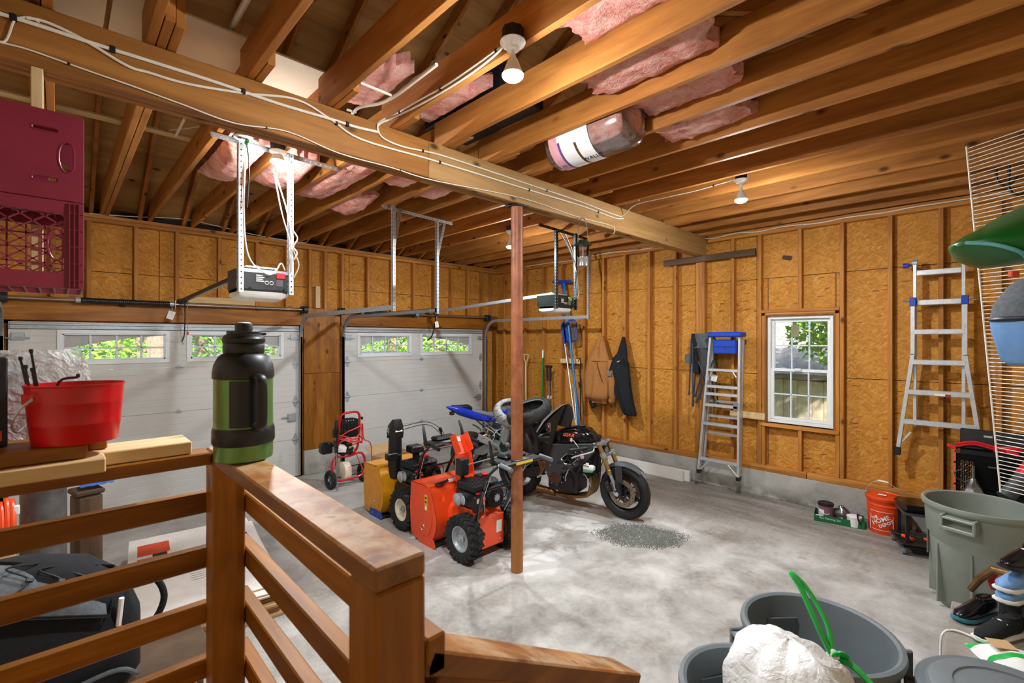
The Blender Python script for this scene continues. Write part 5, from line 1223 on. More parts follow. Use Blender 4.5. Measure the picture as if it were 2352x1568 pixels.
    # tires and black sack lying on the tail
    def tire(label, mtx, mat, groove=True):
        o = thing('worn_rubber_tire', label, 'tire', (0,0,0), 0, 'worn tires piled on the motorcycle seat'); o.matrix_world = t.matrix_basis @ mtx
        R, hw, Ri = .30, .085, .215; prof = [(R-(1-math.cos(a))*hw*.9, hw*math.sin(a)/.95) for a in [-1.25+2.5*i/8 for i in range(9)]] + [(Ri, hw*.80), (Ri-.004, hw*.62), (R-.028, hw*.5), (R-.018, 0), (R-.028, -hw*.5), (Ri-.004, -hw*.62), (Ri, -hw*.80)]
        MB().ring(prof, 44).build('carcass', mat, o, smooth=60)
        for s in (-1, 1): MB().torus(Ri+.004, .007, 40, 8, trans(0, 0, s*hw*.74)).build('bead', 'tire_white', o)
        g = MB()
        for i in range(16):
            for s in (-1, 1):
                P = [Vector(((R-(1-math.cos(th))*hw*.9+.0006)*math.cos(aa), (R-(1-math.cos(th))*hw*.9+.0006)*math.sin(aa), hw*math.sin(th)/.95)) for th, aa in [(s*(.2+.8*f), 2*PI*i/16+.2*s*f) for f in (0, .5, 1)]]
                g.tube(P, .003, 4)
        g.build('tread_grooves', 'black_matte', o, smooth=0)['kind'] = 'stuff'
    tire('dusty black tire lying tilted on the motorcycle seat', trans(.16, -.03, 1.08) @ rot('X', 20) @ rot('Y', -9), 'tire_dusty')
    tire('pale grey worn tire lying under the dusty one', trans(-.10, .05, 1.02) @ rot('X', 14) @ rot('Y', 22), 'tire_white')
    sk = thing('black_sack', 'black plastic sack draped over the motorcycle tail', 'sack', (0,0,0)); sk.matrix_world = t.matrix_basis
    def drape(u, v):
        a = 2*PI*u; r = .19 + .05*v + .03*mnoise.noise(Vector((math.cos(a)*2, math.sin(a)*2, v*3)))
        return (.14 + 1.25*r*math.cos(a), -.02 + .95*r*math.sin(a), 0.97 - .36*v + .04*mnoise.noise(Vector((math.cos(a)*3, math.sin(a)*3, 5))))
    MB().grid(drape, 40, 14).lathe([(.001, .99), (.19, .97)], 24, trans(.14, -.02, 0) @ Matrix.Diagonal((1.25, .95, 1, 1)), cap=(False, False)).build('film', 'black_gloss', sk, smooth=60)
    mr = thing('mirror_shell', 'grey motorcycle mirror resting against the tire', 'mirror', (0,0,0)); mr.matrix_world = t.matrix_basis
    MB().ell((.20, -.24, 1.0), (.075, .035, .05), 16, 10).build('shell', 'dark_grey', mr); MB().tube(smooth_path([(.26, -.24, 1.0), (.33, -.22, 1.01), (.40, -.2, .99)], 4), .011, 8).build('stalk', 'black_plastic', mr)
    # rear stand
    sd = thing('paddock_stand', 'blue tubular paddock stand under the black motorcycle', 'stand', (0,0,0)); sd.matrix_world = t.matrix_basis
    for s in (-1, 1):
        MB().tube([(-.42, s*.17, .05), (.10, s*.17, .05), (.14, s*.15, .29)], .014, 8).build('side_tube', 'blue_pole', sd)
        MB().lathe([(.035, -.016), (.035, .016)], 16, trans(.16, s*.21, .035) @ AX_Y).build('caster', 'black_plastic', sd)
        MB().cyl((.12, s*.17, .05), (.16, s*.21, .036), .008, 8).build('caster_pin', 'steel', sd)
    MB().tube([(-.42, -.17, .05), (-.42, .17, .05)], .014, 8).build('cross_tube', 'blue_pole', sd)
    sdx = MB().tube(smooth_path([(.50, .16, .30), (.48, .22, .10), (.46, .25, .008)], 4), .010, 8).build('kick_stand', 'black_plastic', t)
black_bike()
def blue_bike():
    t = thing('motorcycle', 'blue and silver sport motorcycle parked behind the black one', 'motorcycle', (4.52, 5.62, 0), -5); t.scale = (1, 1, .94)
    WB = 1.38
    moto_wheel(t, 'rear_wheel', trans(0, 0, .315) @ AX_Y, .315, .185, 'black_plastic', (-.06,))
    moto_wheel(t, 'front_wheel', trans(WB, 0, .30) @ AX_Y, .300, .120, 'black_plastic', (-.066, .066))
    for s in (-1, 1):
        a = Vector((WB-.03, s*.10, .30)); u = Vector((-.40, 0, .91))
        MB().cyl(a+u*.22, a+u*.66, .026, 14).build('fork_upper', 'silver', t); MB().cyl(a, a+u*.24, .021, 12).build('fork_slider', 'dark_steel', t)
        MB().cyl(a+u*.62, a+u*.62+Vector((-.22, s*.16, -.03)), .015, 10).build('grip', 'black_plastic', t)
        p = plate([(1.08, .82), (1.10, .70), (.90, .58), (.66, .40), (.54, .36), (.48, .44), (.50, .60), (.58, .72), (.82, .78)], [], .045, .008); moved(p, trans(0, s*.145, 0) @ rot('X', 90)).build('frame_spar', 'silver_frame', t, smooth=40)
        MB().tube([(.56, s*.12, .70), (.10, s*.11, .86)], .016, 8).build('subframe_rail', 'galv_bright', t); MB().tube([(.50, s*.12, .52), (.18, s*.11, .80)], .014, 8).build('subframe_stay', 'galv_bright', t)
        MB().prism([(.0, .285), (.16, .25), (.46, .34), (.50, .42), (.40, .47), (.14, .40), (.0, .345)], s*.125-.018, s*.125+.018, rot('X', 90) @ Matrix.Scale(1, 4)).build('swingarm', 'silver_frame', t, smooth=0)
        MB().tube(smooth_path([(.30, s*.17, .44), (.34, s*.18, .58), (.18, s*.17, .70)], 4), .012, 8).build('foot_bracket', 'galv_bright', t)
    tl = MB(); sect(tl, [(-.40, 0, 1.065, .02, .010, .8), (-.34, 0, 1.045, .06, .035, .7), (-.18, 0, .985, .10, .075, .65), (.02, 0, .905, .13, .075, .6), (.20, 0, .835, .145, .06, .6), (.42, 0, .78, .14, .045, .6)], 20); tl.build('tail_cowl', 'blue_gloss', t, smooth=40)
    ps = MB(); sect(ps, [(-.30, 0, 1.075, .03, .012, .8), (-.15, 0, 1.05, .07, .025, .8), (-.04, 0, 1.03, .08, .05, .8), (.02, 0, 1.0, .06, .045, .8)], 16); ps.build('pillion_pad', 'black_plastic', t, smooth=50)
    se = MB(); sect(se, [(.0, 0, .975, .09, .035, .8), (.16, 0, .925, .13, .05, .75), (.34, 0, .865, .13, .05, .75), (.50, 0, .85, .09, .05, .75), (.58, 0, .87, .06, .05, .75)], 18); se.build('rider_seat', 'seat_grey', t, smooth=50)
    tk = MB(); sect(tk, [(.54, 0, .84, .08, .06, .7), (.62, 0, .89, .13, .11, .7), (.78, 0, .92, .165, .135, .72), (.94, 0, .92, .16, .13, .75), (1.06, 0, .87, .12, .10, .75), (1.14, 0, .83, .06, .05, .8)], 24); k = tk.build('fuel_tank', 'blue_gloss', t, smooth=60)
    for s in (-1, 1):
        MB().prism([(.66, .86), (.86, .91), (1.02, .86), (1.0, .80), (.74, .79)], s*.166-.004, s*.166+.004, rot('X', 90) @ Matrix.Scale(1, 4) @ Matrix.Identity(4)).build('tank_panel', 'silver', k, smooth=0)
        MB().prism([(.72, .77), (.98, .79), (1.0, .72), (.76, .68)], s*.172-.004, s*.172+.004, rot('X', 90)).build('side_panel', 'cream', t, smooth=0)
    MB().box((.50, -.135, .24), (.84, .135, .52), .03).build('crankcase', 'dark_steel', t, smooth=30); MB().box((.78, -.13, .42), (.98, .13, .64), .02).build('cylinder_block', 'dark_grey', t, smooth=30)
    MB().lathe([(.10, 0), (.105, .012), (.095, .035), (.05, .042)], 28, trans(.66, -.135, .42) @ rot('X', 90)).build('clutch_cover', 'dark_steel', t)
    bolts(t, [(.66+.115*math.cos(a), -.145, .42+.115*math.sin(a)) for a in [2*PI*i/9 for i in range(9)]], .008, 'galv_bright')
    mu = MB().lathe([(.04, 0), (.055, .04), (.058, .06), (.058, .34), (.05, .38), (.03, .39)], 24, frame_to((.28, -.17, .44), (-.16, -.22, .66))); m2 = mu.build('muffler', 'galv_bright', t)
    MB().lathe([(.060, .345), (.060, .375), (.052, .392), (.03, .394)], 24, frame_to((.28, -.17, .44), (-.16, -.22, .66))).build('end_cap', 'black_plastic', m2)
    MB().box((-.03, -.003, -.015), (.03, .003, .015), 0, frame_to((.08, -.252, .55), (-.1, -.27, .64)) @ trans(0, 0, .0)).build('muffler_badge', 'red_paint', m2, smooth=0)
    MB().tube(smooth_path([(.28, -.17, .44), (.42, -.14, .36), (.56, -.06, .22), (.80, .0, .16), (1.0, .0, .30)], 5), .028, 10).build('mid_pipe', 'galv', t)
    MB().box((1.0, -.16, .40), (1.04, .16, .70), .006).build('radiator', 'black_matte', t, smooth=0)
    for s in (-1, 1): MB().tube(smooth_path([(.44, s*.15, .52), (.30, s*.17, .52), (.22, s*.18, .46)], 4), .022, 8).build('heel_guard', 'black_plastic', t)
    rg = random.Random(5)
    for i in range(14):
        a = Vector((rg.uniform(.15, .6), -.12+rg.uniform(-.04, .02), rg.uniform(.45, .75))); e = a+Vector((rg.uniform(-.2, .2), rg.uniform(-.03, .03), rg.uniform(-.15, .15)))
        MB().tube(smooth_path([a, a.lerp(e, .5)+Vector((0, -.02, rg.uniform(-.05, .05))), e], 4), .008, 6).build('frame_link', 'galv_bright' if i % 2 else 'black_plastic', t)
    MB().cyl((.28, 0, .42), (.40, 0, .70), .032, 12).build('shock_absorber', 'gold_fork', t)
    fc = MB(); sect(fc, [(1.02, 0, .88, .10, .06, .7), (1.18, 0, .90, .16, .10, .7), (1.36, 0, .84, .12, .09, .7), (1.46, 0, .78, .04, .03, .8)], 20); fc.build('nose_fairing', 'blue_gloss', t, smooth=50)
    MB().at(Matrix.Identity(4)).grid(lambda u, v: (WB + .318*math.cos(R_(30+110*u)), .06*(v-.5)*2, .30+.318*math.sin(R_(30+110*u)) - .03*((v-.5)*2)**2), 12, 6, .004).build('front_mudguard', 'blue_gloss', t, smooth=50)
    MB().box((-.34, -.03, .93), (-.28, .03, .985), .008).build('plate_lamp', 'brown_dark', t, smooth=0)
    MB().tube(smooth_path([(.50, .16, .30), (.48, .22, .10), (.46, .25, .008)], 4), .010, 8).build('kick_stand', 'black_plastic', t)
blue_bike()
# ---------------------------------------------------------------- door hardware: shafts, springs, hangers, openers
def perf_angle(mb, hb, a, b, d1, d2, w=.034, n=None):
    angle_bar(mb, a, b, w, .003, d1, d2)
    L = (Vector(b)-Vector(a)).length; n = n or int(L/.04); d1 = Vector(d1); d2 = Vector(d2)
    holes(hb, Vector(a)+d1*(w*.55)-d2*.0006, Vector(b)+d1*(w*.55)-d2*.0006, n, .0055, tuple(d2*.004))
    holes(hb, Vector(a)+d2*(w*.55)-d1*.0006, Vector(b)+d2*(w*.55)-d1*.0006, n, .0055, tuple(d1*.004))
def hanger(parent, bars, mat='galv_bright', nm='hanger_angle'):
    for a, b, d1, d2 in bars:
        mb, hb = MB(), MB(); perf_angle(mb, hb, a, b, d1, d2)
        o = mb.build(nm, mat, parent, smooth=0); q = hb.build('punched_holes', 'black_matte', o, smooth=0); q['kind'] = 'stuff'
for d, (a, b), xs in ((d1, (-.45, 2.66), (.18, .98)), (d2, (3.10, 6.20), (3.5, 4.45))):
    y, z = 7.02, 2.43
    MB().cyl((a, y, z), (b, y, z), .0125, 12).build('torsion_shaft', 'steel', d)
    sp = MB().cyl((xs[0], y, z), (xs[1], y, z), .030, 14)
    P = [(xs[0]+(xs[1]-xs[0])*i/300, y+.031*math.cos(i*.9), z+.031*math.sin(i*.9)) for i in range(301)]
    s_ = sp.build('torsion_spring', 'black_plastic', d); MB().tube(P, .003, 4).build('spring_coil', 'black_gloss', s_)
    for x in (xs[0]-.02, xs[1]+.02): MB().cyl((x-.02, y, z), (x+.02, y, z), .028, 14).build('winding_cone', 'galv', s_)
    for x in (a+.05, b-.07): MB().cyl((x-.03, y, z), (x+.03, y, z), .055, 18).box((x-.045, y-.02, z-.07), (x-.035, YF-.006, z+.05), .003).build('cable_drum', 'dark_steel', d)
    x = (xs[1]+.05); MB().box((x, y-.03, z-.05), (x+.008, YF-.006, z+.05), .002).build('bearing_plate', 'galv', d, smooth=0)
tg = thing('warning_tag', 'white paper warning tag hanging from the spring of the wide door', 'tag', (1.0, 6.97, 2.34), 0); MB().box((-.035, 0, -.10), (.035, .002, 0), .0005, rot('Y', 18)).build('card', 'white_paper', tg, smooth=0); MB().tube([(0, 0, 0), (.0, .03, .06)], .0015, 5).build('string', 'cable_plain', tg)
tg = thing('warning_tag', 'white paper tag hanging from the narrow door opener', 'tag', (4.60, 6.60, 2.30), 0); MB().box((-.035, 0, -.10), (.035, .002, 0), .0005, rot('Y', -10)).build('card', 'white_paper', tg, smooth=0); MB().tube([(0, 0, 0), (.0, .0, .085)], .0015, 5).build('string', 'cable_plain', tg)
e1 = Vector((2.53, 4.424, 2.335)); e2 = Vector((3.19, 4.575, 2.34)); e3 = Vector((6.085, 4.545, 2.36))
X_, Y_, Z_ = (1,0,0), (0,1,0), (0,0,1)
hanger(d1, [(e1+Vector((0,0,-.04)), (e1.x, e1.y, 3.415), X_, Y_), ((e1.x, e1.y+.0, 2.98), (e1.x+.12, e1.y+.06, 3.41), X_, Y_)])
hanger(d2, [(e2+Vector((0,0,-.04)), (e2.x, e2.y, 3.415), X_, Y_), ((e2.x, e2.y, 2.98), (e2.x+.14, e2.y+.05, 3.41), X_, Y_), ((2.46, 4.50, 3.415), (3.44, 4.60, 3.415), (0,0,-1), Y_), (e3+Vector((0,0,-.04)), (e3.x, e3.y, 3.415), X_, Y_), ((e3.x+.03, e3.y, 2.85), (e3.x+.18, e3.y+.1, 3.41), X_, Y_)])
def opener(name, label, x, y, z, w, hx, bar, mat, dark, raily):
    t = thing(name, label, 'door opener', (x, y, z), 0); h = .17; D = .30
    mx = Matrix(((0,0,1,0),(1,0,0,0),(0,1,0,0),(0,0,0,1)))
    MB().prism([(-.02, .02), (.0, .0), (D-.04, .0), (D, .03), (D, h), (.02, h), (-.02, h-.03)], -w/2, w/2, mx).build('housing', dark, t, smooth=0)
    b = MB(); sect(b, [(-w/2+.0, D*.45, -.005, D*.42, .03, .6), (-w/2+.04, D*.45, -.012, D*.48, .045, .6), (w/2-.05, D*.45, -.012, D*.48, .045, .6), (w/2, D*.45, -.002, D*.40, .025, .6)], 18); b.build('light_lens', 'white', t, smooth=50)
    MB().box((-w*.36, .02, h), (w*.30, D*.6, h+.02), .008).build('top_plate', 'galv', t, smooth=0)
    for q in range(4): MB().box((-w*.18, -.0215, .075+.014*q), (-w*(.02+.03*(q % 2)), -.0195, .083+.014*q)).build('caution_text', 'white_print', t, smooth=0)
    for k in range(2): MB().torus(.012, .002, 16, 6, trans(w*.03+.032*k, -.0215, .07) @ AX_Y).build('pictogram', 'white_print', t)
    MB().box((w*.22, -.0215, .05), (w*.36, -.0195, .10)).build('data_label', 'grey_print', t, smooth=0); MB().box((w*.22, -.03, .105), (w*.40, -.0195, .15), .003).build('terminal_block', 'red_knob' if dark != 'op_green' else 'green_print', t, smooth=0)
    for k in (-.3, .38): MB().lathe([(.008, 0), (.008, .004)], 10, trans(w*k, -.0185, .025) @ rot('X', 90)).build('screw_hole', 'black_matte', t)
    zz = 3.40 - z
    for s in hx:
        mb, hb = MB(), MB(); perf_angle(mb, hb, (s-.017, -.045, -.01), (s-.017, -.045, zz), X_, Y_, .036); o = mb.build('hanger_angle', mat, t, smooth=0); hb.build('punched_holes', 'black_matte' if mat != 'dark_steel' else 'galv', o, smooth=0)['kind'] = 'stuff'
        MB().box((s-.016, -.043, .03), (s+.016, .01, .06), .002).build('bracket', mat, t, smooth=0)
    mb, hb = MB(), MB(); perf_angle(mb, hb, (bar[0], -.05, zz+.012), (bar[1], -.05+bar[2], zz+.012), (0,0,-1), Y_, .036); o = mb.build('cross_angle', 'galv' if mat != 'dark_steel' else mat, t, smooth=0); hb.build('punched_holes', 'white_print' if mat != 'dark_steel' else 'galv', o, smooth=0)['kind'] = 'stuff'
    MB().bar((0, D*.6, h+.03), (0, raily-y, 2.47-z), .03, .045, ch=.004).build('drive_rail', 'black_plastic' if mat != 'dark_steel' else 'galv', t, smooth=0)
    MB().tube(smooth_path([(0, raily-y-.22, 2.43-z), (.01, raily-y-.16, 2.25-z), (.02, raily-y-.06, 2.06-z), (.02, 7.08-y, 1.98-z)], 5), .012, 6, flat=(.5, 1.4)).build('door_arm', 'black_plastic', t)
    MB().box((-.03, raily-y-.26, 2.42-z), (.03, raily-y-.16, 2.46-z), .005).box((-.025, raily-y-.03, 2.44-z), (.025, 7.10-y, 2.50-z), .004).build('trolley', 'dark_steel', t, smooth=0)
    MB().tube([(.03, raily-y-.2, 2.42-z), (.032, raily-y-.2, 2.08-z)], .003, 6).lathe([(.004, 0), (.012, .01), (.012, .03), (.004, .04)], 10, trans(.032, raily-y-.2, 2.05-z)).build('release_cord', 'red_hose', t)
    return t
o1 = opener('garage_door_opener', 'dark grey door opener on bright white perforated hangers', 1.095, 3.76, 2.345, .34, (-.167, .172), (-.35, .56, .06), 'galv_bright', 'dark_grey', 7.0)
o2 = opener('garage_door_opener', 'black door opener on dark hangers beside the lantern', 4.72, 3.93, 2.40, .36, (-.17, .22), (-.52, .58, .10), 'dark_steel', 'op_green', 7.0)
for pts, m_ in (([(-.13, -.04, 1.03), (-.15, -.05, .6), (-.12, -.05, .25), (.0, -.06, .13), (.06, -.06, .16), (.10, -.05, .22), (.13, -.04, .17)], 'cable_plain'), ([(.06, -.01, .92), (.10, -.06, .6), (.16, -.08, .35), (.17, -.06, .16)], 'cable_plain'), ([(.07, -.01, .9), (.14, -.05, .62), (.17, -.07, .4), (.16, -.05, .15)], 'cable_plain'), ([(.16, -.06, .50), (.21, -.07, .42), (.18, -.07, .34), (.22, -.07, .22), (.19, -.05, .12)], 'cable_plain'), ([(.17, -.06, .36), (.20, -.09, .30), (.17, -.05, .24), (.15, -.08, .32), (.18, -.05, .4)], 'cable_plain')):
    MB().tube(smooth_path(pts, 6), .005, 6).build('wire', m_, o1)
for k in range(4): MB().tube(smooth_path([(-.1+.05*k, 0, .98), (.10+.02*k, -.03, .75), (.21+.01*k, -.05, .5-.05*k), (.2+.02*k, -.05, .2), (.22, -.03, .1)], 5), .0045, 6).build('wire', 'cable_white' if k % 2 else 'grey_plastic', o2)
def outlet(label, x, y):
    t = thing('ceiling_outlet', label, 'outlet', (x, y, ZJ), 0); MB().box((-.06, -.06, -.01), (.06, .06, -.001), .003).build('box', 'black_plastic', t, smooth=0)
    MB().lathe([(.058, -.02), (.062, -.016), (.060, -.010)], 24).build('cover', 'white', t); MB().lathe([(.014, -.022), (.014, -.02)], 12, trans(-.025, 0, 0)).build('socket_face', 'dark_steel', t)
    MB().box((.01, -.02, -.055), (.035, .02, -.02), .006).build('plug', 'green_dark', t, smooth=0); MB().tube(smooth_path([(.02, 0, -.05), (.03, -.02, -.2), (.02, -.02, -.5)], 4), .004, 6).build('flex', 'black_plastic', t)
outlet('round white ceiling outlet with dark plug above the opener', .93, 3.66)
# ---------------------------------------------------------------- cables
def cable(label, pts, r=.006, mat='cable_white', ties=(), n=5, grp='white electric cables'):
    t = thing('electric_cable', label, 'cable', tuple(pts[0]), 0, grp); o = Vector(pts[0]); P = smooth_path([Vector(p)-o for p in pts], n)
    MB().tube(P, r, 7).build('sheath', mat, t)
    for k in ties: p = P[min(len(P)-1, int(k*(len(P)-1)))]; MB().cbox(p, (r*2.6, r*2.6, r*3.4), r*.4).build('staple', 'black_plastic', t, smooth=0)
B = lambda *L: [onY(u, v, 2.817) for u, v in L]
cable('thick white cable running along the upper face of the beam', B((-60, 12), (0, 31), (85, 57), (200, 95), (350, 142), (500, 190), (640, 238), (755, 272), (820, 292), (868, 303)), .0085, ties=(.16, .38, .62, .86))
cable('white cable sagging below the thick one on the beam', B((60, 40), (110, 52), (190, 90), (290, 150), (340, 166), (430, 192), (560, 214), (680, 228), (760, 274), (830, 320), (985, 365), (1100, 400), (1215, 436), (1340, 474), (1410, 500), (1432, 502)), .0065, ties=(.55, .68, .8, .9))
cable('thin wire running low along the beam to the lantern', B((0, 97), (60, 112), (140, 140), (230, 172), (300, 196), (420, 240), (540, 283), (660, 302), (780, 352), (900, 385), (1000, 415), (1200, 455), (1320, 496), (1400, 517), (1412, 530), (1408, 537)), .0035, ties=(.15, .45, .62))
cable('white cable looping up the beam by the top corner', B((-20, 90), (8, 96), (20, 80), (30, 52), (42, 42), (70, 40), (90, 52)), .0045)
J = lambda *L: [onX(u, v, 1.590) for u, v in L]
cable('pair cable clipped along the joist to the first bulb', B((870, 305), (868, 285)) + J((885, 272), (910, 262), (960, 232), (1025, 196), (1090, 152), (1140, 116)) + [Vector((1.575, 1.66, 3.44))], .006, ties=(.4, .62, .88))
cable('second cable clipped along the joist to the first bulb', B((869, 303), (867, 292), (876, 282)) + J((900, 272), (965, 240), (1030, 203), (1095, 160), (1143, 121)) + [Vector((1.565, 1.67, 3.44))], .006)
cable('upper cable along the beam to the bulb above the folding chair', B((868, 303), (885, 320), (930, 338), (1005, 354), (1110, 388), (1235, 430), (1330, 462), (1415, 494), (1432, 494)) + [onZ(u, v, 3.405) for u, v in ((1460, 470), (1520, 455), (1600, 437), (1660, 420), (1690, 412))], .006, ties=(.2, .4, .9))
Wc = lambda *L: [onX(u, v, 6.452) for u, v in L]
cable('white cable along the top plate right of the beam', Wc((1606, 547), (1640, 547), (1690, 535), (1740, 532), (1800, 520), (1880, 512), (1940, 500), (2030, 488), (2100, 475), (2220, 457), (2330, 440)), .007, ties=())
cable('white cable along the top plate left of the beam', Wc((1208, 612), (1260, 604), (1300, 600), (1350, 590), (1400, 580), (1440, 577), (1500, 569)), .007)
cable('thin wire along the top of the door wall', [onY(u, v, 7.104) for u, v in ((205, 490), (300, 497), (420, 503), (520, 524), (600, 542), (680, 555), (705, 555), (716, 533))], .005)
cable('cable lying over the joists near the crates', [onZ(u, v, 3.655) for u, v in ((90, 240), (180, 258), (280, 280), (360, 298), (420, 295), (470, 288))], .006)
def plate_rod(label, pts, r=.008): return tag(MB().tube(smooth_path(pts, 4), r, 8).build('white_rod', 'cable_white'), label, 'rod', 'white metal rods on the joists')
Q = lambda z, *L: [onZ(u, v, z) for u, v in L]
sb = thing('shelf_bracket', 'white tubular shelf bracket lying across the joists', 'bracket', tuple(onZ(800, 272, 3.5)), 0); o_ = sb.location
MB().tube([p-o_ for p in smooth_path(Q(3.48, (802, 275), (822, 248), (870, 238), (905, 222), (955, 185), (1003, 148)), 4)], .010, 8).build('arm', 'cable_white', sb); MB().tube([p-o_ for p in Q(3.49, (828, 190), (907, 222))], .008, 8).build('brace', 'cable_white', sb); MB().tube([p-o_ for p in Q(3.48, (797, 252), (818, 258))], .008, 8).build('peg', 'cable_white', sb)
plate_rod('white rod poking down above the beam at the top edge', Q(3.68, (527, 72), (575, -15)), .016); plate_rod('short white rod behind the first joists', Q(3.6, (404, 312), (424, 272)), .010)
# ---------------------------------------------------------------- pink insulation
def insul(label, x0, x1, y0, y1, z0, z1, seed, drop=0.0, rag=.05):
    nu, nv = 14, 22; off = Vector((seed*3.1, seed*1.7, seed))
    def f(u, v):
        e = rag*mnoise.noise(off+Vector((u*3, v*4, 0))); yy = y0+(y1-y0)*v + (rag*2.2*mnoise.noise(off+Vector((u*6, 9, v))) if v in (0, 1) else 0)
        ed = min(1, 5*min(u, 1-u), 6*min(v, 1-v)); b = .016*mnoise.noise(off+Vector((u*5, v*9, 3))) + .010*mnoise.noise(off+Vector((u*16, v*26, 3)))
        return (x0+(x1-x0)*u, yy, z0 - drop*math.sin(PI*v)*(u*(1-u)*4) + b + (1-ed)*.045)
    mb = MB().grid(lambda u, v: f(1-u, v), nu, nv).grid(lambda u, v: (f(u, v)[0], f(u, v)[1], z1 + .02*mnoise.noise(off+Vector((u*4, v*6, 8)))), nu, nv)
    for vv in (0, 1): mb.grid(lambda u, v: (f(u, vv)[0], f(u, vv)[1], f(u, vv)[2]*(1-v) + (z1)*v), nu, 2)
    return tag(mb.build('insulation_batt', 'insulation', smooth=70), label, 'insulation', 'pink insulation batts stuffed between joists')
jb = lambda i: JX[i] + .042
insul('large pink batt between joists beside the first bulb', 1.645, 2.03, .95, 1.52, 3.53, 3.63, 1, .0)
insul('pink batt torn at its end, second past the first bulb', 2.08, 2.47, .98, 1.72, 3.478, 3.6, 2, .0)
insul('pink batt between joists above the plastic-wrapped roll', 2.52, 2.905, 1.04, 1.66, 3.478, 3.6, 3, .0)
insul('pink batt drooping below the joists, last of the row', 2.96, 3.34, 1.16, 1.74, 3.455, 3.58, 4, .01)
insul('pink batt bulging behind the white opener hangers', .88, 1.16, 3.82, 4.9, 3.42, 3.58, 5, .07)
insul('pink batt hanging beside the second bulb', 1.25, 1.56, 3.9, 4.75, 3.42, 3.56, 6, .08)
insul('long pink strip behind the end of the opener cross bar', 1.69, 1.99, 3.5, 4.95, 3.425, 3.53, 7, .02)
insul('torn pink flap with dangling thread by the door wall', 2.13, 2.38, 4.45, 5.15, 3.42, 3.50, 8, .07)
insul('small pink scrap under the beam, first of two', 2.13, 2.40, 3.55, 3.98, 3.43, 3.5, 9, .0); insul('small pink scrap under the beam, second of two', 2.56, 2.82, 3.72, 4.1, 3.43, 3.5, 10, .0)
insul('pink batt lying above the white shelf bracket', 1.26, 1.58, 2.5, 3.1, 3.60, 3.72, 11, .02); insul('dim pink batt in the bay beyond the bracket', 1.69, 2.03, 2.35, 3.0, 3.60, 3.72, 12, .02)
rb = thing('insulation_roll', 'plastic-wrapped insulation roll with printed label between joists', 'roll', (2.70, 1.98, 3.44), 0)
MB().lathe([(.06, -.34), (.13, -.335), (.165, -.30), (.17, 0), (.165, .30), (.13, .335), (.06, .34)], 28, AX_Y).build('pink_core', 'insulation', rb, smooth=60)
MB().lathe([(.08, -.35), (.14, -.34), (.176, -.30), (.180, 0), (.176, .30), (.14, .34), (.08, .35)], 28, AX_Y, cap=(False, False)).build('wrap', 'clear_film', rb, smooth=60)
wr_ = MB().lathe([(.1815, -.08), (.1815, .26)], 20, AX_Y, cap=(False, False), arc=(R_(20), R_(190))).build('label_wrap', 'white_paper', rb, smooth=60)
MB().lathe([(.1822, .185), (.1822, .26)], 20, AX_Y, cap=(False, False), arc=(R_(20), R_(190))).build('pink_print', 'pink_print', wr_, smooth=60); MB().lathe([(.1825, .165), (.1825, .185)], 20, AX_Y, cap=(False, False), arc=(R_(60), R_(160))).build('purple_band', 'purple_print', wr_, smooth=60); MB().lathe([(.1825, .03), (.1825, .05)], 20, AX_Y, cap=(False, False), arc=(R_(60), R_(150))).build('brown_band', 'bronze', wr_, smooth=60)
text_mesh('WALLS', .05, 'black_print', rb, Matrix.Translation((-.04, -.03, -.1795)) @ rot('Y', 13) @ rot('X', 180) @ rot('Z', 90), 'label_lettering')
text_mesh('R DE FI', .035, 'purple_print', rb, Matrix.Translation((-.04, .215, -.1805)) @ rot('Y', 13) @ rot('X', 180) @ rot('Z', 90), 'label_lettering')
sp_ = thing('speaker_box', 'black perforated metal case lying on the joists', 'speaker', (2.26, 2.70, ZJ+.207), 0); MB().box((-.2, -.46, 0), (.22, .42, .2), .01).build('case', 'black_plastic', sp_, smooth=0)
for y in (-.44, .0): MB().box((-.19, y, -.0012), (.21, y+.4, -.0002)).build('grille', 'perforated_black', sp_, smooth=0)
# ---------------------------------------------------------------- lantern on the beam
ln = thing('hanging_lantern', 'clear glass camping lantern hanging from the beam', 'lantern', (3.626, 2.775, 2.70), 0)
MB().lathe([(.048, 0), (.052, .004), (.050, .07), (.054, .078), (.054, .085)], 24).build('base', 'silver', ln)
MB().lathe([(.050, .086), (.056, .12), (.062, .20)], 24, cap=(False, False)).build('globe', 'lantern_glass', ln); MB().cyl((0, 0, .08), (0, 0, .19), .006, 8).build('mantle_tube', 'silver', ln)
MB().lathe([(.082, .20), (.086, .205), (.080, .215), (.055, .235), (.040, .250), (.0, .256)], 24).build('hood', 'green_dark2', ln)
MB().tube(smooth_path([(-.075, 0, .21), (-.07, 0, .36), (-.035, 0, .45), (.0, .0, .465), (.035, 0, .45), (.07, 0, .36), (.075, 0, .21)], 4), .003, 6).build('bail', 'dark_steel', ln)
MB().tube([(0, .0, .463), (0, .048, .475)], .004, 6).build('hook', 'steel', ln)
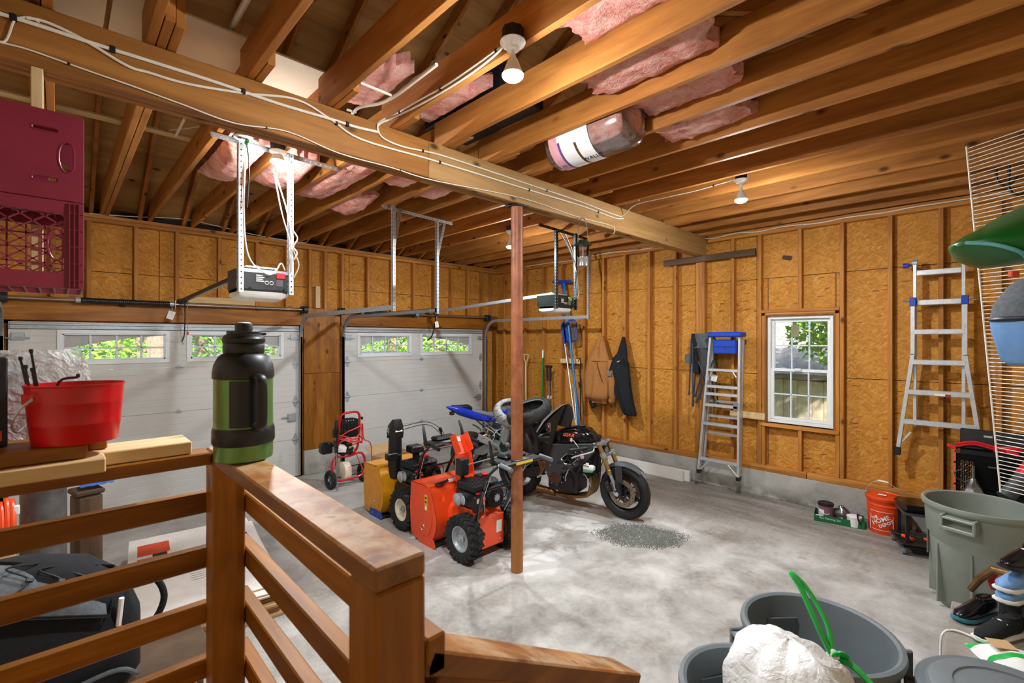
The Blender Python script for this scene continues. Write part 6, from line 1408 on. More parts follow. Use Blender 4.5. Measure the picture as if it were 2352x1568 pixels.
# ---------------------------------------------------------------- things hung on or leaning at the right wall
tag(MB().bar((6.44, 3.437, 3.115), (6.44, 2.17, 3.125), .038, .085, ch=.003).build('plank', 'dark_wood_y', smooth=0), 'dark weathered board nailed across studs below the beam end', 'board')
tag(MB().box((6.435, 2.06, .975), (6.458, 2.49, 1.06), .002).build('plank', 'pale_y', smooth=0), 'short pale board nailed beside the window sill', 'board')
for i, (x, y0, y1) in enumerate(((6.315, 3.09, 5.6), (6.375, 3.02, 5.4))):
    tag(MB().box((x, y0, .0), (x+.045, y1, .145), .002).build('trim_plank', 'white_plank', smooth=0), ('white painted plank lying along the footing, nearer the bike', 'white painted plank lying against the footing, further back')[i], 'plank', 'white planks along the footing')
def channel_rail(mb, a, b, w=.066, t=.026, up=(1,0,0)): mb.bar(a, b, w, t, up, .002)
def step_ladder():
    t = thing('step_ladder', 'aluminium step ladder with blue top hung on the wall', 'step ladder', (6.33, 2.55, .19), 0); H = 1.86
    L0, L1, R0, R1 = .28, .115, -.235, -.255        # y at foot / top of the two front rails
    ly = lambda z: L0+(L1-L0)*z/H; ry = lambda z: R0+(R1-R0)*z/H
    for a, b in ((L0, L1), (R0, R1)):
        MB().bar((-.06, a, .04), (-.06, b, H), .028, .07, (1,0,0), .002).build('front_rail', 'aluminium', t, smooth=0); MB().bar((.04, a-.02*(1 if a > 0 else -1), .10), (.04, b, H-.05), .022, .045, (1,0,0), .002).build('rear_rail', 'aluminium', t, smooth=0)
        MB().box((-.10, a-.022, .0), (-.02, a+.022, .05), .004).build('foot', 'black_plastic', t, smooth=0)
    for i, z in enumerate((.20, .68, .93, 1.08, 1.18, 1.40)):
        MB().box((-.10, ry(z)+.012, z-.012), (-.03, ly(z)-.012, z+.022), .003).build('step', 'aluminium', t, smooth=0)
    for z in (.55, .78, .98): MB().bar((.04, ry(z)+.012, z), (.04, ly(z)-.012, z), .02, .035, ch=.003).build('rear_brace', 'alu_matte', t, smooth=0)
    for s, y in ((1, ly(.2)), (-1, ry(.2))): MB().tube([(-.09, y-s*.13, .19), (-.09, y-s*.012, .06)], .011, 6).build('knee_brace', 'aluminium', t); MB().tube([(-.09, y-s*.06-.1*(s>0), 1.385), (-.09, y-s*.02-.13*(s>0), 1.32)], .009, 6).build('knee_brace', 'aluminium', t)
    MB().box((-.14, R1-.035, H-.02), (.06, L1+.03, H+.045), .015).build('top_cap', 'blue', t, smooth=30)
    tr = MB().box((-.09, R1+.045, H-.24), (.0, L1-.03, H-.06), .012).build('paint_shelf', 'blue', t, smooth=30)
    MB().box((-.10, R1+.05, H-.15), (-.088, L1-.035, H-.135), .004).build('shelf_rib', 'blue', tr, smooth=0); MB().lathe([(.018, 0), (.018, .004)], 16, trans(-.0905, (R1+L1)/2, H-.165) @ rot('Y', -90)).build('shelf_hole', 'brown_dark', tr)
    MB().box((-.10, ry(.75)-.0, .9), (-.096, ry(.75)+.06, 1.0)).build('sticker', 'grey_print', t, smooth=0)
step_ladder()
MB().prism(rrect(.11, .055, .012), 0, .0015, Matrix.Translation(onX(1808, 592, XR+.0895)) @ rot('Z', -90) @ rot('X', 90) @ rot('Z', -14)).build('dark_flake', 'brown_dark', wr, smooth=0)
def multi_ladder():
    t = thing('folding_ladder', 'aluminium multi-position ladder with flared legs on the wall', 'ladder', (6.40, .42, .82), 0); zt = 1.97
    yl, yr = .185, -.18
    for s, y in ((1, yl), (-1, yr)):
        MB().bar((0, y, .28), (0, y, zt), .028, .055, (1,0,0), .002).build('inner_rail', 'aluminium', t, smooth=0)
        MB().bar((-.04, y+s*.012, 1.02), (-.04, y+s*.012, 1.60), .034, .065, (1,0,0), .002).build('outer_rail', 'aluminium', t, smooth=0)
        MB().bar((-.04, y+s*.012, 1.03), (-.04, y+s*.135, .0), .034, .065, (1,0,0), .002).build('flared_leg', 'aluminium', t, smooth=0)
        MB().box((-.08, y+s*.135-.025, -.03), (.0, y+s*.135+.025, .055), .004).build('foot', 'black_plastic', t, smooth=0)
        MB().box((-.08, y+s*.012-.025, 1.52), (-.0, y+s*.012+.025, 1.61), .004).build('locking_sleeve', 'blue', t, smooth=0); MB().cyl((-.05, y+s*.03, 1.565), (-.05, y+s*.09, 1.565), .010, 8).build('lock_pin', 'steel', t)
        MB().lathe([(.035, -.02), (.035, .02)], 16, trans(0, y, zt) @ AX_Y).build('hinge', 'galv', t); MB().cyl((0, y+s*.02, zt-.02), (0, y+s*.05, zt-.02), .012, 8).cyl((0, y+s*.05, zt-.02), (0, y+s*.095, zt-.02), .026, 12).build('hinge_knob', 'blue', t)
        if s > 0: MB().bar((-.04, y+.03, .22), (-.04, y+s*.11, .10), .02, .02, (1,0,0)).build('leg_brace', 'aluminium', t, smooth=0)
    for i, z in enumerate((1.87, 1.565)): MB().box((-.03, yr+.014, z-.035), (.03, yl-.014, z+.02), .005).build('rung', 'aluminium', t, smooth=0)
    for i, z in enumerate((1.265, .955, .645, .335)):
        e = .012 if z > 1.03 else .012 + .123*(1.03-z)/1.03
        MB().box((-.075, yr-e, z-.035), (-.02, yl+e, z+.018), .006).build('rung', 'aluminium', t, smooth=0)
    MB().box((-.078, -.09, .615), (-.0755, .03, .635)).build('warning_label', 'white_paper', t, smooth=0); MB().box((-.0795, -.09, .615), (-.0785, -.05, .635)).build('label_patch', 'red_paint', t, smooth=0)
multi_ladder()
def camp_chair():
    t = thing('folding_chair', 'grey folded camping chair hung on the wall by the ladder', 'camp chair', (6.45, 2.79, 1.10), 0)
    for i, (y0, z0, y1, z1) in enumerate(((.20, .03, .12, .96), (.16, .12, -.02, .72), (-.02, .12, .10, .72), (-.12, .0, -.02, .80), (-.17, .03, -.10, .90), (.22, .15, .20, .90), (.06, .1, .02, .9), (.10, .05, -.12, .62), (-.14, .08, .08, .60), (.14, .0, .16, .85))):
        MB().cyl((-.02-.015*i, y0, z0), (-.02-.012*i, y1, z1), .011, 8).cyl((-.02-.015*i, y0, z0-.03), (-.02-.015*i, y0, z0+.02), .016, 8).build('frame_tube', 'dark_grey', t)
    def fold(u, v): return (-.09-.03*math.sin(PI*u)-.015*math.cos(8*u+3*v), -.13+.27*u+.03*v*(u-.5), .98-.20*v)
    MB().grid(fold, 14, 6, .02).build('back_fabric', 'grey_fabric', t, smooth=60)
    MB().grid(lambda u, v: (-.10-.02*math.sin(PI*u)-.012*math.cos(9*u), -.09+.20*u*(1-.55*v)+.05*v, .78-.40*v), 12, 10, .02).build('seat_fabric', 'dark_grey', t, smooth=60)
    MB().grid(lambda u, v: (-.07-.02*math.sin(6*v), .10+.10*u, .98-.55*v), 4, 8, .05).build('side_fabric', 'black_cloth', t, smooth=60)
    MB().lathe([(.045, 0), (.05, .10), (.052, .13)], 16, trans(-.05, .25, .56)).build('cup_holder', 'grey_fabric', t)
    MB().box((-.135, -.10, .36), (-.132, -.02, .45), 0, rot('X', 12)).build('care_label', 'white_paper', t, smooth=0)
camp_chair()
def garment(name, label, loc, secs, mat, n=26, seed=0, extra=None):
    """hanging cloth body: secs of (z, half-width along y, half-depth, y shift)"""
    t = thing(name, label, 'jacket', loc, 0); S = secs
    def f(u, v):
        k = v*(len(S)-1); i = min(len(S)-2, int(k)); q = k-i; z, w, d, sh = [S[i][j]*(1-q)+S[i+1][j]*q for j in range(4)]
        a = 2*PI*u; w2 = w*(1+.10*mnoise.noise(Vector((u*4+seed, v*3, seed)))); d2 = d*(1+.22*math.sin(a*6+v*5)+.18*math.sin(a*11-v*7)+.5*mnoise.noise(Vector((math.cos(a)*2, math.sin(a)*2, v*5+seed))))
        return (-d - d2*math.sin(a), sh + w2*math.cos(a), z)
    MB().grid(f, n, 22).build('shell', mat, t, smooth=70); return t
ja = garment('work_jacket', 'tan canvas work jacket hanging on the stud wall', (6.45, 4.53, 2.06), [(0, .02, .02, 0), (-.12, .09, .05, .01), (-.36, .19, .08, .02), (-.42, .215, .09, .02), (-.75, .25, .10, .04), (-1.0, .25, .10, .06), (-1.06, .20, .08, .06), (-1.10, .19, .07, .06)], 'tan_jacket', seed=1)
MB().tube(smooth_path([(-.05, .215, -.40), (-.13, .17, -.41), (-.185, .05, -.415), (-.185, -.05, -.415), (-.13, -.15, -.41), (-.05, -.19, -.40)], 5), .005, 6).build('yoke_seam', 'brown_dark', ja)
MB().tube(smooth_path([(-.19, -.02, -.44), (-.205, -.08, -.60), (-.20, -.13, -.74)], 5), .006, 6).build('zip', 'brown_dark', ja)
MB().tube(smooth_path([(-.10, -.22, -.40), (-.13, -.27, -.70), (-.10, -.26, -1.0), (-.09, -.22, -1.05)], 5), [.06]*5+[.068]*5+[.055]*5+[.05], 12).build('sleeve', 'tan_jacket', ja); MB().tube(smooth_path([(-.09, .16, -1.08), (-.10, .10, -1.17)], 3), .05, 12).build('cuff', 'black_cloth', ja)
jk = garment('work_jacket', 'black hooded jacket hanging beside the tan one', (6.45, 4.12, 2.04), [(0, .02, .02, 0), (-.12, .06, .03, .0), (-.26, .09, .05, .0), (-.34, .13, .07, .03), (-.55, .19, .09, .05), (-.80, .17, .09, .0), (-1.0, .13, .08, -.08), (-1.18, .12, .07, -.14), (-1.22, .10, .06, -.15)], 'black_cloth', seed=4)
MB().box((-.215, .02, -.63), (-.205, .10, -.55), .004, rot('X', 8)).build('emblem_patch', 'grey_print', jk, smooth=0); MB().box((-.2, .13, -.36), (-.17, .17, -.35), .002, rot('X', -25)).build('pocket_tab', 'white_print', jk, smooth=0); MB().tube(smooth_path([(-.12, -.10, -.36), (-.14, -.17, -.42), (-.12, -.14, -.5)], 4), .012, 8).build('sleeve_tab', 'black_cloth', jk)
def pole(name, label, cat, a, b, r, mat, grp=None):
    t = thing(name, label, cat, tuple(b), 0, grp); MB().cyl((0,0,0), Vector(a)-Vector(b), r, 12).build('shaft', mat, t); return t, Vector(a)-Vector(b)
fa, fb = Vector((6.40, 5.316, 3.02)), Vector((6.02, 4.60, 0.0)); p1, v1 = pole('push_broom', 'long blue pole with wide blue head leaning on the wall', 'broom', fa, fb, .018, 'blue_pole')
MB().box((-.025, -.17, -.03), (.02, .25, .02), .008, Matrix.Translation(v1) @ rot('X', 4)).box((-.02, -.03, -.13), (.015, .05, -.02), .008, Matrix.Translation(v1)).build('head', 'blue', p1, smooth=0)
for lab, u0, v0, u1, v1_, sz, off in (('mesh pool skimmer net with silver pole, broad net', 1314, 738, 1322, 925, .16, .0), ('narrow blue pool brush frame with silver pole', 1297, 742, 1317, 925, .07, .0)):
    a = onX(u0, v0+20, 6.36); b = onX(u1, v1_, 6.12); b = a + (b-a)*((a.z-.0)/(a.z-b.z)); p, vv = pole('pool_skimmer', lab, 'pool net', a+Vector((0,0,-.2)), b, .013, 'galv_bright', 'pool cleaning poles')
    rr = rrect(sz*1.35, .36, .06, 5); fm = Matrix.Translation(vv+Vector((-.0, 0, .19))) @ rot('Z', 90) @ rot('X', 90) @ rot('Z', -8)
    MB().at(fm).tube([(x, y, 0) for x, y in rr], .010, 8, closed=True).build('net_frame', 'blue', p); q = MB().at(fm).add([(x, y, 0) for x, y in rr], [list(range(len(rr)))]).build('net', 'net_mesh' if sz > .1 else 'blue', p, smooth=0); MB().cyl(vv-Vector((0,0,.12)), vv+Vector((0,0,.02)), .017, 10).build('socket', 'blue', p)
tt = thing('broom_handle', 'green broom handle with white tip leaning on the wall', 'broom', (6.26, 5.72, 0), 0); MB().cyl((0,0,0), (.13,.085,1.66), .016, 10).build('shaft', 'green_mower', tt); MB().cyl((.13,.085,1.66), (.14,.092,1.80), .0165, 10).build('tip', 'white', tt); MB().box((-.06, -.15, 0), (.03, .15, .05), .01).build('bristle_head', 'black_plastic', tt, smooth=0)
for i in range(2):
    y = 5.70-.07*i; tt = thing('trekking_pole', ('purple marked trekking pole leaning on the wall', 'black trekking pole next to the purple marked one')[i], 'trekking pole', (6.27, y-.15, 0), 0, 'trekking poles'); MB().cyl((0,0,0), (.10,.12,1.30), .009, 8).build('shaft', ('purple_print', 'dark_steel')[i], tt); MB().tube([(.10,.12,1.25), (.105,.13,1.50)], [.018, .022], 10).box((.07,.10,1.49), (.14,.16,1.53), .008).build('grip', 'black_plastic', tt)
    for k in range(4): MB().cyl((.10*.2*k+.01,.12*.2*k+.01,1.3*(.2*k+.12)), (.10*.2*k+.015,.12*.2*k+.015,1.3*(.2*k+.16)), .0105, 8).build('band', 'white_print', tt)
tt = thing('garden_shovel', 'wooden D-handled shovel standing behind the column', 'shovel', (6.27, 6.12, 0), 0); MB().cyl((0,0,.3), (.09,.09,1.55), .017, 10).tube(smooth_path([(.09,.09,1.54), (.095,.13,1.62), (.1,.15,1.70)], 4), .012, 8).tube(smooth_path([(.09,.09,1.54), (.095,.05,1.62), (.1,.03,1.70)], 4), .012, 8).cyl((.1,.02,1.71), (.1,.16,1.71), .015, 10).build('handle', 'pale_z', tt); MB().grid(lambda u, v: (-.04+.03*math.sin(PI*u), -.11+.22*u, .02+.30*v), 8, 6, .003).build('blade', 'dark_steel', tt)
tt = thing('bow_saw', 'pale wooden bar with thin black metal loop hung on a stud', 'tool', (6.42, 5.18, 1.62), 0); MB().box((-.02, -.22, -.04), (.02, .22, .04), .004).build('wood_bar', 'pale_y', tt, smooth=0); MB().tube(smooth_path([(-.025, -.19, .0), (-.025, -.215, .05), (-.025, -.235, .0), (-.025, -.235, -.6), (-.025, -.235, -1.0)], 4), .008, 8).build('metal_loop', 'black_plastic', tt); MB().tube([(-.025, -.2, -.35), (-.025, -.22, -.45)], .015, 8).build('clip', 'brown_dark', tt)
# ---------------------------------------------------------------- floor things by the right wall
bk = thing('plastic_bucket', 'orange hardware store bucket with lid and wire handle', 'bucket', (6.19, .83, 0), 0)
MB().lathe([(.128, 0), (.130, .005), (.146, .28), (.150, .285), (.150, .30), (.147, .305), (.152, .335), (.156, .34), (.156, .355)], 36).build('body', 'orange_bucket', bk); MB().lathe([(.157, .340), (.160, .345), (.160, .372), (.154, .378), (.148, .370), (.0, .368)], 36).build('lid', 'orange_bucket', bk)
MB().tube(smooth_path([(0, .16, .33), (-.02, .16, .40), (-.03, .09, .50), (-.03, .02, .525), (-.03, -.05, .515), (-.02, -.15, .42), (0, -.16, .33)], 5), .003, 6).build('handle', 'galv', bk); MB().cyl((-.03, .05, .528), (-.03, -.04, .522), .009, 8).build('hand_grip', 'white', bk)
MB().box((-.03, -.02, .3785), (.02, .05, .3795)).build('lid_sticker', 'white_paper', bk, smooth=0)
rr_ = .1395; ang0 = 178
lm = lambda a, z: Matrix.Translation((0,0,0)) @ rot('Z', a) @ trans(.134+.016*(z/.28), 0, z) @ rot('Y', -3.3) @ rot('Z', 90) @ rot('X', 90)
fr_ = MB()
for (z, h) in ((.045, .004), (.235, .004)): fr_.lathe([(.1345+.018*z/.28, z), (.1345+.018*(z+h)/.28, z+h)], 14, rot('Z', ang0-40), cap=(False, False), arc=(0, R_(80)))
for a in (ang0-40, ang0+40): fr_.box((-.002, -.002, -.095), (.002, .002, .095), 0, lm(a, .14) @ rot('X', -90) @ rot('X', 90) @ rot('X', 90))
fr_.build('printed_frame', 'white_print', bk, smooth=60)
for tx, dx, dy, sz in (('THE', -.035, .052, .036), ('HOME', .0, .010, .062), ('DEPOT', .022, -.040, .044)):
    o = text_mesh(tx, sz, 'white_print', bk, trans(0,0,0), 'lettering', .0002, .0012); me = o.data     # wrap the flat print round the bucket
    for v in me.vertices:
        x, y = v.co.x+dx, v.co.y+dy; ca, sa = math.cos(R_(32)), math.sin(R_(32)); xx, yy = x*ca - y*sa, x*sa + y*ca; z = .14 + yy; a = R_(ang0) + xx/.142; r = .1352 + .0165*z/.28 + v.co.z
        v.co = (r*math.cos(a), r*math.sin(a), z)
gb = thing('paint_tray_box', 'low green cardboard box of painting supplies by the wall', 'box', (6.17, 1.22, 0), 10.5); bl = MB(); a, b, h = .12, .225, .075
for lo, hi in (((-a, -b, 0), (a, b, .004)), ((-a, -b, 0), (-a+.004, b, h)), ((a-.004, -b, 0), (a, b, h)), ((-a, -b, 0), (a, -b+.004, h)), ((-a, b-.004, 0), (a, b, h))): bl.box(lo, hi)
bl.build('tray', 'green_box', gb, smooth=0); gm = trans(-a-.0008, 0, 0) @ rot('Z', -90) @ rot('X', 90)
text_mesh('9pc Painting Set', .03, 'white_print', gb, trans(-a-.0008, .08, .045) @ rot('Z', -90) @ rot('X', 90), 'lettering', .0002); text_mesh('9"', .03, 'white_print', gb, trans(-a-.0008, -.14, .04) @ rot('Z', -90) @ rot('X', 90), 'lettering', .0002); MB().box((-a-.0012, .14, .064), (-a, .21, .074)).build('brand_flash', 'white_print', gb, smooth=0)
pc = thing('paint_can', 'mauve paint can with black lid in the green box', 'paint can', (6.13, 1.335, .005), 0); MB().lathe([(.072, 0), (.072, .155), (.075, .16)], 28).build('body', 'dusty_pink', pc); MB().lathe([(.076, .158), (.078, .165), (.076, .185), (.06, .19), (.058, .184), (.0, .182)], 28).build('lid', 'black_plastic', pc); MB().lathe([(.0725, .01), (.0725, .12)], 8, cap=(False, False), arc=(R_(130), R_(180))).build('label', 'white_paper', pc); MB().tube(smooth_path([(-.04, .07, .13), (-.08, .03, .10), (-.085, -.02, .08), (-.07, -.05, .09)], 4), .003, 6).build('bail', 'white', pc)
pc = thing('putty_tub', 'white tub with drippy lid in the green box', 'tub', (6.13, 1.075, .005), 0); MB().lathe([(.062, 0), (.066, .09), (.069, .092), (.069, .104), (.05, .112), (.0, .114)], 24).build('body', 'white', pc); MB().torus(.05, .008, 22, 6, trans(-.02, -.05, .09) @ rot('X', 70)).build('tape_roll', 'black_plastic', pc)
pc = thing('plastic_wrap', 'crumpled clear plastic wrap in the green box', 'plastic wrap', (6.19, 1.20, .005), 0); MB().grid(lambda u, v: (lambda a, z: ((.06+.025*mnoise.noise(Vector((a*2, z*3, 1))))*math.cos(a)*math.sin(PI*(.1+.85*z)), (.085+.03*mnoise.noise(Vector((a*3, z*3, 4))))*math.sin(a)*math.sin(PI*(.1+.85*z)), .17*z+.02*mnoise.noise(Vector((a*2, z*6, 7)))))(2*PI*u, v), 20, 10).build('film', 'bag_film', pc, smooth=70)
pc = thing('scraper_tool', 'small orange handled scraper in the green box', 'tool', (6.10, 1.17, .01), 60); MB().box((-.05, -.012, .02), (.03, .012, .045), .006).build('handle', 'orange', pc, smooth=0); MB().box((.03, -.025, .03), (.08, .025, .034)).build('blade', 'steel', pc, smooth=0)
gt = mark(MB().build('absorbent_grit', 'olive_gravel', smooth=0) if False else None, None) if False else None
mb = MB(); rg = random.Random(21); c0 = Vector((4.27, 2.52, 0)); U = Vector((.46, -.66, 0)).normalized(); V = Vector((.66, .46, 0)).normalized()
def blob(a): return 1 + .22*mnoise.noise(Vector((math.cos(a)*1.4, math.sin(a)*1.4, 2.2)))
ring = [c0 + U*(.42*blob(2*PI*i/48)*math.cos(2*PI*i/48)) + V*(.27*blob(2*PI*i/48)*math.sin(2*PI*i/48)) for i in range(48)]
for i in range(9000):
    a = rg.uniform(0, 2*PI); r = math.sqrt(rg.random())*rg.choice((.8, .95, 1.0, 1.12))*blob(a); p = c0 + U*(.42*r*math.cos(a)) + V*(.27*r*math.sin(a)); s = rg.uniform(.002, .0055)
    mb.add([(p.x-s, p.y-s, .001), (p.x+s, p.y-s*.6, .001), (p.x, p.y+s, .001), (p.x, p.y, .004+s*1.2)], [(0,1,3), (1,2,3), (2,0,3)])
g = mb.build('absorbent_grit', 'olive_gravel', smooth=0); tag(g, 'patch of grey-green absorbent grit spilled on the floor', 'grit', kind='stuff')
# ---------------------------------------------------------------- bins at the right
def trash_can(label, x, y, h, R0, R1, rz=0.0, ledge=True, gp='grey_plastic'):
    t = thing('trash_can', label, 'trash can', (x, y, 0), rz, 'grey round trash cans')
    o = [(R0-.012, 0), (R0, .012), (R0+(R1-R0)*.55, h*.62), (R0+(R1-R0)*.6, h*.66), (R1-.012, h*.70), (R1-.004, h*.93), (R1+.012, h*.945), (R1+.018, h*.97), (R1+.014, h*.995), (R1, h), (R1-.012, h*.99), (R1-.016, h*.94)]
    o += [(R1-.022, h*.71), (R1-.034, h*.67), (R0+(R1-R0)*.5-.012, h*.60), (R0-.012, .02), (.0005, .016)]
    MB().lathe(o, 56, cap=(True, False)).build('body', gp, t, smooth=40)
    for k in range(8):
        a = 45*k+10; MB().box((R0-.002, -.006, .03), (R0+.012+(R1-R0)*.5, .006, h*.60), .003, rot('Z', a)).build('rib', gp, t, smooth=0)
    for s in (0, 180):
        m = rot('Z', s); hb = MB()
        hb.box((R1-.012, -.10, h*.80), (R1+.055, -.08, h*.94), .005, m).box((R1-.012, .08, h*.80), (R1+.055, .10, h*.94), .005, m).box((R1+.035, -.10, h*.80), (R1+.056, .10, h*.835), .006, m).box((R1-.01, -.10, h*.90), (R1+.056, .10, h*.925), .006, m)
        hb.build('handle', gp, t, smooth=0)
    if ledge:
        for s in (90, 270): MB().box((R1-.034, -.075, h*.40), (R1-.026, .075, h*.86), .004, rot('Z', s)).build('inner_panel', gp, t, smooth=0)
    return t
trash_can('tall grey trash can standing alone by the black cabinet', 4.94, .10, .78, .235, .315, 163, True, 'can_olive')
trash_can('empty dirty grey trash can in the middle of the three near bins', 2.37, .546, .75, .22, .285, 138)
trash_can('grey trash can with the white tied garbage bag inside', 1.80, .60, .75, .19, .25, 150)
lc = trash_can('grey trash can with closed lid, closest to the shoe bench', 2.41, -.045, .70, .20, .245, 100, False)
lid = thing('round_bin_cover', 'grey domed lid lying on the near trash can', 'lid', (2.41, -.045, .702), 20); lid.scale = (.85, .85, 1)
MB().lathe([(.318, -.02), (.322, -.015), (.322, .012), (.31, .020), (.285, .018), (.275, .028), (.25, .034), (.0, .045)], 56).build('disc', 'grey_plastic', lid, smooth=30)
MB().torus(.20, .008, 48, 6, trans(0, 0, .036)).build('raised_ring', 'grey_plastic', lid); MB().box((-.05, -.018, .04), (.05, .018, .075), .01).build('lid_handle', 'grey_plastic', lid, smooth=0)
gb_ = thing('garbage_bag', 'white garbage bag tied with bright green straps', 'garbage bag', (1.875, .52, .42), 0)
def bagsurf(u, v):
    a = 2*PI*u; th = PI*(.0005+.92*v); n1 = mnoise.noise(Vector((math.cos(a)*1.6, math.sin(a)*1.6, v*2.2))); n2 = mnoise.noise(Vector((math.cos(a)*4, math.sin(a)*4, v*6+3))); r = .205*math.sin(th)**.8*(1+.22*n1+.09*n2) + .006*math.sin(a*9+n1*4)*math.sin(th)
    return (r*math.cos(a) + .03*n2*math.sin(th), r*math.sin(a), .30 + .21*math.cos(th)*(1+.12*n1) + .02*n2*math.sin(th))
MB().grid(lambda u, v: bagsurf(1-u, v), 60, 36).build('film', 'bag_white', gb_, smooth=75)
kt = Vector(bagsurf(0.90, .33)) + Vector((.012, -.012, .012))
MB().ell(kt, (.022, .022, .03), 12, 8).build('gathered_neck', 'bag_white', gb_)
for k in range(7): MB().tube(smooth_path([kt, kt+Vector((-.03, .02, -.002)), Vector(bagsurf(.90+.03*(k-3), .27+.0*k))+Vector((0,0,.002)), Vector(bagsurf(.90+.05*(k-3), .18))], 4), [.010, .009, .009, .008, .008, .007, .006, .006, .005, .004, .003, .002, .001], 6).build('bag_pleat', 'bag_white', gb_)
for P, w in (([kt, kt+Vector((.0, .05, .10)), kt+Vector((.03, .11, .20)), kt+Vector((.04, .14, .235)), kt+Vector((.08, .10, .18)), kt+Vector((.06, .03, .08)), kt], .019), ([kt, kt+Vector((.02, -.05, -.01)), kt+Vector((.03, -.10, -.05)), kt+Vector((.02, -.16, -.10))], .02), ([kt, kt+Vector((-.01, -.02, .03)), kt+Vector((.03, -.03, .0)), kt], .016)):
    MB().tube(smooth_path(P, 6), w, 8, flat=(1, .45)).build('tie_strap', 'green_tie', gb_, smooth=60)
# ---------------------------------------------------------------- shoe bench
bn = thing('shoe_bench', 'grey weathered low wooden bench carrying shoes', 'bench', (0, 0, 0))
for i in range(4): MB().box((2.98, -.52+.18*i, .415), (3.82, -.345+.18*i, .45), .006).build('top_plank', 'grey_wood', bn, smooth=0)
for x in (3.05, 3.72):
    for y in (-.46, .12): MB().box((x, y, 0), (x+.05, y+.05, .414), .004).build('leg', 'grey_wood', bn, smooth=0)
def shoe(name, label, x, y, z, rz, mat, sole, L=.29, laces=True, cat='shoe', grp=None, tilt=0):
    t = thing(name, label, cat, (x, y, z), rz, grp); 
    if tilt: t.rotation_euler.x = R_(tilt)
    s = MB(); sect(s, [(-L*.5, 0, .018, .028, .016, .6), (-L*.42, 0, .016, .038, .016, .5), (0, .004, .014, .036, .014, .5), (L*.28, 0, .014, .048, .014, .5), (L*.45, -.004, .018, .038, .013, .6), (L*.5, -.004, .022, .018, .010, .7)], 16); s.build('sole', sole, t, smooth=40)
    u = MB(); sect(u, [(-L*.48, 0, .06, .024, .045, .8), (-L*.36, 0, .065, .036, .055, .8), (-L*.1, 0, .06, .037, .05, .8), (L*.15, 0, .045, .042, .036, .8), (L*.36, -.002, .036, .040, .024, .8), (L*.48, -.004, .03, .018, .012, .8)], 16); u.build('upper', mat, t, smooth=60)
    MB().torus(.034, .008, 20, 6, trans(-L*.27, 0, .105) @ Matrix.Diagonal((1.5, .85, 1, 1))).build('collar', mat, t)
    if laces:
        for k in range(5): xx = L*(-.03+.075*k); MB().tube([(xx, -.03, .085-.10*k*.11), (xx+.006, 0, .098-.12*k*.11), (xx, .03, .085-.10*k*.11)], .005, 6).build('lace', 'white_print', t)
    return t
shoe('sneaker', 'black and white sneaker with lettering on its side', 3.50, -.0, .452, 150, 'black_cloth', 'white', .30); shoe('sneaker', 'dark trainer with teal stripe behind the black and white one', 3.66, .09, .452, 150, 'black_gloss', 'teal_print', .28, False)
text_mesh('USED', .05, 'white_print', bn, trans(3.43, .033, .50) @ rot('Z', 150) @ rot('X', 90) @ rot('Y', 180) @ rot('X', 0), 'side_lettering') if False else None
for i, z in enumerate((.60, .66)): shoe('clog', ('pale blue lined clog, lower of the stacked pair', 'pale blue lined clog, upper of the stacked pair')[i], 3.70, -.07, z, 150, 'light_blue', 'white', .27, False)
bx_ = thing('shoe_box', 'dark grey box holding up the pale blue clogs', 'box', (3.72, -.14, .452), -30); MB().box((-.11, -.1, 0), (.11, .10, .145), .004).build('carton_body', 'black_print', bx_, smooth=0)
shoe('boot', 'black leather boot on top of the stacked shoes', 3.73, -.09, .775, 150, 'black_gloss', 'black_plastic', .28, True)
br_ = thing('hand_brush', 'brown wooden brush with red strap beside the clogs', 'brush', (3.74, .02, .66), 70); MB().tube([(-.12, 0, .07), (0, 0, .06), (.06, 0, -.02), (.10, 0, -.10)], [.02, .022, .02, .016], 10).build('handle', 'bronze', br_); MB().tube(smooth_path([(.0, -.03, .04), (.03, -.05, -.02), (.02, -.06, -.07)], 4), .016, 8).build('strap', 'red_knob', br_)
sg = thing('seed_bag', 'green and white printed bag lying at the end of the bench', 'bag', (3.24, -.06, .452), 30)
MB().grid(lambda u, v: (-.16+.32*u, -.12+.24*v, .07*math.sin(PI*u)**.5*math.sin(PI*v)**.5 + .008*mnoise.noise(Vector((u*6, v*6, 2)))), 18, 14, .004).build('sack', 'white_paper', sg, smooth=60)
for k, (a, b) in enumerate(((0, .14), (.42, .52), (.86, 1))): MB().grid(lambda u, v: (-.16+.32*(a+(b-a)*u), -.12+.24*v, .0012+.07*math.sin(PI*(a+(b-a)*u))**.5*math.sin(PI*v)**.5 + .008*mnoise.noise(Vector(((a+(b-a)*u)*6, v*6, 2)))), 6, 14).build('green_print', 'green_tie', sg, smooth=60)
MB().box((.02, -.02, .074), (.10, .07, .078), .002).build('tan_label', 'cardboard', sg, smooth=0)
cable('thin white cord drooping over the bench end', [Vector((3.36, .215, .30)), Vector((3.38, .21, .43)), Vector((3.42, .16, .459)), Vector((3.40, .05, .457)), Vector((3.38, -.02, .47))], .005, 'cable_plain', (), 5, 'white electric cables')
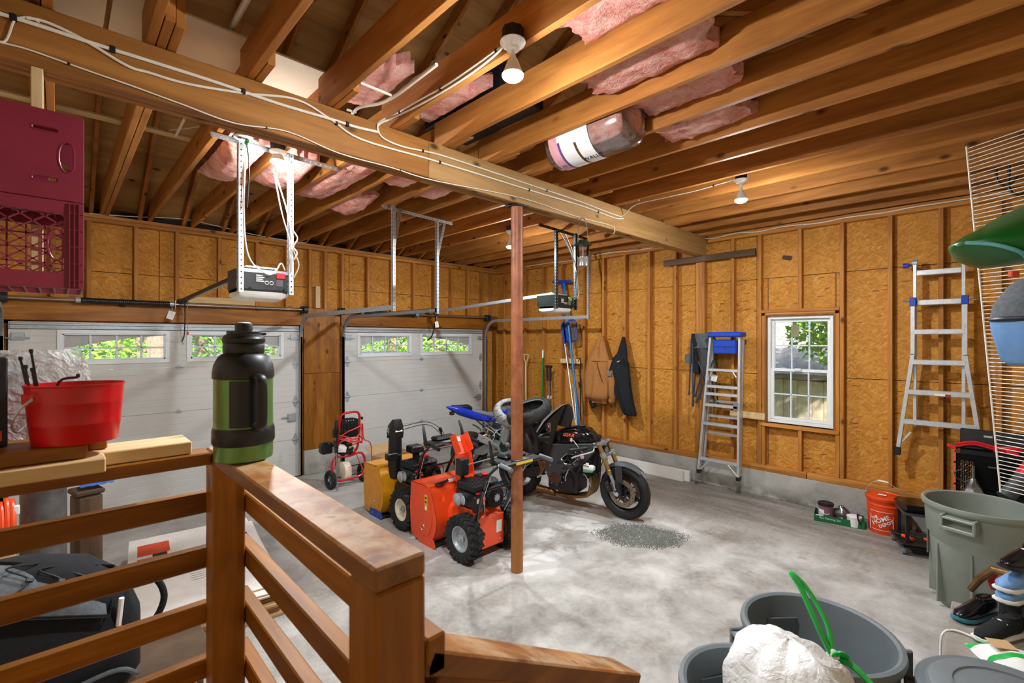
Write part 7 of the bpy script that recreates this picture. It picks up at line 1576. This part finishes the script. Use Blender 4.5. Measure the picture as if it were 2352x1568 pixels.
# ---------------------------------------------------------------- wire shelf hung at the right edge
ws = thing('wire_shelf', 'white ventilated wire shelf panel hanging on black hooks', 'wire shelf', (0, 0, 0)); Tp, Bt = onD(2220, 342, 3.05), onD(2297, 1122, 2.95); dv = Vector((-.537, -.872, 0)).normalized(); wl_ = None
dn = (Bt-Tp).normalized(); nn = dn.cross(dv).normalized()
for i in range(86):
    p = Tp.lerp(Bt, i/85)
    if wl_ is None: o = MB().cyl((0,0,0), dv*1.15, .0027, 6).build('wire', 'wire_white', ws); wl_ = o.data
    else: o = link('wire', wl_, ws)
    o.location = p
for k, off in enumerate((0, .03)): MB().cyl(Tp+nn*off*.6-dn*.01+dv*off*.4, Bt+nn*off*.6+dn*.015+dv*off*.4, .0045, 8).build('edge_rod', 'wire_white', ws)
for s in (.38, .78): MB().cyl(Tp+dv*s+nn*.006, Bt+dv*s+nn*.006, .004, 8).build('cross_rod', 'wire_white', ws)
for s in (.46, .75):
    p = Tp+dv*s; MB().tube(smooth_path([Vector((p.x, p.y, 3.42)), p+Vector((0, 0, .06)), p+Vector((.01, 0, -.03)), p+Vector((.03, .01, -.05)), p+Vector((.05, .02, -.02))], 4), .009, 8).build('hook', 'black_plastic', ws)
for k, (u, v, L) in enumerate(((2290, 400, .16), (2318, 420, .18))):
    p = onX(u, v, 5.6); tag(MB().tube(smooth_path([Vector((p.x, p.y, ZJ)), p+Vector((0,0,.1)), p+Vector((0, .0, -.05)), p+Vector((0, -.06, -.11)), p+Vector((0, -.12, -.05))], 5), .010, 8).build('ceiling_hook', 'black_plastic'), ('black steel utility hook behind the wire shelf, one with the wide curl', 'black steel utility hook behind the wire shelf, one closer to the green tub')[k], 'hook', 'utility hooks on the ceiling')
# green tub and blue shell hung in front of it
fw = Vector((_F[0], _F[1], 0)); rt = Vector((_Rt[0], _Rt[1], 0))
gt_ = thing('green_tub', 'glossy green plastic tub hanging at the right edge', 'tub', (0,0,0)); P0 = onD(2205, 560, 2.4); g0 = Matrix((rt, fw, Vector((0,0,1)))).transposed().to_4x4(); g0.translation = P0
gs = MB().at(g0); sect(gs, [(0, 0, 0, .03, .010, .9), (.05, 0, -.004, .12, .035, .9), (.14, 0, -.008, .20, .088, .85), (.2, 0, -.005, .22, .11, .8), (.33, 0, .04, .25, .14, .75), (.7, 0, .14, .27, .21, .7)], 22); gs.build('shell', 'green_dark', gt_, smooth=50)
MB().at(g0).tube(smooth_path([(0, -.03, .0), (.05, -.115, -.025), (.12, -.17, -.07), (.2, -.15, -.105), (.33, -.16, -.085), (.7, -.16, -.045)], 5), .010, 8).build('rim', 'green_rim_highlight', gt_); MB().at(g0).tube([(.6, 0, .15), (.6, 0, 3.42-P0.z)], .01, 6).build('hanging_strap', 'black_plastic', gt_)  # rim colour includes the bluish highlight along the tub's lower edge
bs = thing('plastic_shell', 'grey and light blue plastic shell with black buckle at the edge', 'plastic shell', (0,0,0)); P1 = onD(2304, 735, 2.2); g1 = g0.copy(); g1.translation = P1; mzx = Matrix(((0,1,0,0),(0,0,1,0),(1,0,0,0),(0,0,0,1)))
b_ = MB().at(g1); sect(b_, [(0, .14, 0, .135, .13, .7), (.08, .15, 0, .13, .12, .7), (.17, .18, 0, .10, .09, .7), (.215, .20, 0, .05, .05, .8)], 20, mzx); b_.build('upper_shell', 'grey_fabric', bs, smooth=50)
b_ = MB().at(g1); sect(b_, [(-.215, .19, 0, .10, .10, .7), (-.19, .18, 0, .125, .12, .7), (-.05, .15, 0, .135, .13, .7), (.0, .14, 0, .132, .128, .7)], 20, mzx); b_.build('lower_shell', 'light_blue', bs, smooth=50)
MB().at(g1).torus(.138, .012, 28, 8, trans(.14, 0, .005)).build('band', 'black_plastic', bs); MB().at(g1).box((.0, -.14, -.03), (.05, -.115, .04), .006).build('buckle', 'black_gloss', bs, smooth=0); MB().at(g1).box((.02, -.02, .20), (.06, .0, .23), .004, trans(0, 0, 0)).build('orange_tab', 'orange_print', bs, smooth=0); MB().at(g1).tube([(.26, 0, .18), (.40, 0, 3.42-P1.z)], .008, 6).build('hanging_strap', 'black_plastic', bs)
# black cabinet with clutter
cb = thing('tool_cabinet', 'black metal tool cabinet against the window wall', 'cabinet', (0,0,0)); MB().box((5.96, -.78, .04), (6.42, .29, .955), .006).build('body', 'black_gloss', cb, smooth=0)
for k in range(3): d_ = MB().box((5.945, -.75, .08+.29*k), (5.96, .26, .35+.29*k), .004).build('drawer', 'black_gloss', cb, smooth=0); MB().tube([(5.935, -.55, .29+.29*k), (5.915, -.55, .29+.29*k), (5.915, .06, .29+.29*k), (5.935, .06, .29+.29*k)], .009, 8).build('handle', 'dark_grey', d_)
for k in range(5): MB().box((5.944, .275, .48+.1*k), (5.958, .292, .56+.1*k), .001).build('tape_strip', 'orange_print', cb, smooth=0)
for (x, y) in ((6.0, -.74), (6.38, -.74), (6.0, .25), (6.38, .25)): MB().box((x-.02, y-.02, 0), (x+.02, y+.02, .04), .004).build('foot', 'black_plastic', cb, smooth=0)
ct = thing('tool_case', 'black flat tool case standing open on the cabinet', 'case', (6.25, .02, .957), 0); MB().box((0, -.28, 0), (.06, .24, .19), .008, rot('Y', 8)).build('case_shell', 'black_plastic', ct, smooth=0); MB().box((-.008, .02, .12), (.0, .08, .14), .002, rot('Y', 8)).build('latch', 'galv', ct, smooth=0)
jc = thing('jumper_cables', 'red and black jumper cables heaped on the cabinet edge', 'jumper cables', (6.04, .08, .957), 0)
for k, (c, z) in enumerate((('red_knob', .03), ('black_plastic', .02), ('red_knob', .05))): MB().tube(smooth_path([(-.03, .20, .02+z), (.0, .08, .05+z), (.03, -.06, .02+z), (.02, -.18, .03+z), (.06, -.22, z), (.0, -.05, .012+z)], 5), .012, 8).build('cable_run', c, jc)
for y in (.19, -.2): MB().bar((-.02, y, .03), (.0, y+.07, .05), .02, .03, ch=.004).build('clamp', 'red_knob', jc, smooth=0)
for k in range(2): y = -.33-.12*k; o = thing('spray_can_cap', ('red cap standing on the cabinet behind the wire shelf', 'second red cap standing further along the cabinet')[k], 'cap', (6.08+.1*k, y, .957), 0, 'red caps on the cabinet'); MB().lathe([(.033, 0), (.034, .045), (.028, .055), (.0, .057)], 18).build('cap_shell', 'red_knob', o)
ch_ = thing('tire_chain', 'rusty steel chain hung over the cabinet handle', 'chain', (5.90, .20, .86), 0)
for q in range(3):
    for k in range(12): MB().torus(.013, .0042, 12, 6, trans(-.012+.006*q, .03*q-.03, .03-.026*k) @ rot('Z', 45+90*(k % 2)) @ rot('X', 90)).build('link', 'bronze', ch_)
pb_ = thing('plastic_carrier', 'crumpled translucent carrier bag tied to the cabinet handle', 'bag', (5.88, .16, .52), 0); MB().grid(lambda u, v: (lambda a: ((.055*(1-v)+.02)*math.cos(a)*(1+.3*mnoise.noise(Vector((a*2, v*4, 1)))) , (.09*(1-v)+.02)*math.sin(a)*(1+.3*mnoise.noise(Vector((a*2, v*4, 6)))), .24*v))(2*PI*u), 22, 12).build('film', 'bag_cloudy', pb_, smooth=75); MB().tube(smooth_path([(0, .02, .24), (-.01, .09, .30), (-.01, .12, .24), (0, .06, .20), (0, .0, .24)], 5), .010, 8, flat=(1, .3)).build('loop', 'bag_cloudy', pb_)
MB().tube([(0, 0, .23), (.01, .0, .35)], .012, 8).build('neck', 'bag_cloudy', pb_)
fl = thing('work_light', 'black and red cylindrical work light leaning on the cabinet', 'work light', tuple(onD(2312, 1140, 3.75)), 0); fw0, fw = fw, Vector((0, 0, 0)); rt0, rt = rt, rt*1.9; MB().cyl((0, 0, 0), fw*.5+rt*.16+Vector((0,0,.34)), .055, 20).cyl(-(fw*.5+rt*.16+Vector((0,0,.34)))*.03, (0,0,0), .06, 20).build('barrel', 'dark_grey', fl); MB().cyl((fw*.5+rt*.16+Vector((0,0,.34)))*.45, (fw*.5+rt*.16+Vector((0,0,.34)))*1.02, .062, 20).build('red_sleeve', 'red_knob', fl); fw, rt = fw0, rt0
so = thing('rolling_stool', 'black rolling mechanic stool with padded seat behind the trash can', 'stool', (5.90, .50, 0), 20); MB().box((-.17, -.19, .38), (.17, .19, .45), .03).build('seat', 'black_gloss', so, smooth=30); MB().box((-.16, -.18, .355), (.16, .18, .38), .004).build('seat_pan', 'dark_grey', so, smooth=0)
for x in (-.13, .13):
    for y in (-.15, .15): MB().box((x-.014, y-.014, .075), (x+.014, y+.014, .356), .002).build('leg', 'black_plastic', so, smooth=0); MB().lathe([(.03, -.012), (.03, .012)], 16, trans(x*1.3, y*1.25, .03) @ AX_Y).build('caster', 'grey_plastic', so); MB().cyl((x*1.25, y*1.2, .03), (x, y, .08), .008, 6).build('caster_stem', 'steel', so)
MB().box((-.19, -.21, .075), (.19, .21, .10), .006).build('tray', 'black_plastic', so, smooth=0); MB().tube([(-.21, -.2, .085), (-.21, .2, .085)], .016, 8).build('tray_rail', 'black_gloss', so)
for k in range(2): tl_ = thing('hand_tool', ('orange handled tool lying in the stool tray', 'second orange handled tool at the tray edge')[k], 'tool', (5.80+.06*k, .60-.16*k, .102), 60+20*k, 'tools in the stool tray'); MB().tube([(-.05, 0, .02), (.05, 0, .02)], .016, 8).build('handle', 'orange', tl_); MB().tube([(.05, 0, .02), (.14, 0, .02)], .009, 8).build('shaft', 'black_plastic', tl_)
# ---------------------------------------------------------------- beyond the left railing
be = thing('console_bench', 'dark brown wooden bench with spindle front beyond the railing', 'bench', (0,0,0)); MB().box((-.85, 2.66, .42), (.56, 3.03, .45), .004).build('top', 'counter_wood', be, smooth=0); MB().box((-.83, 2.69, .36), (.54, 2.71, .42), .003).build('apron', 'dark_wood_x', be, smooth=0)
for i in range(12): MB().cyl((-.80+.118*i, 2.70, 0.0 if i % 4 == 0 else .06), (-.80+.118*i, 2.70, .37), .014, 8).build('spindle', 'dark_wood_z', be)
MB().box((-.83, 2.69, .05), (.54, 2.715, .075), .003).build('lower_rail', 'dark_wood_x', be, smooth=0)
for x in (-.8, .5): MB().box((x-.02, 2.98, 0), (x+.02, 3.02, .42), .003).build('leg', 'dark_wood_z', be, smooth=0)
bp = thing('black_backpack', 'big black backpack with grey bungee pocket on the bench', 'backpack', (-.14, 2.84, .452), 0)
pk = MB(); sect(pk, [(0, 0, 0, .38, .14, .55), (.06, 0, 0, .42, .185, .5), (.30, .0, .0, .42, .19, .5), (.45, -.02, -.0, .39, .17, .55), (.56, -.05, .01, .30, .13, .6), (.62, -.08, .02, .16, .07, .7)], 26, Matrix(((0,1,0,0),(0,0,1,0),(1,0,0,0),(0,0,0,1)))); pk.build('main_body', 'black_cloth', bp, smooth=60)
pm = trans(.10, -.10, .52) @ rot('Y', 20) @ rot('X', 38)
MB().at(pm).grid(lambda u, v: (-.25+.48*u*(1-.12*v), -.12+.22*v, .035*math.sin(PI*u)**.6*math.sin(PI*v)**.6), 16, 10, .006).build('top_pocket', 'grey_fabric', bp, smooth=60)
MB().at(pm).tube([(-.26, -.125, 0), (.24, -.125, 0), (.215, .105, 0), (-.25, .105, 0)], .008, 8, closed=True).build('zip_seam', 'black_gloss', bp)
for k in range(3): MB().at(pm).tube(smooth_path([(-.12+.1*k, -.09, .035), (-.06+.1*k, .0, .05), (-.14+.1*k, .05, .045), (-.05+.1*k, .09, .03)], 5), .004, 6).cbox((-.06+.1*k, .0, .052), (.025, .018, .010), .003).build('bungee_cord', 'black_plastic', bp)
MB().tube(smooth_path([(.36, -.08, .47), (.46, -.10, .44), (.50, -.11, .34), (.46, -.10, .24), (.38, -.08, .24)], 5), .014, 8).build('carry_handle', 'black_cloth', bp); MB().tube([(.33, -.17, .30), (.34, -.18, .42)], .010, 8).build('zip_pull', 'white', bp); MB().tube([(.335, -.18, .24), (.335, -.18, .30)], .007, 8).build('red_pull', 'red_knob', bp); MB().tube(smooth_path([(.40, -.15, .05), (.30, -.19, .12), (.0, -.20, .09), (-.35, -.19, .12)], 5), .010, 8).build('piping', 'grey_fabric', bp)
rgc = random.Random(9)
for k in range(12):
    a = rgc.uniform(-4, 4); x0, y0 = .85+rgc.uniform(-.03, .03), 4.50+rgc.uniform(-.05, .05)
    o = thing('flattened_carton', ('top white flattened carton with orange and blue printing' if k == 11 else 'brown flattened carton in the stack on the floor'), 'carton', (x0, y0, .002+.0165*k), -7+a*.5, 'flattened cartons stacked on the floor')
    MB().box((-.46, -.80, 0), (.46, .80, .007), .001).build('lower_sheet', 'cardboard', o, smooth=0); MB().box((-.46, -.80, .0085), (.46, .80, .0155), .001).build('upper_sheet', 'card_white' if k > 8 else 'cardboard', o, smooth=0)
    if k == 11:
        tz = .0160
        for lo, hi, m_ in (((-.40, .10), (-.20, .30), 'orange_print'), ((-.40, .36), (-.18, .62), 'orange_print'), ((-.28, -.16), (-.16, .06), 'blue_print'), ((.16, .16), (.40, .40), 'blue_print'), ((-.19, -.10), (.18, -.095), 'black_print'), ((-.30, .30), (-.20, .36), 'black_print')): MB().box((lo[0], lo[1], tz-.0005), (hi[0], hi[1], tz)).build('print_patch', m_, o, smooth=0)
        text_mesh('SMALL', .07, 'blue_print', o, trans(-.30, .20, tz+.0003) @ rot('Z', 180), 'lettering', .0002, .001)
        for q in range(5): MB().box((-.08, .02+.05*q, tz-.0005), (.10-.01*(q % 3), .027+.05*q, tz)).box((-.08, -.36+.04*q, tz-.0005), (.08-.01*(q % 3), -.354+.04*q, tz)).build('text_line', 'grey_print', o, smooth=0)
dr = thing('metal_drum', 'dull grey metal drum standing beyond the railing', 'drum', (-.07, 4.56, 0), 0); MB().lathe([(.115, 0), (.117, .01), (.117, .45), (.121, .455), (.121, .465), (.117, .47), (.117, .99), (.121, 1.0), (.115, 1.005), (.0, 1.0)], 32).build('shell', 'dark_steel2', dr)
wb_ = thing('wooden_stump', 'dark weathered wooden block behind the drum', 'block', (.16, 4.95, 0), 12); MB().box((-.08, -.09, 0), (.08, .09, .80), .02).build('block', 'dark_wood_z', wb_, smooth=0); MB().box((-.09, -.10, .80), (.09, .10, .84), .01).build('cap_board', 'dark_wood_x', wb_, smooth=0)
rg_ = thing('blue_rag', 'crumpled blue rag on the wooden block', 'rag', (.20, 4.95, .845), 0); MB().grid(lambda u, v: (-.08+.2*u, -.08+.16*v, .02+.025*mnoise.noise(Vector((u*4, v*4, 1)))+.01), 14, 10, .004).build('cloth', 'blue_rag', rg_, smooth=70)
cx_ = thing('brown_carton', 'brown carton under the orange cord bundle', 'carton', (-.31, 4.42, 0), 5); MB().box((-.13, -.13, 0), (.11, .13, .66), .004).build('carton_body', 'cardboard', cx_, smooth=0)
oc = thing('orange_cord_bundle', 'bundle of thick orange extension cord behind the railing', 'cord', (-.29, 4.42, .662), 0)
for k in range(8): x = -.09+.024*k; MB().tube(smooth_path([(x, -.06, .015), (x+.01, -.10, .16), (x, -.02, .315-.01*(k % 3)), (x-.01, .08, .16), (x, .05, .015)], 5), .014, 8).build('strand', 'orange', oc)
MB().tube([(-.10, -.09, .16), (.10, -.09, .17)], .012, 8).build('tie', 'orange', oc); MB().box((.085, -.08, .22), (.115, -.05, .28), .006).build('plug', 'white', oc, smooth=0); MB().tube([(.07, -.05, .27), (.09, -.06, .26)], .008, 6).build('plug_lead', 'orange', oc)
tc = thing('tan_carton', 'open tan carton on the floor behind the yellow snow blower', 'carton', (3.62, 6.25, 0), 14); cbx = MB(); 
for lo, hi in (((-.28, -.2, 0), (.28, .2, .004)), ((-.28, -.2, 0), (-.276, .2, .3)), ((.276, -.2, 0), (.28, .2, .3)), ((-.28, -.2, 0), (.28, -.196, .3)), ((-.28, .196, 0), (.28, .2, .3))): cbx.box(lo, hi)
cbx.build('walls', 'cardboard', tc, smooth=0)
for s in (-1, 1): MB().box((-.28, 0, -.002), (.28, .18, .002), 0, trans(0, s*.2, .3) @ rot('Z', 0 if s > 0 else 180) @ rot('X', 35)).build('flap', 'cardboard', tc, smooth=0)
MB().box((-.1, -.2012, .06), (.12, -.2, .24)).build('label', 'white_paper', tc, smooth=0)
tp = thing('blue_tarp', 'blue tarp crumpled on the floor between the snow blowers and bikes', 'tarp', (3.95, 4.95, 0), 20); MB().grid(lambda u, v: (-.32+.64*u, -.4+.8*v, .03+.028*mnoise.noise(Vector((u*4, v*4, 1)))), 18, 18, .003).build('sheet', 'light_blue', tp, smooth=60)
